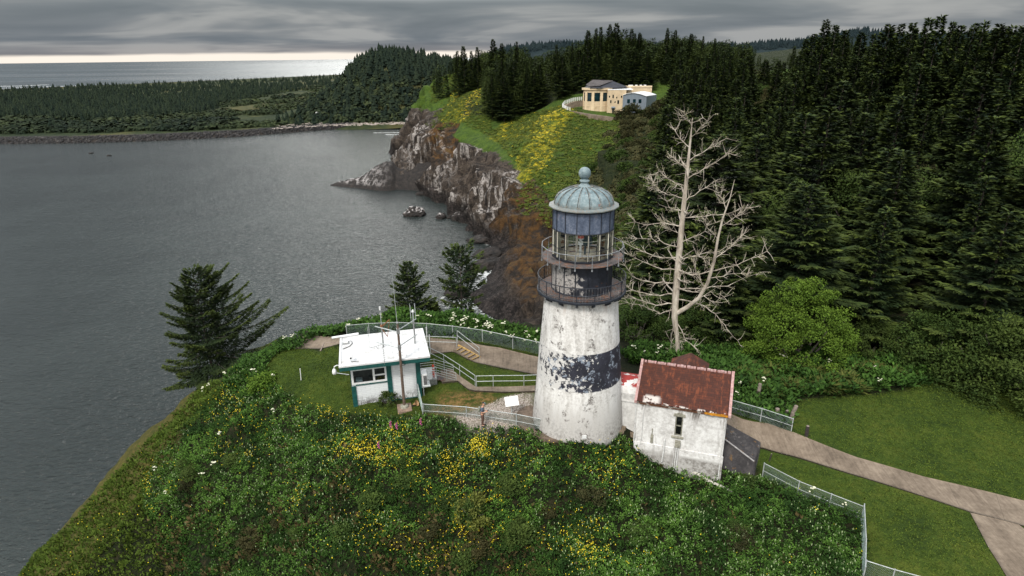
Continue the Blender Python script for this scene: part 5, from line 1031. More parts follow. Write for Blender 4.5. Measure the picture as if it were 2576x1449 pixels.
# the figure faces +x
J = {'pelvis': ((0, 0, .95), (.15, .11)), 'waist': ((-.01, 0, 1.10), (.14, .10)), 'chest': ((.0, 0, 1.32), (.165, .11)), 'neck0': ((.03, 0, 1.47), (.075, .07)), 'neck': ((.06, 0, 1.53), (.055, .055)), 'head0': ((.10, 0, 1.60), (.078, .072)), 'head': ((.11, 0, 1.69), (.095, .082)), 'crown': ((.09, 0, 1.765), (.06, .06))}
for s, y in (('L', .1), ('R', -.1)):
    J['hip' + s] = ((0, y * .95, .90), .09); J['knee' + s] = ((.02, y, .50), .062); J['ank' + s] = ((-.02, y, .09), .042); J['toe' + s] = ((.14, y * 1.15, .05), .038)
    J['sh' + s] = ((.0, y * 1.85, 1.40), .062); J['el' + s] = ((-.02, y * 2.2, 1.12), .043); J['wr' + s] = ((.235, y * .95, 1.13), .030); J['palm' + s] = ((.31, y * .55, 1.16), (.034, .026))
E_ = [('pelvis', 'waist'), ('waist', 'chest'), ('chest', 'neck0'), ('neck0', 'neck'), ('neck', 'head0'), ('head0', 'head'), ('head', 'crown')]
for s in 'LR': E_ += [('pelvis', 'hip' + s), ('hip' + s, 'knee' + s), ('knee' + s, 'ank' + s), ('ank' + s, 'toe' + s), ('chest', 'sh' + s), ('sh' + s, 'el' + s), ('el' + s, 'wr' + s), ('wr' + s, 'palm' + s)]
for s, y in (('L', 1), ('R', -1)):
    for k in range(4): a = 'f%d%s' % (k, s); c2_ = a + 't'; J[a] = ((.345 + .006 * k, y * (.066 - .012 * k), 1.155 + .014 * k - .02), .0095); J[c2_] = ((.385 - .006 * abs(k - 1), y * (.045 - .012 * k), 1.175 + .014 * k - .02), .008); E_ += [('palm' + s, a), (a, c2_)]
    J['th' + s] = ((.31, y * .03, 1.195), .011); J['tt' + s] = ((.345, y * .022, 1.212), .009); E_ += [('palm' + s, 'th' + s), ('th' + s, 'tt' + s)]
J['nose'] = ((.205, 0, 1.665), .014); J['face'] = ((.165, 0, 1.655), .05); E_ += [('head', 'face'), ('face', 'nose')]
for s, y in (('L', 1), ('R', -1)): J['ear' + s] = ((.10, y * .088, 1.675), .016); E_.append(('head', 'ear' + s))
skin_body('body', J, E_, m_skin, pe)
T = {'pelvis': ((-.0, 0, .93), (.175, .13)), 'waist': ((-.01, 0, 1.10), (.165, .125)), 'chest': ((.0, 0, 1.32), (.19, .135)), 'col': ((.025, 0, 1.45), (.095, .085))}
TE = [('pelvis', 'waist'), ('waist', 'chest'), ('chest', 'col')]
for s, y in (('L', .1), ('R', -.1)): T['sh' + s] = ((.0, y * 1.85, 1.40), .085); T['slv' + s] = ((-.012, y * 2.1, 1.20), .075); TE += [('chest', 'sh' + s), ('sh' + s, 'slv' + s)]
skin_body('shirt', T, TE, m_shirt, pe)
T = {'pelvis': ((0, 0, .92), (.165, .125)), 'top': ((0, 0, .99), (.16, .12))}; TE = [('pelvis', 'top')]
for s, y in (('L', .1), ('R', -.1)): T['hip' + s] = ((0, y * .95, .84), .108); T['knee' + s] = ((.02, y, .50), .083); T['ank' + s] = ((-.02, y, .12), .07); TE += [('pelvis', 'hip' + s), ('hip' + s, 'knee' + s), ('knee' + s, 'ank' + s)]
skin_body('trousers', T, TE, m_trouser, pe)
for y in (.1, -.1): skin_body('shoe', {'heel': ((-.05, y, .055), .055), 'ball': ((.10, y * 1.1, .045), .052), 'toe': ((.20, y * 1.15, .038), .04)}, [('heel', 'ball'), ('ball', 'toe')], m_shoe, pe)
cpo = skin_body('cap', {'a': ((.07, 0, 1.735), (.118, .105)), 'b': ((.075, 0, 1.80), (.085, .08))}, [('a', 'b')], m_cap, pe)
m_ = MB(); m_.slab([(.15, -.085, 1.735), (.25, -.055, 1.70), (.27, 0, 1.695), (.25, .055, 1.70), (.15, .085, 1.735)], (0, 0, -.014)); m_.build('peak', plain('pale_cap_peak', (.05, .07, .08), .7), cpo)
m_ = MB(); m_.box(.178, -.045, 1.745, .19, .045, 1.80); m_.build('badge', plain('teal_badge', (.35, .62, .62), .6), cpo)
skin_body('backpack', {'a': ((-.21, 0, 1.05), (.13, .09)), 'b': ((-.22, 0, 1.25), (.14, .10)), 'c': ((-.17, 0, 1.46), (.10, .07))}, [('a', 'b'), ('b', 'c')], m_pack, pe)
m_ = MB(); m_.box(-.04, -.075, -.006, .045, .075, .006); ph = m_.build('phone', m_cable, None, bevel=.004); q = Z(1214.5, 1071, 52.98); ph.location = (q[0] + .37, q[1] - .05, q[2] + 1.205); ph.rotation_euler = (0, R(-25), R(-8)); tag(ph, 'dark phone held by the visitor in both hands', 'phone')

# ------------------------------------------------------------------ interpretive building on the far bluff
m_tan = plain('tan_render', (.58, .455, .30), .85, .12, .5, 0, (.45, .33, .2), .25, (.55, .7)); m_tan2 = plain('pale_tan_band', (.68, .54, .36), .85, .1, .4); m_shg = plain('dark_grey_shingle_roof', (.075, .066, .066), .85, .3, .6); m_shg2 = plain('charcoal_roof', (.02, .022, .03), .6, .3, .4)
m_win = plain('dark_teal_glazing', (.006, .022, .028), .12, .5, .4); m_corr, t, b = newmat('grey_ribbed_metal'); v = t.obj(); wv = t.math('SINE', t.math('MULTIPLY', t.xyz(v)[0], 9.0)); finish(t, b, t.mix(t.step(wv, -.4, .6), (.155, .19, .23), (.22, .26, .30)), .5, t.bump(wv, .4, .05))
m_wroof = plain('white_metal_roof', (.80, .82, .84), .4, .05, .3)
ic = thing('interpretive_centre', 'tan building with curved glazed front and dark roof on the far bluff', 'building', D(1468, 277.5, 346), R(-6.5))
K = 346 * 1.035 / 1545 * .09766 * 2576 / 2576 * .62891 / .62891   # metres per enlarged-photo pixel
K = .0225
def cx_(x): return (x - 345) * K
def cz_(y): return (858 - y) * K * 1.02
# rotunda: a half round drum bulging towards the cove
rc, rr0 = cx_(660), cx_(990) - cx_(660)
def arc(r, a, b, n): return [(rc + r * math.cos(u), rr0 * .62 + r * .62 * math.sin(u)) for u in np.linspace(a, b, n)]
full = arc(rr0, R(180), R(360), 14)
def drum(mb, r, z0, z1, a=R(178), b=R(362), n=14, th=.4):
    o = arc(r, a, b, n); i_ = arc(r - th, a, b, n); mb.prism(o + i_[::-1], z0, z1)
m_ = MB(); drum(m_, rr0, -3, cz_(660)); m_.build('lower_wall', m_tan, ic)
m_ = MB(); drum(m_, rr0 + .12, cz_(765), cz_(752)); m_.build('string_course', m_tan2, ic)
m_ = MB(); drum(m_, rr0, cz_(465), cz_(402)); m_.build('soffit_wall', m_tan, ic)
m_ = MB(); drum(m_, rr0 + .9, cz_(405), cz_(360), th=1.6); m_.build('parapet', m_tan2, ic)
for k, a in enumerate(np.linspace(R(180), R(360), 6)):
    u = a; m_ = MB(); ca = arc(rr0 + .12, u - R(5.5), u + R(5.5), 3); ci = arc(rr0 - .45, u - R(5.5), u + R(5.5), 3); m_.prism(ca + ci[::-1], -3, cz_(460)); m_.build('pillar', m_tan2, ic)
for k in range(5):
    a = R(180 + 36 * k + 7); m_ = MB(); oo = arc(rr0 - .35, a, a + R(22), 4); i_ = arc(rr0 - .5, a, a + R(22), 4); m_.prism(oo + i_[::-1], cz_(660), cz_(465)); m_.build('window', m_win, ic)
m_ = MB(); m_.box(cx_(350), rr0 * .62, -3, cx_(990), 22, cz_(402)); m_.build('rear_wall', m_tan, ic)
# faceted dark roof
zb = cz_(368); P1 = (cx_(365), 5, zb); 
m_ = MB(); base = [(cx_(350), 7, zb), (cx_(480), -.3, zb), (cx_(700), -1.4, zb), (cx_(940), 1, zb), (cx_(1230), 5, zb), (cx_(1420), 9, zb), (cx_(1300), 22, zb), (cx_(400), 22, zb)]
apx = [(cx_(545), 9, cz_(205)), (cx_(1035), 10, cz_(228))]; m_.add(base + apx, [(0, 1, 8), (1, 2, 8), (2, 9, 8), (2, 3, 9), (3, 4, 9), (4, 5, 9), (5, 6, 9), (6, 7, 8, 9), (7, 0, 8)]); m_.build('roof', m_shg2, ic)
m_ = MB(); up_ = .12; m_.slab([(cx_(385), 4.6, zb + 1.6 + up_), (cx_(480), .8, zb + .75 + up_), (cx_(720), .9, zb + 1.15 + up_), (cx_(1035), 9.8, cz_(228) + up_ + .1), (cx_(545), 8.9, cz_(205) + up_ + .1)], (0, 0, .12)); m_.build('roof_face', m_shg, ic)
# block with scattered small windows
m_ = MB(); m_.box(cx_(895), -2.2, -3, cx_(1330), 18, cz_(402)); m_.build('block_wall', m_tan, ic)
m_ = MB(); m_.box(cx_(905), -2.3, cz_(402) + .003, cx_(1480), 14, cz_(392)); m_.build('flat_roof', m_wroof, ic)
for x0, y0, x1, y1 in ((930, 525, 955, 565), (1012, 508, 1042, 578), (1100, 552, 1126, 582), (1210, 530, 1236, 570), (962, 628, 992, 688), (1066, 648, 1090, 684), (1130, 628, 1170, 706)): m_ = MB(); m_.box(cx_(x0), -2.32, cz_(y1), cx_(x1), -2.203, cz_(y0)); m_.build('small_window', m_win, ic)
m_ = MB(); m_.box(cx_(1015), -2.3, -1, cx_(1070), -2.203, cz_(815)); dr = m_.build('door', m_dark, ic); m_ = MB(); m_.tube([(cx_(995), -2.6, cz_(790)), (cx_(1082), -2.6, cz_(790))], .55, 10); m_.build('door_hood', m_corr, dr)
m_ = MB(); m_.box(cx_(1330), 14.5, -3, cx_(1990), 26, cz_(385)); m_.box(cx_(1330), 14.2, cz_(385) + .003, cx_(1990), 14.8, cz_(345)); m_.build('rear_block', m_tan2, ic)
for x in (1425, 1480, 1590, 1700, 1800): m_ = MB(); m_.box(cx_(x), 16, cz_(385) + .003, cx_(x + 55), 18, cz_(330)); m_.build('roof_vent', m_white, ic)
# ribbed metal hall with a barrel roof
xa, xb = cx_(1255), cx_(1800); ya = -3.0; dpt = 12.0; sk_ = cx_(2260) - cx_(1800)
prof = [(f_, cz_(472 + (48 * ((.4 - f_) / .4) ** 2 if f_ < .4 else 76 * ((f_ - .4) / .6) ** 1.6))) for f_ in np.linspace(0, 1, 15)]
m_ = MB(); fr_ = [(xa + (xb - xa) * f_, ya, z) for f_, z in prof]; n_f = len(fr_); bk_ = [(x + sk_ * .62, ya + dpt, z) for x, y, z in fr_]
m_.add(fr_ + [(xb, ya, -2), (xa, ya, -2)] + bk_ + [(xb + sk_ * .62, ya + dpt, -2), (xa + sk_ * .62, ya + dpt, -2)], [tuple(range(n_f + 2)), tuple(range(2 * (n_f + 2) - 1, n_f + 1, -1)), (n_f - 1, n_f, 2 * n_f + 2, 2 * n_f + 1), (0, n_f + 2, 2 * n_f + 3, n_f + 1)]); m_.build('metal_hall', m_corr, ic)
m_ = MB(); R_ = [(x + dx, y + dy, z + dz) for dz in (.06, .28) for (dx, dy), src in (((-.0, -.5), fr_), ((0, .5), bk_)) for x, y, z in src]; q = n_f
m_.add(R_, [(i, i + 1, q + i + 1, q + i) for i in range(q - 1)] + [(2 * q + i, 3 * q + i, 3 * q + i + 1, 2 * q + i + 1) for i in range(q - 1)] + [(i, 2 * q + i, 2 * q + i + 1, i + 1) for i in range(q - 1)] + [(q + i, q + i + 1, 3 * q + i + 1, 3 * q + i) for i in range(q - 1)] + [(0, q, 3 * q, 2 * q), (q - 1, 3 * q - 1, 4 * q - 1, 2 * q - 1)]); m_.build('barrel_roof', m_wroof, ic)
for x in (1355, 1490, 1620): m_ = MB(); m_.box(cx_(x), ya - .1, cz_(690), cx_(x + 65), ya - .003, cz_(605)); m_.build('hall_window', m_win, ic)
# kerbed walk and white fence below it
def D_on(px, py, d): p = D(px, py, d); return np.array([p[0], p[1], p[2]])
wl = [(1470,252,352),(1445,255,349),(1425,262,346),(1419,270,342),(1430,277,337),(1470,285,332),(1530,293,330),(1560,299,329)]
W1 = resample([tuple(D_on(*q)) for q in wl], 40); dv = np.gradient(W1, axis=0); nn = np.stack([-dv[:, 1], dv[:, 0], np.zeros(40)], -1); nn /= np.linalg.norm(nn, axis=1, keepdims=True)
m_ = MB(); a_ = W1 + nn * 1.0; b_3 = W1 - nn * 1.0
vs = []
for i in range(40): vs += [tuple(a_[i]), tuple(b_3[i]), (a_[i][0], a_[i][1], a_[i][2] - 3), (b_3[i][0], b_3[i][1], b_3[i][2] - 3)]
m_.add(vs, [(4 * i, 4 * i + 1, 4 * i + 5, 4 * i + 4) for i in range(39)] + [(4 * i, 4 * i + 4, 4 * i + 6, 4 * i + 2) for i in range(39)] + [(4 * i + 1, 4 * i + 3, 4 * i + 7, 4 * i + 5) for i in range(39)])
o = m_.build('bluff_walk', m_path); tag(o, kind='structure')
wfn = thing('picket_fence', 'pale fence curving along the walk left of the tan building', 'fence', W1[0])
m_ = MB()
for i in range(0, 19):
    p = W1[i] + nn[i] * (1.0 if nn[i] @ np.array([1, 0, 0]) < 0 else -1.0) - W1[0]; m_.tube([tuple(p), (p[0], p[1], p[2] + 1.9)], .16, 5)
m_.build('posts', m_white, wfn); m_ = MB()
pl_ = [W1[i] + nn[i] * (1.0 if nn[i] @ np.array([1, 0, 0]) < 0 else -1.0) - W1[0] for i in range(19)]
for z in (.5, .9, 1.3, 1.7): m_.tube([(p[0], p[1], p[2] + z) for p in pl_], .07, 4)
m_.build('rails', m_white, wfn)
# day mark on the beach
dm = thing('day_mark', 'white diamond day mark board standing above the rock bank', 'sign', Z(800, 304, 4.5))
part('post', m_wood, dm, [(-1.6, 0, -1), (-1.6, 0, 10)], .25); part('post', m_wood, dm, [(1.6, 0, -1), (1.6, 0, 10)], .25)
m_ = MB(); m_.slab([(0, -.4, 4.2), (3.4, -.4, 8.0), (0, -.4, 11.8), (-3.4, -.4, 8.0)], (0, .2, 0)); m_.build('board', m_white, dm); m_ = MB(); m_.slab([(.3, -.46, 6.3), (1.2, -.46, 7.4), (.2, -.46, 10), (-.5, -.46, 9)], (0, .05, 0)); m_.build('stripe', m_cap, dm)
# birds resting and flying over the cove
m_bird = plain('black_seabird', (.012, .012, .013), .8)
br_m = MB(); br_m.tube([(-.32, 0, 0), (-.1, 0, .02), (.15, 0, .02), (.36, 0, .06)], [.02, .09, .08, .03], 6); br_m.slab([(.1, .05, .03), (.0, .75, .18), (-.12, .72, .18), (-.14, .05, .03)], (0, 0, .02)); br_m.slab([(.1, -.05, .03), (.0, -.75, .18), (-.12, -.72, .18), (-.14, -.05, .03)], (0, 0, .02))
bd0 = br_m.build('seabird', m_bird); tag(bd0, 'black seabird flying low over the cove water', 'bird', 'seabirds over the cove'); rb_ = random.Random(5); first = True
for k in range(34):
    x = rb_.uniform(960, 1200); y = rb_.uniform(555, 690); z = rb_.uniform(1, 8); p = Z(x, y, z)
    o = bd0 if first else bd0.copy(); first = False
    if k: COL.objects.link(o)
    o.location = tuple(p); o.rotation_euler = (rb_.uniform(-.3, .3), 0, rb_.uniform(0, 6.3)); s_ = rb_.uniform(.9, 1.4); o.scale = (s_, s_, s_)
# ------------------------------------------------------------------ vegetation
RG = np.random.default_rng(42)
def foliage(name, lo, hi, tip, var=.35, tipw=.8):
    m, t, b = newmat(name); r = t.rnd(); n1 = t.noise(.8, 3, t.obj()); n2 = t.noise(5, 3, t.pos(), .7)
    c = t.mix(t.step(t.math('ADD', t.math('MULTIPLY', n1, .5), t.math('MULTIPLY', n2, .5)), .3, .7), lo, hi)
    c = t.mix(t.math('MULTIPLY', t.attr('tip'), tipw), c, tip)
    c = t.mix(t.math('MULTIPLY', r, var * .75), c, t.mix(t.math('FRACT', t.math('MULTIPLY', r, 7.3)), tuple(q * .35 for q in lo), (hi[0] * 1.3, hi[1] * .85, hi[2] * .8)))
    finish(t, b, c, .8, spec=.15); return m
m_spruce = foliage('spruce_needles', (0.008, 0.018, 0.009), (0.024, 0.044, 0.014), (0.125, 0.165, 0.030))
m_bright = foliage('bright_leaves', (0.040, 0.090, 0.011), (0.085, 0.160, 0.018), (0.16, 0.25, 0.032), .3)
m_midleaf = foliage('mid_green_leaves', (0.017, 0.038, 0.010), (0.045, 0.082, 0.017), (0.095, 0.140, 0.026), .5)
m_scrub = foliage('olive_scrub_leaves', (0.016, 0.024, 0.009), (0.045, 0.052, 0.018), (0.085, 0.075, 0.030), .6)
m_bark = plain('spruce_bark', (.075, .06, .05), .95, .4, 4); m_branch = plain('grey_branch', (.12, .105, .09), .95, .3, 5)
def rhomb(base, dirv, length, width, r, fold=.25):
    """one four cornered leaf or spray per row"""
    n = len(base); d = dirv / np.linalg.norm(dirv, axis=1, keepdims=True); upv = np.array([0, 0, 1.0]) + r.normal(0, .45, (n, 3))
    side = np.cross(d, upv); side /= np.linalg.norm(side, axis=1, keepdims=True) + 1e-9; nn = np.cross(side, d)
    mid = base + d * (length * .5)[:, None] + nn * (length * fold * .35)[:, None]; tipp = base + d * length[:, None]
    V = np.stack([base, mid + side * width[:, None], tipp, mid - side * width[:, None]], 1).reshape(-1, 3)
    F = np.arange(n * 4).reshape(n, 4); return V, F
def conifer(seed, H, Rb, nb, spl, dens, base=.05, droop=.30, wind=0.0, thin=1.0, power=.85, twist=0.0):
    r = np.random.default_rng(seed); B = []; Dv = []; Ln = []; Wd_ = []; T = []; wood = []
    for k in range(nb):
        t = base + (1 - base) * ((k + r.random()) / nb); a = k * 2.39996 + r.normal(0, .35)
        prof = (1 - t) ** power * min(1, .55 + (t - base) * 3.2) + .03
        L = Rb * prof * r.uniform(.62, 1.18) * (1 + wind * math.cos(a) * (.5 + .5 * r.random()))
        if thin < 1 and r.random() > thin: continue
        rise = -.05 + .55 * t + r.normal(0, .08); dr = droop * (1 - t * .6); upt = .22
        n = int(6 + L * dens * (1 + .4 * r.random())); s = r.random(n) ** .62 * .95 + .05
        sd = np.where(r.random(n) < .5, -1, 1); w_ = r.random(n) ** .8 * (.10 + .30 * L * (1.02 - s)); zz = t * H + L * (rise * s - dr * s ** 2 + upt * s ** 3)
        ca, sa = math.cos(a), math.sin(a); x = L * s; px_ = ca * x - sa * sd * w_; py_ = sa * x + ca * sd * w_
        B.append(np.stack([px_, py_, zz - .20 * w_ + r.normal(0, .03 * spl, n)], -1))
        o = r.uniform(.4, 1.2, n); l_ = sd * r.uniform(.1, 1.0, n); slope = rise - 2 * dr * s + 3 * upt * s ** 2
        Dv.append(np.stack([ca * o - sa * l_, sa * o + ca * l_, slope * o - r.uniform(.05, .65, n)], -1))
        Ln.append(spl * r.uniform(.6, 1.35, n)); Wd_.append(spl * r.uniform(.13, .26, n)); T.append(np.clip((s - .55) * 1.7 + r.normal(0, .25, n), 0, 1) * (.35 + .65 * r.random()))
        if L > .16 * Rb: wood.append([(ca * L * q, sa * L * q, t * H + L * (rise * q - dr * q * q + upt * q ** 3)) for q in (0, .4, .85)])
    # leader
    n = 14; B.append(np.stack([r.normal(0, .05, n), r.normal(0, .05, n), H * r.uniform(.93, 1.0, n)], -1)); Dv.append(np.stack([r.normal(0, .5, n), r.normal(0, .5, n), r.uniform(.4, 1.4, n)], -1)); Ln.append(spl * r.uniform(.7, 1.1, n)); Wd_.append(np.full(n, spl * .14)); T.append(np.full(n, .5))
    V, F = rhomb(np.concatenate(B), np.concatenate(Dv), np.concatenate(Ln), np.concatenate(Wd_), r); return V, F, np.repeat(np.concatenate(T), 4), wood
def conifer_obj(name, label, cat, seed, H, Rb, nb, spl, dens, mat=None, group=None, tr=.012, woods=True, **kw):
    V, F, T, wood = conifer(seed, H, Rb, nb, spl, dens, **kw); root = thing(name, label, cat, (0, 0, 0), 0, group)
    np_mesh('crown', V, F, mat or m_spruce, root, attrs={'tip': T}); mb = MB(); mb.tube([(0, 0, -1.2), (0, 0, H * .3), (0, 0, H * .97)], [H * tr * 1.2, H * tr * .8, H * .0015], 8)
    if woods:
        for p in wood[::2]: mb.tube(p, [H * tr * .22, H * tr * .15, H * tr * .05], 4, cap=False)
    mb.build('trunk', m_bark, root); return root
def leafcloud(seed, Rx, Rz, ncl, nleaf, leaf, clr=.28, lo=.0, flat=1.0):
    r = np.random.default_rng(seed); B = []; Dv = []; T = []
    for k in range(ncl):
        u = r.uniform(0, 6.283); z = r.uniform(lo, 1.0); q = math.sqrt(max(.02, 1 - z * z)) * r.uniform(.45, 1.0) ** .6
        c = np.array([Rx * q * math.cos(u), Rx * q * math.sin(u), Rz * z * r.uniform(.75, 1.05)]); cr = Rx * clr * r.uniform(.6, 1.25)
        d = r.normal(size=(nleaf, 3)); d /= np.linalg.norm(d, axis=1, keepdims=True); rad = r.random(nleaf) ** .45
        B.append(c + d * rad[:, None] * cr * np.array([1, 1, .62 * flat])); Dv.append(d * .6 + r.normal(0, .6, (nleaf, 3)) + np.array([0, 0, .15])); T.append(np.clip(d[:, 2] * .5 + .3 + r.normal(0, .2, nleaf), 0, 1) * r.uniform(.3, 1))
    B = np.concatenate(B); n = len(B); V, F = rhomb(B, np.concatenate(Dv), leaf * r.uniform(.7, 1.4, n), leaf * r.uniform(.28, .45, n), r); return V, F, np.repeat(np.concatenate(T), 4)
def broad_obj(name, label, cat, seed, Rx, Rz, trunk, ncl, nleaf, leaf, mat, group=None, **kw):
    r = random.Random(seed); root = thing(name, label, cat, (0, 0, 0), 0, group); V, F, T = leafcloud(seed, Rx, Rz, ncl, nleaf, leaf, **kw); V[:, 2] += trunk
    np_mesh('crown', V, F, mat, root, attrs={'tip': T}); mb = MB(); th_ = Rx * .055
    mb.tube([(0, 0, -.8), (0, 0, trunk * .6), (.1 * Rx, 0, trunk + Rz * .25)], [th_ * 1.3, th_, th_ * .6], 7)
    for k in range(7):
        a = k * .9 + r.uniform(0, .5); e = (Rx * .7 * math.cos(a), Rx * .7 * math.sin(a), trunk + Rz * r.uniform(.2, .75)); mb.tube([(0, 0, trunk * .5), (e[0] * .45, e[1] * .45, trunk + e[2] * .12), e], [th_ * .6, th_ * .4, th_ * .12], 5, cap=False)
    mb.build('trunk', m_branch, root); return root

# --- three spruces standing clear against the water
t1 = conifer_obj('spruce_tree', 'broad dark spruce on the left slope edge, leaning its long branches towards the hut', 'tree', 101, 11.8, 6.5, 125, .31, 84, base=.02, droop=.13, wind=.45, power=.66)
t1.location = (-30.2, 55.0, 45.6)
t2 = conifer_obj('spruce_tree', 'small pointed spruce standing behind the hut roof antennas', 'tree', 102, 6.9, 2.8, 95, .27, 84, base=.02, droop=.12, power=.72, wind=.1)
q = D(1036, 815, 57.5); t2.location = (q[0], q[1], q[2] - .4)
t3 = conifer_obj('spruce_tree', 'thin open spruce with bare lower limbs at the cliff edge left of the tower', 'tree', 103, 8.6, 2.9, 70, .40, 40, base=.26, droop=.10, power=.35, thin=.62, wind=.25)
q = D(1164, 822, 56.0); t3.location = (q[0], q[1], q[2] - .4)
for k, (a, h_, L) in enumerate([(3.0, .12, 1.9), (3.3, .2, 2.4), (2.8, .30, 2.3)]):
    m_ = MB(); m_.tube([(0, 0, 8.6 * h_), (L * .5 * math.cos(a), L * .5 * math.sin(a), 8.6 * h_ + .35), (L * math.cos(a), L * math.sin(a), 8.6 * h_ + .25)], [.06, .045, .015], 5); m_.build('bare_limb', m_branch, t3)
t4 = conifer_obj('spruce_tree', 'stunted bushy spruce tucked right of the small pointed spruce', 'tree', 104, 3.0, 1.5, 60, .32, 50, base=.02, droop=.12, power=.8)
q = D(1092, 822, 58.5); t4.location = (q[0], q[1], q[2] - .3)

# --- forest on the hillside
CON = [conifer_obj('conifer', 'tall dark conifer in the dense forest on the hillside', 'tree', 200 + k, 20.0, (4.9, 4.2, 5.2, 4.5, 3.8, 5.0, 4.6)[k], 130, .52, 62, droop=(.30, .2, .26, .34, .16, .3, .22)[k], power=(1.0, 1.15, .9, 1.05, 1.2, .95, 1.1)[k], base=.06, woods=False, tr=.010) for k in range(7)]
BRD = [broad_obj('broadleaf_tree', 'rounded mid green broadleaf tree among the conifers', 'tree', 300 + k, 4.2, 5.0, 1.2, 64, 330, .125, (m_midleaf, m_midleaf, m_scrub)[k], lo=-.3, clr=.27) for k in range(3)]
SKY_PX = [(1060,170),(1085,160),(1110,165),(1150,128),(1165,116),(1185,128),(1200,118),(1240,98),(1270,112),(1300,104),(1340,132),(1400,112),(1440,106),(1480,76),(1510,68),(1550,57),(1590,72),(1640,96),(1680,70),(1740,84),(1800,96),(1880,106),(1912,112),(1928,128),(1952,130),(1970,118),(2000,115),(2050,84),(2080,49),(2130,74),(2200,84),(2240,60),(2300,56),(2340,44),(2370,37),(2420,62),(2480,52),(2550,62),(2700,60)]
def sky_y(x): return np.interp(x, [p[0] for p in SKY_PX], [p[1] for p in SKY_PX])
FOR1 = [(1095,250),(1110,195),(1180,200),(1222,212),(1232,325),(1262,320),(1285,300),(1330,285),(1370,268),(1440,236),(1500,226),(1650,230),(1700,255),(2600,200),(2600,100),(1100,100)]
FOR2 = [(1700,255),(1690,330),(1665,420),(1660,560),(1640,700),(1600,840),(1640,878),(1760,893),(1850,885),(2000,895),(2150,902),(2400,938),(2620,955),(2620,180)]
cand = []
xs_ = RG.uniform(-80, 235, 26000); ys_ = RG.uniform(36, 640, 26000); zs_ = ground(xs_, ys_); pq = proj(np.stack([xs_, ys_, zs_], -1))
ok = (inpoly(pq[:, 0], pq[:, 1], FOR1) & (ys_ > 385)) | (inpoly(pq[:, 0], pq[:, 1], FOR2) & (zs_ > 20)); ok &= (pq[:, 2] > 0) & (pq[:, 0] < 2640)
ok &= ~((xs_ > 30) & (xs_ < 100) & (ys_ > 330) & (ys_ < 384))
chosen = []; cell = {}
for i in np.nonzero(ok)[0]:
    x, y = xs_[i], ys_[i]; dd = math.hypot(x, y); sp = 5.2 if dd < 75 else 6.4 if dd < 130 else 7.2 if dd < 300 else 7.5; key = (int(x // 8), int(y // 8)); bad = False
    for a in (-1, 0, 1):
        for b_ in (-1, 0, 1):
            for (u, v_) in cell.get((key[0] + a, key[1] + b_), ()):
                if (u - x) ** 2 + (v_ - y) ** 2 < sp * sp: bad = True
    if bad: continue
    cell.setdefault(key, []).append((x, y)); chosen.append((x, y, zs_[i], dd, pq[i, 0]))
trees = []
for x, y, z, dd, qx in chosen:
    lim = D(qx, sky_y(qx) + (RG.uniform(12, 75) if qx > 1900 else RG.uniform(6, 36)), dd)[2]
    H = RG.uniform(10.5, 16) if dd < 66 else RG.uniform(14, 20) if dd < 100 else RG.uniform(17, 25) if dd < 260 else RG.uniform(15, 27)
    H = min(H, lim - z)
    if H < 4.5: continue
    trees.append((x, y, z, H, dd, RG.random()))
# trees that draw the skyline
for qx, dd in [(1112,520),(1150,500),(1165,480),(1185,500),(1200,480),(1240,455),(1262,470),(1300,450),(1320,470),(1400,440),(1440,440),(1480,420),(1500,430),(1512,420),(1535,425),(1552,415),(1590,420),(1610,430),(1640,430),(1680,415),(1700,420),(1740,410),(1770,420),(1800,400),(1830,410),(1880,400),(2000,300),(2030,250),(2050,230),(2080,190),(2105,220),(2130,200),(2170,210),(2200,200),(2240,170),(2270,190),(2300,170),(2340,150),(2370,140),(2400,150),(2420,145),(2455,140),(2480,135),(2520,130),(2550,130),(2580,125)]:
    p = D(qx, sky_y(qx), dd); z = G(p[0], p[1]); H = p[2] - z
    if 6 < H < 42: trees.append((p[0], p[1], z, H, dd, -RG.uniform(.01, .9)))
trees.sort(key=lambda q: -q[3] / q[4])
zone = [('tall dark conifer in the front rank of the forest at the back of the meadow', 'front rank conifers'), ('dark conifer on the middle of the forested hillside right of the lighthouse', 'hillside conifers'), ('tall conifer high on the forested ridge at the right', 'ridge conifers'), ('dark conifer in the wood around and behind the tan building', 'bluff conifers')]
nI = 0; rest = []
used = set()
for (x, y, z, H, dd, u) in trees:
    zi = 0 if dd < 68 else 1 if dd < 125 else 2 if dd < 300 else 3
    slim = u < 0; u = abs(u); isb = not slim and (u > .78 and dd > 60 and H < 21) or (u > .72 and dd > 300 and H < 18)
    if nI >= 292: rest.append((x, y, z, H, abs(u))); continue
    nI += 1
    if isb:
        k = int(u * 1000) % 3; src = BRD[k]; s_ = H * .72 / 7.0; lb = 'rounded green broadleaf tree among conifers, ' + ('on the middle hillside' if dd < 125 else 'high on the forested ridge' if dd < 300 else 'near the bluff building'); gp_ = 'broadleaf trees among the conifers'
        if dd < 68: lb = 'rounded green broadleaf tree in the front rank of conifers'
    else:
        k = int(u * 1000) % 7; src = CON[k]; s_ = H / 20.0; lb, gp_ = zone[zi]
    wv_ = (.95 if slim else 1.3) * RG.uniform(.85, 1.3) * (1.3 if dd < 100 else 1.0)
    if isb: wv_ = RG.uniform(.8, 1.1)
    if src not in used: used.add(src); o = src; o.location = (x, y, z - .3); o.rotation_euler = (0, 0, RG.uniform(0, 6.28)); o.scale = (s_ * wv_, s_ * wv_, s_); tag(o, lb, None, gp_)
    else: dup(src, (x, y, z - .3), RG.uniform(0, 6.28), (s_ * wv_, s_ * wv_, s_), lb, gp_)
for src in CON + BRD:
    if src not in used:
        for ch in list(src.children): bpy.data.objects.remove(ch)
        bpy.data.objects.remove(src)
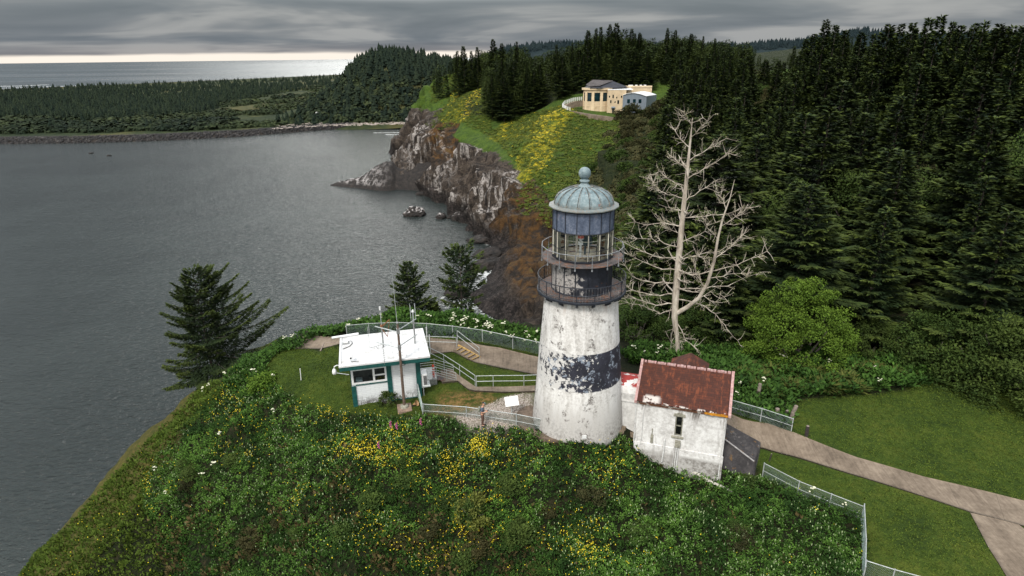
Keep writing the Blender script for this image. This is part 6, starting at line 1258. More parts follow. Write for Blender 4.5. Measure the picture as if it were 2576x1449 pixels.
LOW = [conifer(400 + k, 1.0, .20, 60, .055, 300, droop=.25) for k in range(4)]
if rest:
    V, F, T = scatter([(v, f) for v, f, _, _ in LOW], [(q[0], q[1], q[2] - .3) for q in rest], [q[3] for q in rest], [q[3] * 1.1 for q in rest], 21, RG.uniform(0, .5, len(rest)))
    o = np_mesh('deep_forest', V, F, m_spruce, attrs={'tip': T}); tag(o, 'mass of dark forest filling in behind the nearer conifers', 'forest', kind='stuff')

# --- single broadleaf trees and bushes in front of the forest
def put(src, px, dist, s_, label, group=None, first=False, sink=.3, rz=None):
    p = D(px[0], px[1], dist); z = G(p[0], p[1]); rz = RG.uniform(0, 6.28) if rz is None else rz
    if first: src.location = (p[0], p[1], z - sink); src.scale = (s_,) * 3; src.rotation_euler = (0, 0, rz); return tag(src, label, None, group)
    return dup(src, (p[0], p[1], z - sink), rz, s_, label, group)
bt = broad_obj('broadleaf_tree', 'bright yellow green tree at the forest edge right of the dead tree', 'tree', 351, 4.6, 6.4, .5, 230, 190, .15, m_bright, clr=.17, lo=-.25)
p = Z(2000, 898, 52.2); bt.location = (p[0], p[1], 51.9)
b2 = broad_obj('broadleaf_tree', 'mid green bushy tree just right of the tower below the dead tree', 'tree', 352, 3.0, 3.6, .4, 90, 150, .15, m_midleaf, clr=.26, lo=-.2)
put(b2, (1605, 850), 53, 1.0, None, None, True)
for px, dd, s_, lb in [((1660,800), 60, 1.15, 'green bushy tree behind the trunk of the dead tree'), ((1780,850), 54, 1.0, 'green bushy tree between the dead tree and the bright tree'), ((1870,860), 56, 1.1, 'dark bushy tree touching the left side of the bright tree'), ((1590,760), 66, 1.35, 'green bushy tree peeping out beside the tower shaft'), ((2190,905), 55, .8, 'low green bushy tree right of the bright tree'), ((2330,918), 55, 1.1, 'dark green bushy tree filling the forest edge mid meadow'), ((2410,935), 55, 1.3, 'dark green bushy tree at the forest edge right of the mid meadow one'), ((2490,945), 54, 1.2, 'dark green bushy tree in the meadow far corner'), ((2565,950), 54, 1.4, 'dark green bushy tree cut by the right picture edge')]: put(b2, px, dd, s_, lb)
c5 = conifer_obj('spruce_tree', 'young yellow green spruce standing directly behind the dead tree', 'tree', 105, 11.5, 4.0, 130, .5, 48, base=.04, droop=.2, power=.75, woods=False)
p = D(1760, 800, 58); c5.location = (p[0], p[1], G(p[0], p[1]) - .3)
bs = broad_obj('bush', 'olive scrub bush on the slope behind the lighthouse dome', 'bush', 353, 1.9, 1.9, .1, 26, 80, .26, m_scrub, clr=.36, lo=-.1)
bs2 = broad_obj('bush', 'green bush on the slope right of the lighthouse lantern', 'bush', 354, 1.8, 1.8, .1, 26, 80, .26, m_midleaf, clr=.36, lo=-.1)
cnt = 0; rr = np.random.default_rng(77)
BPOLY = [(1395,640),(1440,520),(1490,430),(1540,340),(1575,292),(1650,282),(1720,280),(1700,420),(1690,560),(1660,700),(1620,850),(1560,900),(1400,880)]
tries = 0
while cnt < 210 and tries < 6000:
    tries += 1; x = rr.uniform(0, 110); y = rr.uniform(60, 350); z = G(x, y); qq = proj([[x, y, z]])[0]
    if not inpoly(np.array([qq[0]]), np.array([qq[1]]), BPOLY)[0] or z < 12: continue
    src, f_ = (bs, cnt == 0) if cnt % 2 == 0 else (bs2, cnt == 1); s_ = rr.uniform(.9, 2.0) * (1 if math.hypot(x, y) > 110 else .7)
    high = qq[1] < 420; lb = ('olive scrub bush' if src is bs else 'green bush') + (' on the upper slope below the tan building' if high else ' on the dark slope right of the lighthouse')
    if f_: src.location = (x, y, z - .3); src.scale = (s_,) * 3; tag(src, lb, None, 'scrub bushes on the slope')
    else: dup(src, (x, y, z - .3), rr.uniform(0, 6.28), s_, lb, 'scrub bushes on the slope')
    cnt += 1
for k, (px, dd, s_) in enumerate([((1590,290), 333, 3.2), ((1560,296), 331, 2.2), ((1668,280), 335, 3.4), ((1700,292), 330, 3.6), ((1640,300), 326, 3.0)]): put(bs, px, dd, s_, ['twiggy bush in front of the grey metal hall', 'low bush at the foot of the tan block wall', 'bush hiding the right end of the metal hall', 'largest bush right of the metal hall', 'bush below the metal hall corner'][k])

# --- dead tree
m_dead, t, b = newmat('bleached_dead_wood'); n1 = t.noise(2.5, 6, t.scale(t.obj(), (1, 1, .3)), .65); finish(t, b, t.ramp(n1, [(.3, (.19, .16, .13)), (.5, (.42, .365, .30)), (.66, (.60, .55, .47))]), .85, t.bump(n1, .4, .03))
DT = 47.0; base_d = D(1705, 897, DT); base_d[2] = G(base_d[0], base_d[1])
dt = thing('dead_tree', 'tall bare bleached dead tree behind the oil house', 'tree', base_d); rd = random.Random(9)
def P_d(x, y, dep=0.0): return Vector(D(x, y, DT + dep)) - Vector(base_d)
m_ = MB(); tr_ = [(1706,905),(1703,850),(1697,800),(1700,740),(1706,670),(1713,590),(1721,510),(1730,420),(1737,350),(1742,296)]
m_.tube([P_d(*p) for p in tr_], [.17, .15, .25, .27, .25, .21, .17, .12, .07, .02], 9); m_.build('trunk', m_dead, dt)
stem = [((1699,790), 0), ((1730,772), -.3), ((1758,750), -.6), ((1780,712), -.9), ((1796,660), -1.1), ((1806,600), -1.2), ((1818,550), -1.3), ((1836,500), -1.4), ((1848,452), -1.5)]
m_ = MB(); m_.tube([P_d(*p, dep=dd) for p, dd in stem], [.19, .17, .15, .13, .11, .09, .065, .04, .015], 8); m_.build('second_stem', m_dead, dt)
BR = [([(1736,372),(1712,350),(1690,318)],.07),([(1738,345),(1760,325),(1780,305)],.05),([(1740,318),(1728,300),(1722,288)],.035),([(1733,405),(1780,375),(1828,348)],.07),([(1731,430),(1700,402),(1688,392)],.05),([(1729,450),(1770,425),(1812,400),(1832,385)],.08),([(1727,470),(1690,455),(1660,430),(1628,450)],.075),
 ([(1724,500),(1680,490),(1652,470),(1640,452)],.07),([(1722,510),(1760,480),(1800,455)],.07),([(1719,535),(1690,525),(1672,500),(1660,480)],.06),([(1718,548),(1770,545),(1830,538),(1885,522)],.08),([(1716,570),(1670,560),(1630,566),(1598,558)],.085),([(1714,590),(1680,575),(1655,545)],.05),([(1712,610),(1760,590),(1800,560)],.07),
 ([(1711,625),(1670,612),(1640,600),(1603,600)],.08),([(1709,645),(1660,648),(1610,630),(1574,612)],.09),([(1708,655),(1760,640),(1810,632),(1862,604)],.08),([(1705,680),(1650,672),(1600,650),(1580,640)],.08),([(1704,690),(1760,690),(1830,672),(1890,650),(1930,632)],.11),([(1702,712),(1650,712),(1600,700),(1572,668)],.09),
 ([(1701,728),(1770,726),(1830,720),(1900,690)],.10),([(1700,740),(1640,742),(1590,730),(1568,712)],.10),([(1699,752),(1760,765),(1800,790),(1830,830),(1856,856)],.10),([(1698,765),(1650,768),(1600,752),(1566,750)],.09),([(1697,778),(1660,790),(1620,770),(1580,762)],.09),([(1700,800),(1690,840),(1688,870),(1682,898)],.09),([(1705,815),(1722,850),(1745,872)],.06),([(1703,830),(1715,870),(1712,905)],.06),
 ([(1798,650),(1840,620),(1868,590)],.06),([(1806,605),(1780,575),(1770,545)],.05),([(1812,570),(1850,545),(1875,525)],.05),([(1785,700),(1830,690),(1880,690)],.06),([(1760,748),(1800,760),(1828,742)],.05),([(1826,525),(1812,495),(1800,480)],.04),([(1775,725),(1750,690),(1745,660)],.05),([(1792,675),(1770,650),(1752,640)],.045)]
LICH = []
for pts, r0 in BR:
    sd_ = rd.choice((-1, 1)); dep = rd.uniform(.4, 2.4) * sd_; n = len(pts); P3 = [P_d(*p, dep=dep * i / (n - 1) + (-.9 if pts[0][0] > 1745 else 0)) for i, p in enumerate(pts)]
    fine = [P3[0]]
    for a, c2_ in zip(P3[:-1], P3[1:]):
        for f_ in (.34, .67, 1): fine.append(a.lerp(c2_, f_) + Vector((rd.gauss(0, .05), rd.gauss(0, .08), rd.gauss(0, .05))) * (f_ < 1))
    m_ = MB(); m_.tube(fine, list(np.linspace(r0 * .55, .010, len(fine))), 6)
    for k in range(3 + 2 * len(fine)):
        i = rd.randrange(1, len(fine)); p = fine[i]; ax_ = (fine[i] - fine[i - 1]).normalized(); dv = (ax_ * .7 + Vector((rd.gauss(0, .55), rd.gauss(0, .6), rd.gauss(.12, .5)))).normalized(); L = rd.uniform(.35, 1.15)
        q1 = p + dv * L * .5 + Vector((0, 0, rd.gauss(0, .05))); q2 = p + dv * L + Vector((0, 0, rd.gauss(.06, .12))); m_.tube([p, q1, q2], [.020, .013, .005], 4); LICH.append((q1 + q2) / 2); LICH.append(q2)
        if rd.random() < .55: d2 = (dv + Vector((rd.gauss(0, .6), rd.gauss(0, .6), rd.gauss(0, .6)))).normalized(); m_.tube([q1, q1 + d2 * L * .45], [.016, .007], 4)
    m_.build('branch', m_dead, dt)
rl = np.random.default_rng(5); LP = np.array([tuple(p) for p in LICH]); LP = np.repeat(LP[rl.random(len(LP)) < .55], 4, 0) ; n = len(LP); LP = LP + rl.normal(0, .06, (n, 3)); V, F = rhomb(LP, np.stack([rl.normal(0, .5, n), rl.normal(0, .5, n), rl.normal(-.5, .5, n)], -1), rl.uniform(.06, .16, n), rl.uniform(.012, .03, n), rl)
np_mesh('lichen', V, F, plain('pale_beard_lichen', (.27, .26, .15), .9, .3, 5), dt)
# limbs growing towards and away from the viewpoint
for k in range(16):
    y = rd.uniform(400, 770); f_ = (y - 296) / 610; x = np.interp(y, [p[1] for p in tr_[::-1]], [p[0] for p in tr_[::-1]]); a = P_d(x, y); s_ = rd.choice((-1, 1)); L = .6 + 3.4 * f_
    e = a + Vector((rd.gauss(0, .4), s_ * L, rd.uniform(.2, .9))); m_ = MB(); m_.tube([a, a.lerp(e, .5) - Vector((0, 0, .12)), e], [.06 + .03 * f_, .045, .012], 5)
    for j in range(4): p = a.lerp(e, rd.uniform(.3, 1)); m_.tube([p, p + Vector((rd.gauss(0, .4), rd.gauss(0, .3), rd.gauss(.1, .3)))], [.02, .007], 4)
    m_.build('branch', m_dead, dt)

# ------------------------------------------------------------------ ground cover
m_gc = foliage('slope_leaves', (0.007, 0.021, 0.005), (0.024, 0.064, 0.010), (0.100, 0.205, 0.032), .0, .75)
m_gc2 = foliage('dry_grass_blades', (0.045, 0.040, 0.014), (0.11, 0.085, 0.032), (0.22, 0.16, 0.075), 0, .6)
m_grass = foliage('lawn_blades', (0.030, 0.060, 0.009), (0.075, 0.122, 0.015), (0.155, 0.18, 0.026), 0, .6)
m_spike = plain('pale_flower_spikes', (.38, .47, .25), .7, .25, 3); m_yellow = plain('yellow_petals', (.78, .62, .02), .6, .22, 3); m_whitefl = plain('white_umbels', (.66, .66, .50), .7, .15, 6); m_stalk = plain('green_stalks', (.07, .12, .02), .8)
LEAFY = [(575,960),(600,925),(660,925),(690,965),(740,1008),(850,1042),(960,1054),(1066,1048),(1214,1082),(1300,1084),(1414,1104),(1550,1095),(1604,1112),(1810,1200),(1920,1212),(2165,1308),(2160,1520),(450,1520),(430,1440),(370,1290),(362,1205),(468,1078)]
def sample(poly, dens, bbox, seed, wob=0):
    r = np.random.default_rng(seed); x0, x1, y0, y1 = bbox; n = int((x1 - x0) * (y1 - y0) * dens); x = r.uniform(x0, x1, n); y = r.uniform(y0, y1, n); z = NEAR.h(x, y); P = np.stack([x, y, z], -1); q = proj(P)
    w1_ = (fbm(P * .5, 3, seed) - .5) * wob; k = inpoly(q[:, 0] + w1_, q[:, 1] + w1_ * .6, poly) & (q[:, 2] > 0); return P[k], q[k], r
def clear_of(P):
    c_ = ((P[:, 0] - LX) ** 2 + (P[:, 1] - LY) ** 2 > 3.0 ** 2)
    def loc(p, o, a): dx, dy = p[:, 0] - o[0], p[:, 1] - o[1]; return dx * math.cos(a) + dy * math.sin(a), -dx * math.sin(a) + dy * math.cos(a)
    u, v_ = loc(P, (7.85, 33.75), R(-19.35)); c_ &= ~((u > -2.2) & (u < 5.5) & (v_ > .0) & (v_ < 4.9)); u, v_ = loc(P, (HX, HY), HR); c_ &= ~((u > -.1) & (u < 5.9) & (v_ > -.1) & (v_ < 3.5)); return c_
def leaves_at(P, k, size, r, h0, h1, up_=.55, tipf=None):
    n = len(P); B = np.repeat(P, k, 0); m = n * k; a = r.uniform(0, 6.283, m); rad = r.random(m) * size * 1.1; B = B + np.stack([rad * np.cos(a), rad * np.sin(a), r.uniform(h0, h1, m)], -1)
    d = np.stack([np.cos(a), np.sin(a), r.normal(up_, .4, m)], -1); V, F = rhomb(B, d, size * r.uniform(.6, 1.4, m), size * r.uniform(.2, .36, m), r)
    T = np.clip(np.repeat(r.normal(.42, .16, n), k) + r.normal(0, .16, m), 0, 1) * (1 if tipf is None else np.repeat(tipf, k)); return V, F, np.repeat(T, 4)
# leafy mass
P, q, r = sample(LEAFY, 26, (-36, 20, 18, 50), 501, 40); P = P[clear_of(P)]; q = proj(P)
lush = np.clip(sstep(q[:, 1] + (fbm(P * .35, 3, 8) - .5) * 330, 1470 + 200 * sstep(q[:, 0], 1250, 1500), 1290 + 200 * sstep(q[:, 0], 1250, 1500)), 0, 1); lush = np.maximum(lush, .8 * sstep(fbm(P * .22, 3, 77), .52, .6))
mound = (fbm(P * .55, 3, 12) - .38) * 1.5 * (.35 + .65 * lush)
mound *= sstep(np.hypot(P[:, 0] - LX, P[:, 1] - LY), 3.0, 5.5) * (.15 + .85 * sstep(q[:, 1], 1085, 1150))
kp_ = r.random(len(P)) < .22 + .78 * lush
Pl = P[kp_].copy(); Pl[:, 2] += np.maximum(mound[kp_], -.05)
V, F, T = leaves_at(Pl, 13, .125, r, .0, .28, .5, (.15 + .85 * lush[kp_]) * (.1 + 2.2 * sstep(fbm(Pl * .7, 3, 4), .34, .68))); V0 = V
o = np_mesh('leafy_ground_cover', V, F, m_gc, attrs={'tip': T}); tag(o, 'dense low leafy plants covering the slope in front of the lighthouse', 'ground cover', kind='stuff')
ps_ = (r.random(len(Pl)) < .40 * lush[kp_]) & (fbm(Pl * .3, 2, 61) > .40); Ps = Pl[ps_]; n = len(Ps); B = Ps + np.stack([r.normal(0, .08, n), r.normal(0, .08, n), r.uniform(.20, .36, n)], -1)
V, F = rhomb(B, np.stack([r.normal(0, .12, n), r.normal(0, .12, n), np.ones(n)], -1), r.uniform(.11, .20, n), r.uniform(.02, .034, n), r); V2_, F2_2 = rhomb(B, np.stack([r.normal(0, .12, n), r.normal(0, .12, n), np.ones(n)], -1), r.uniform(.09, .17, n), r.uniform(.016, .028, n), r)
o = np_mesh('pale_flower_spikes', np.concatenate([V, V2_]), np.concatenate([F, F2_2 + len(V)]), m_spike); tag(o, 'tiny pale flower spikes standing all over the leafy slope', 'flowers', kind='stuff')
# dry grass between
P, q, r = sample(LEAFY, 22, (-36, 20, 18, 50), 502, 20); P = P[clear_of(P)]; q = proj(P); d_ = sstep(q[:, 1] + (fbm(P * .4, 3, 18) - .5) * 300, 1220, 1400) * sstep(fbm(P * .5, 3, 44), .42, .58); d_ = np.maximum(d_, 1.2 * np.exp(-((q[:, 0] - 855 - (1230 - q[:, 1]) * .35) / 26) ** 2 - ((q[:, 1] - 1225) / 55) ** 2)); P = P[r.random(len(P)) < d_ * .7 * (1 - sstep(q[:, 0], 1250, 1450)) + .01]
V, F, T = leaves_at(P, 5, .34, r, 0, .05, 1.4); o = np_mesh('dry_grass', V, F, m_gc2, attrs={'tip': T * .8}); tag(o, 'dry brownish grass showing between plants low on the slope', 'grass', kind='stuff')
P, q, r = sample(LEAFY, 30, (-36, 22, 18, 50), 506, 20); P = P[clear_of(P)]; q = proj(P); P = P[r.random(len(P)) < .25 + .4 * sstep(q[:, 1], 1150, 1350)]
V, F, T = leaves_at(P, 4, .26, r, 0, .05, 1.3); o = np_mesh('slope_grass', V, F, m_gc, attrs={'tip': T * .5}); tag(o, 'dark green grass tufts among the slope plants', 'grass', kind='stuff')
# yellow flowers
P, q, r = sample(LEAFY, 150, (-36, 20, 18, 50), 503); P = P[clear_of(P)]; q = proj(P)
def blob(cx, cy, sx, sy): return np.exp(-((q[:, 0] - cx) / sx) ** 2 - ((q[:, 1] - cy) / sy) ** 2)
dn_ = .95 * blob(1205, 1150, 55, 30) + .42 * blob(930, 1140, 80, 45) + .20 * blob(1150, 1250, 190, 95) + .22 * blob(1100, 1180, 80, 50) + .25 * blob(1545, 1225, 50, 60) + .08 * blob(1040, 1400, 150, 60) + .10 * blob(1120, 1340, 140, 60) + .22 * blob(600, 1140, 60, 40) + .25 * blob(640, 1060, 40, 30) + .2 * blob(770, 1275, 60, 40) + .08 * blob(560, 1010, 70, 40) + .18 * blob(1480, 1380, 90, 80) + .18 * blob(860, 1050, 90, 40) + .2 * blob(380, 1230, 60, 60) + .006
kk = r.random(len(P)) < dn_ * (.15 + 1.5 * sstep(fbm(P * .9, 3, 91), .42, .66)); P = P[kk]; n = len(P)
B = P + np.stack([np.zeros(n), np.zeros(n), r.uniform(.28, .62, n) + np.maximum(0, (fbm(P * .55, 3, 12) - .38) * 1.0)], -1); V, F = rhomb(B, np.stack([r.normal(0, 1, n), r.normal(0, 1, n), r.uniform(.2, 1.2, n)], -1), r.uniform(.045, .085, n), r.uniform(.02, .036, n), r)
V2_, F2_2 = rhomb(B + r.normal(0, .05, (n, 3)), np.stack([r.normal(0, 1, n), r.normal(0, 1, n), r.uniform(.2, 1.0, n)], -1), r.uniform(.04, .07, n), r.uniform(.018, .032, n), r)
o = np_mesh('yellow_flowers', np.concatenate([V, V2_]), np.concatenate([F, F2_2 + len(V)]), m_yellow); tag(o, 'scattered yellow flowers blooming across the leafy slope', 'flowers', kind='stuff')
# outer left slope
OUT = [(520,965),(585,960),(475,1085),(370,1205),(380,1300),(440,1450),(455,1520),(-60,1520),(-60,1440),(150,1350),(300,1185),(430,1055)]
P, q, r = sample(OUT, 26, (-60, -15, 25, 60), 504); V, F, T = leaves_at(P, 5, .24, r, 0, .06, 1.2); o = np_mesh('slope_turf', V, F, m_grass, attrs={'tip': T * .5}); tag(o, 'short olive turf on the steep outer slope above the sea', 'grass', kind='stuff')
P = P[(fbm(P * .35, 3, 15) > .58) & (r.random(len(P)) < .10)]; n = len(P); V, F = rhomb(P + np.array([0, 0, .3]) * r.uniform(.5, 1.2, (n, 1)), r.normal(0, 1, (n, 3)) + [0, 0, .6], r.uniform(.06, .11, n), r.uniform(.025, .045, n), r); o = np_mesh('yellow_flowers', V, F, m_yellow); tag(o, 'sparse yellow flowers along the outer sea slope', 'flowers', kind='stuff')
# lawns
Vs = []; Fs = []; Ts = []; o_ = 0
for poly, dens, bbox, sd_, sz in ((LAWN, 90, (-25, -6, 34, 52), 511, .07), (LAWN2, 80, (-9, 4, 34, 50), 512, .065), (MEADOW, 55, (10, 50, 12, 45), 513, .08), (VERGE, 60, (-9, 4, 42, 50), 514, .12)):
    P, q, r = sample(poly, dens, bbox, sd_, 14); P = P[clear_of(P)]; q = proj(P)
    bad_ = softpoly(P, GRAVEL, 12) & (r.random(len(P)) < .93) | softpoly(P, DIRT, 20) & (r.random(len(P)) < .55) if poly is LAWN2 else np.zeros(len(P), bool)
    for strip_ in ([(1833,1039),(1921,1134),(2117,1191),(2445,1295),(2600,1332),(2600,1266),(2324,1199),(2052,1111)], [(2440,1291),(2485,1380),(2560,1520),(2800,1520),(2640,1330)], [(1085,852),(1200,864),(1353,898),(1353,945),(1257,928),(1200,915),(1140,888),(1085,893)], [(1106,934),(1133,928),(1197,976),(1346,973),(1346,989),(1195,989),(1150,962),(1110,967)], [(1060,845),(1090,845),(1090,895),(1060,895)]): bad_ |= inpoly(q[:, 0], q[:, 1], strip_)
    P = P[~bad_]; V, F, T = leaves_at(P, 3, sz, r, 0, .015, 1.0); Vs.append(V); Fs.append(F + o_); Ts.append(T * (.3 + fbm(V * .5, 2, 3))); o_ += len(V)
o = np_mesh('lawn_grass', np.concatenate(Vs), np.concatenate(Fs), m_grass, attrs={'tip': np.concatenate(Ts)}); tag(o, 'short mown grass on the lawns and the meadow', 'grass', kind='stuff')
# tall lush growth: cliff edge behind the fence, left rim, forest margin, behind the oil house
EDGE = [(740,862),(870,815),(990,782),(1100,785),(1235,820),(1350,850),(1420,870),(1420,905),(1350,888),(1240,862),(1130,848),(1000,838),(880,842),(800,848),(760,870)]
RIM = [(560,965),(600,930),(690,868),(760,862),(770,880),(700,890),(665,925),(680,965),(700,1000),(600,1010)]
MARG = [(1560,905),(1600,870),(1760,885),(1850,880),(2150,898),(2400,938),(2620,955),(2620,985),(2400,958),(2260,985),(2080,1000),(1995,1015),(1980,1080),(1840,1035),(1830,960),(1620,920)]
Vs = []; Fs = []; Ts = []; o_ = 0
for poly, dens, bbox, sd_, sz, k, h1_ in ((EDGE, 20, (-22, 6, 40, 58), 521, .34, 8, .45), (RIM, 18, (-30, -12, 38, 56), 522, .24, 8, .4), (MARG, 13, (4, 60, 34, 56), 523, .34, 9, .5)):
    P, q, r = sample(poly, dens, bbox, sd_, 10); P = P[clear_of(P)]; P[:, 2] += np.maximum(0, fbm(P * .6, 3, 33) - .42) * 1.2; V, F, T = leaves_at(P, k, sz, r, 0, h1_, .9, .3 + 1.1 * fbm(P * .4, 2, 5)); Vs.append(V); Fs.append(F + o_); Ts.append(T); o_ += len(V)
o = np_mesh('tall_undergrowth', np.concatenate(Vs), np.concatenate(Fs), m_gc, attrs={'tip': np.concatenate(Ts)}); tag(o, 'lush waist high undergrowth behind the fence and along the forest edge', 'undergrowth', kind='stuff')
# gravel
P, q, r = sample(GRAVEL, 130, (-6, 3, 33, 42), 531, 10); P = P[clear_of(P)]; P = P[np.hypot(P[:, 0] - LX + .8, P[:, 1] - LY - .75) > 3.6]; sz = r.uniform(.02, .055, len(P)); V, F, T = scatter([(v, f) for v, f in BD[:2]], P, sz, sz, 31)
o = np_mesh('gravel', V, F, plain('pale_gravel', (.40, .35, .31), .95, .45, 14)); tag(o, 'pale gravel bed beside the tower foot', 'gravel', kind='stuff')

# individual flowers, ferns, bushes near the buildings
def umbel(seed):
    r = random.Random(seed); m_ = MB(); m_.k = 1
    for k in range(4):
        x, y, z = r.uniform(-.22, .22), r.uniform(-.22, .22), r.uniform(.75, 1.15); m_.k = 1; m_.tube([(x * .2, y * .2, 0), (x * .7, y * .7, z * .6), (x, y, z)], .012, 4); m_.k = 0; rad = r.uniform(.055, .105)
        for j in range(9): a = j * .7; q = rad * (0 if j == 0 else 1); m_.lathe([(.005, z + .05), (rad * .42, z + .03), (rad * .3, z - .01)], 6, c=(x + q * math.cos(a) * .75, y + q * math.sin(a) * .75))
    return m_.build('cow_parsnip', [m_whitefl, m_stalk])
UM = [umbel(k) for k in range(3)]; ru = random.Random(8); usedu = set()
def put_umbel(px, label, group):
    k = ru.randrange(3); g0 = onground(*px); o = UM[k] if k not in usedu else UM[k].copy()
    if k in usedu: COL.objects.link(o)
    usedu.add(k); o.location = (g0[0], g0[1], g0[2] + .1); s_ = ru.uniform(.6, 1.0); o.scale = (s_, s_, s_); o.rotation_euler = (0, 0, ru.uniform(0, 6)); tag(o, label, 'flower', group)
for k in range(34): x = ru.uniform(1130, 1352); put_umbel((x, np.interp(x, [1130, 1352], [822, 872]) + ru.uniform(-12, 16)), 'white umbel flower among leaves behind the long green fence', 'white umbels behind the fence')
for x, y in [(1050,815),(960,815),(905,830),(880,845),(1080,818)]: put_umbel((x, y), 'white umbel flower in the tall growth behind the hut', 'white umbels behind the hut')
for x, y in [(600,920),(640,905),(655,895),(570,965),(515,1000),(530,990),(690,968),(640,960),(690,1060),(720,870),(740,866)]: put_umbel((x, y), 'white umbel flower on the left rim of the headland', 'white umbels on the left rim')
for x, y in [(512,1215),(395,1205),(420,1260),(545,1195),(560,1120)]: put_umbel((x, y), 'white umbel flower low on the left slope', 'white umbels on the left slope')
for x, y in [(1620,905),(1660,902),(1675,906),(1650,908),(1590,900)]: put_umbel((x, y), 'white umbel flower at the left of the small back roof', 'white umbels by the back roof')
for x, y in [(1860,985),(1850,1010),(1915,985),(1965,925),(2080,935),(2210,980),(2200,945)]: put_umbel((x, y), 'white umbel flower among ferns at the meadow corner', 'white umbels among the ferns')
for x, y in [(2040,1262),(2120,1296)]: put_umbel((x, y), 'white umbel flower beside the lower fence', 'white umbels by the lower fence')
def tuft(seed, n, L, mat, name, label, cat):
    r = np.random.default_rng(seed); a = r.uniform(0, 6.283, n); rad = r.random(n) * .35 * L; B = np.stack([rad * np.cos(a), rad * np.sin(a), r.uniform(0, .35, n) * L], -1); V, F = rhomb(B, np.stack([np.cos(a), np.sin(a), r.uniform(.2, 1.6, n)], -1), L * r.uniform(.5, 1.1, n), L * r.uniform(.05, .09, n), r, .5)
    o = np_mesh(name, V, F, mat, attrs={'tip': np.repeat(np.clip(r.normal(.55, .3, n), 0, 1), 4)}); return tag(o, label, cat)
m_fern = foliage('fern_fronds', (0.022, 0.042, 0.010), (0.055, 0.082, 0.016), (0.120, 0.130, 0.030), .4)
FT = [tuft(61, 240, .7, m_fern, 'fern', 'a', 'fern'), tuft(62, 260, .62, m_fern, 'fern', 'a', 'fern')]
for k in range(26):
    px = [(1880,930),(1900,905),(1905,985),(1940,940),(1960,970),(1975,905),(1990,985),(2010,935),(2030,975),(2050,950),(2075,985),(2090,940),(2105,990),(2130,930),(1920,960),(1945,1000),(1860,950),(2160,945),(2120,965),(2060,915),(2150,985),(2200,935),(1925,915),(1990,950),(2250,950),(2300,952)][k]
    g0 = onground(*px); o = FT[k % 2] if k < 2 else FT[k % 2].copy()
    if k >= 2: COL.objects.link(o)
    o.location = tuple(g0); s_ = ru.uniform(.8, 1.4); o.scale = (s_ * 1.3, s_ * 1.3, s_); o.rotation_euler = (0, 0, ru.uniform(0, 6)); tag(o, 'green fern clump in the growth between meadow and forest', None, 'ferns at the meadow edge')
b_y = broad_obj('bush', 'open yellow green bush alone low on the flowery slope', 'bush', 361, 1.15, 1.25, .25, 26, 34, .16, foliage('yellow_green_leaves', (.05, .065, .012), (.10, .115, .02), (.16, .17, .04), 0), clr=.26, lo=-.1); g0 = onground(1192, 1305); b_y.location = tuple(g0)
b_l = broad_obj('bush', 'low bramble bush against the front wall of the hut', 'bush', 362, .85, .8, .0, 22, 60, .13, m_midleaf, clr=.34, lo=0); g0 = onground(975, 1012); b_l.location = tuple(g0)
b_w = broad_obj('bush', 'leafy bush at the foot of the oil house wall by the concrete block', 'bush', 363, .8, .7, .0, 20, 60, .14, m_midleaf, clr=.36, lo=0); g0 = onground(1870, 1222); b_w.location = tuple(g0)
b_m = broad_obj('bush', 'rounded leafy mound on the lawn left rim', 'bush', 364, 1.5, .9, .0, 40, 80, .14, m_bright, clr=.3, lo=0); g0 = onground(672, 968); b_m.location = tuple(g0)
for k in range(34):
    x = ru.uniform(430, 1900); y = ru.uniform(1150, 1440); s_ = ru.uniform(.28, .6)
    if x < 520 and y > 1300 or (x > 1650 and y < 1290): continue
    g0 = onground(x, y); src = bs if k % 3 == 0 else bs2; dup(src, (g0[0], g0[1], g0[2] - .15), ru.uniform(0, 6), (s_, s_, s_ * ru.uniform(.55, .9)), ('olive' if src is bs else 'green') + ' bush growing out of the leafy slope in front of the lighthouse', 'low bushes on the front slope')
m_fox = plain('pink_foxglove_bells', (.42, .06, .22), .7, .2)
for x, y in [(985,1095),(1000,1100),(1060,1090),(955,1148)]:
    m_ = MB(); m_.k = 1; m_.tube([(0, 0, 0), (.02, 0, 1.0)], .012, 4); m_.k = 0
    for j in range(9): a = j * 2.4; m_.lathe([(.01, .5 + j * .055), (.035, .47 + j * .055), (.045, .43 + j * .055)], 6, c=(.045 * math.cos(a), .045 * math.sin(a)))
    o = m_.build('foxglove', [m_fox, m_stalk]); g0 = onground(x, y); o.location = (g0[0], g0[1], g0[2] + .15); tag(o, 'pink foxglove spike rising from the leaves below the hut', 'flower', 'pink foxgloves')

r2_ = np.random.default_rng(611); x = r2_.uniform(-5, 110, 9000); y = r2_.uniform(60, 350, 9000); z = FAR.h(x, y); P = np.stack([x, y, z], -1); qb_ = proj(P); k_ = inpoly(qb_[:, 0] + (fbm(P / 9, 3, 6) - .5) * 90, qb_[:, 1], BPOLY) & (z > 8); P = P[k_][:2600]; SM = [mound_template(70 + k, 60) for k in range(4)]; s_ = r2_.uniform(.8, 2.0, len(P)) * np.where(np.hypot(P[:, 0], P[:, 1]) < 110, .7, 1)
V, F, T = scatter(SM, P - np.array([0, 0, .2]), s_ * 1.1, s_, 43, r2_.uniform(0, .8, len(P))); o = np_mesh('slope_scrub', V, F, m_scrub, attrs={'tip': T}); tag(o, 'low tangled scrub covering the slope between the grass and the forest', 'undergrowth', kind='stuff')
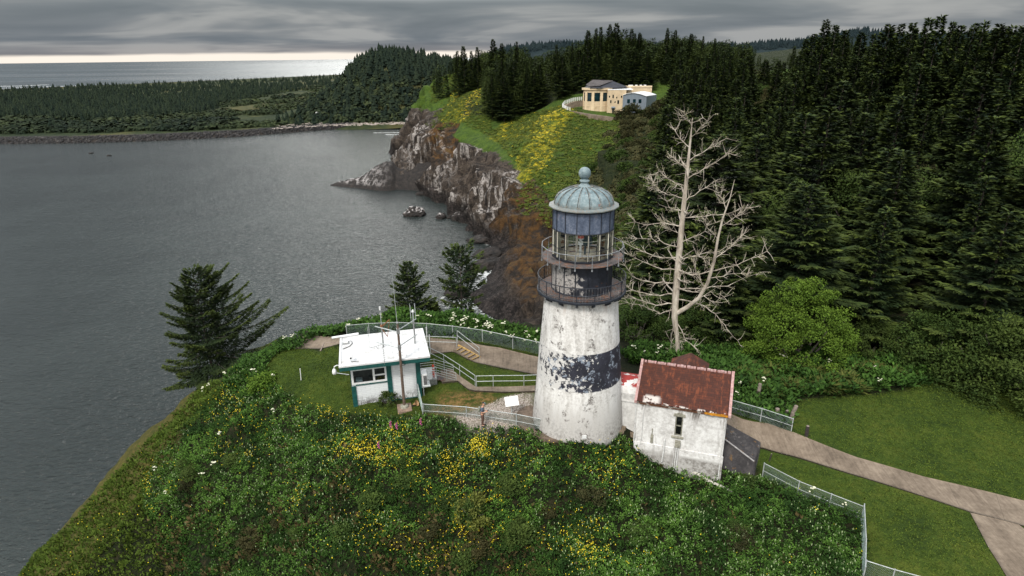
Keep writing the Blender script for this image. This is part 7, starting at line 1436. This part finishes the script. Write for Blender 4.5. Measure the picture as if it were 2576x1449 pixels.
# ------------------------------------------------------------------ rough turf and bloom on the far bluff
r = np.random.default_rng(601); x = r.uniform(-100, 110, 60000); y = r.uniform(150, 620, 60000); z = FAR.h(x, y); P = np.stack([x, y, z], -1); q = proj(P)
TURF = [(1035,300),(1085,215),(1130,180),(1215,215),(1240,330),(1290,300),(1420,262),(1480,290),(1560,300),(1570,340),(1500,430),(1440,520),(1400,600),(1340,700),(1300,640),(1275,560),(1320,430),(1240,345),(1160,310),(1110,330)]
k_ = inpoly(q[:, 0], q[:, 1], TURF) & (z > 14); P, q = P[k_], q[k_]; P = P[:9000]; q = q[:9000]
TM = [mound_template(50 + k, 20) for k in range(4)]
yl = np.zeros(len(P))
for pl_ in ([(1105,300),(1150,236),(1215,212),(1224,245),(1180,300),(1130,330)], [(1225,345),(1260,308),(1400,270),(1412,300),(1330,352),(1260,362)], [(1280,455),(1318,360),(1400,282),(1440,258),(1452,292),(1395,385),(1350,450),(1305,475)], [(1350,470),(1400,440),(1370,520)]): yl = np.maximum(yl, inpoly(q[:, 0] + (fbm(P / 9, 3, 6) - .5) * 150, q[:, 1] + (fbm(P / 7 + 9, 3, 6) - .5) * 60, pl_))
band_ = fbm(np.stack([q[:, 0] / 26 + q[:, 1] / 40, q[:, 1] / 90 - q[:, 0] / 200, q[:, 0] * 0], -1), 3, 8)
isy = (yl > 0) & (r.random(len(P)) < (.06 + .60 * sstep(band_, .48, .62))) | (r.random(len(P)) < .015) & (q[:, 1] < 480); hgt = r.uniform(.35, .9, len(P)); wid = r.uniform(.8, 2.0, len(P))
V, F, T = scatter(TM, P[~isy], hgt[~isy], wid[~isy], 41, r.uniform(0, 1, (~isy).sum())); m_turf = foliage('bluff_turf', (0.024, 0.040, 0.008), (0.060, 0.092, 0.014), (0.135, 0.160, 0.022), 0, .7)
o = np_mesh('bluff_turf', V, F, m_turf, attrs={'tip': T}); tag(o, 'rough green turf over the top of the far cliff', 'grass', kind='stuff')
V, F, T = scatter(TM, P[isy], hgt[isy] * .7, wid[isy] * .55, 42); o = np_mesh('bluff_bloom', V, F, plain('yellow_bloom', (.50, .40, .012), .7, .35, .5)); tag(o, 'drifts of yellow bloom on the far cliff top', 'flowers', kind='stuff')
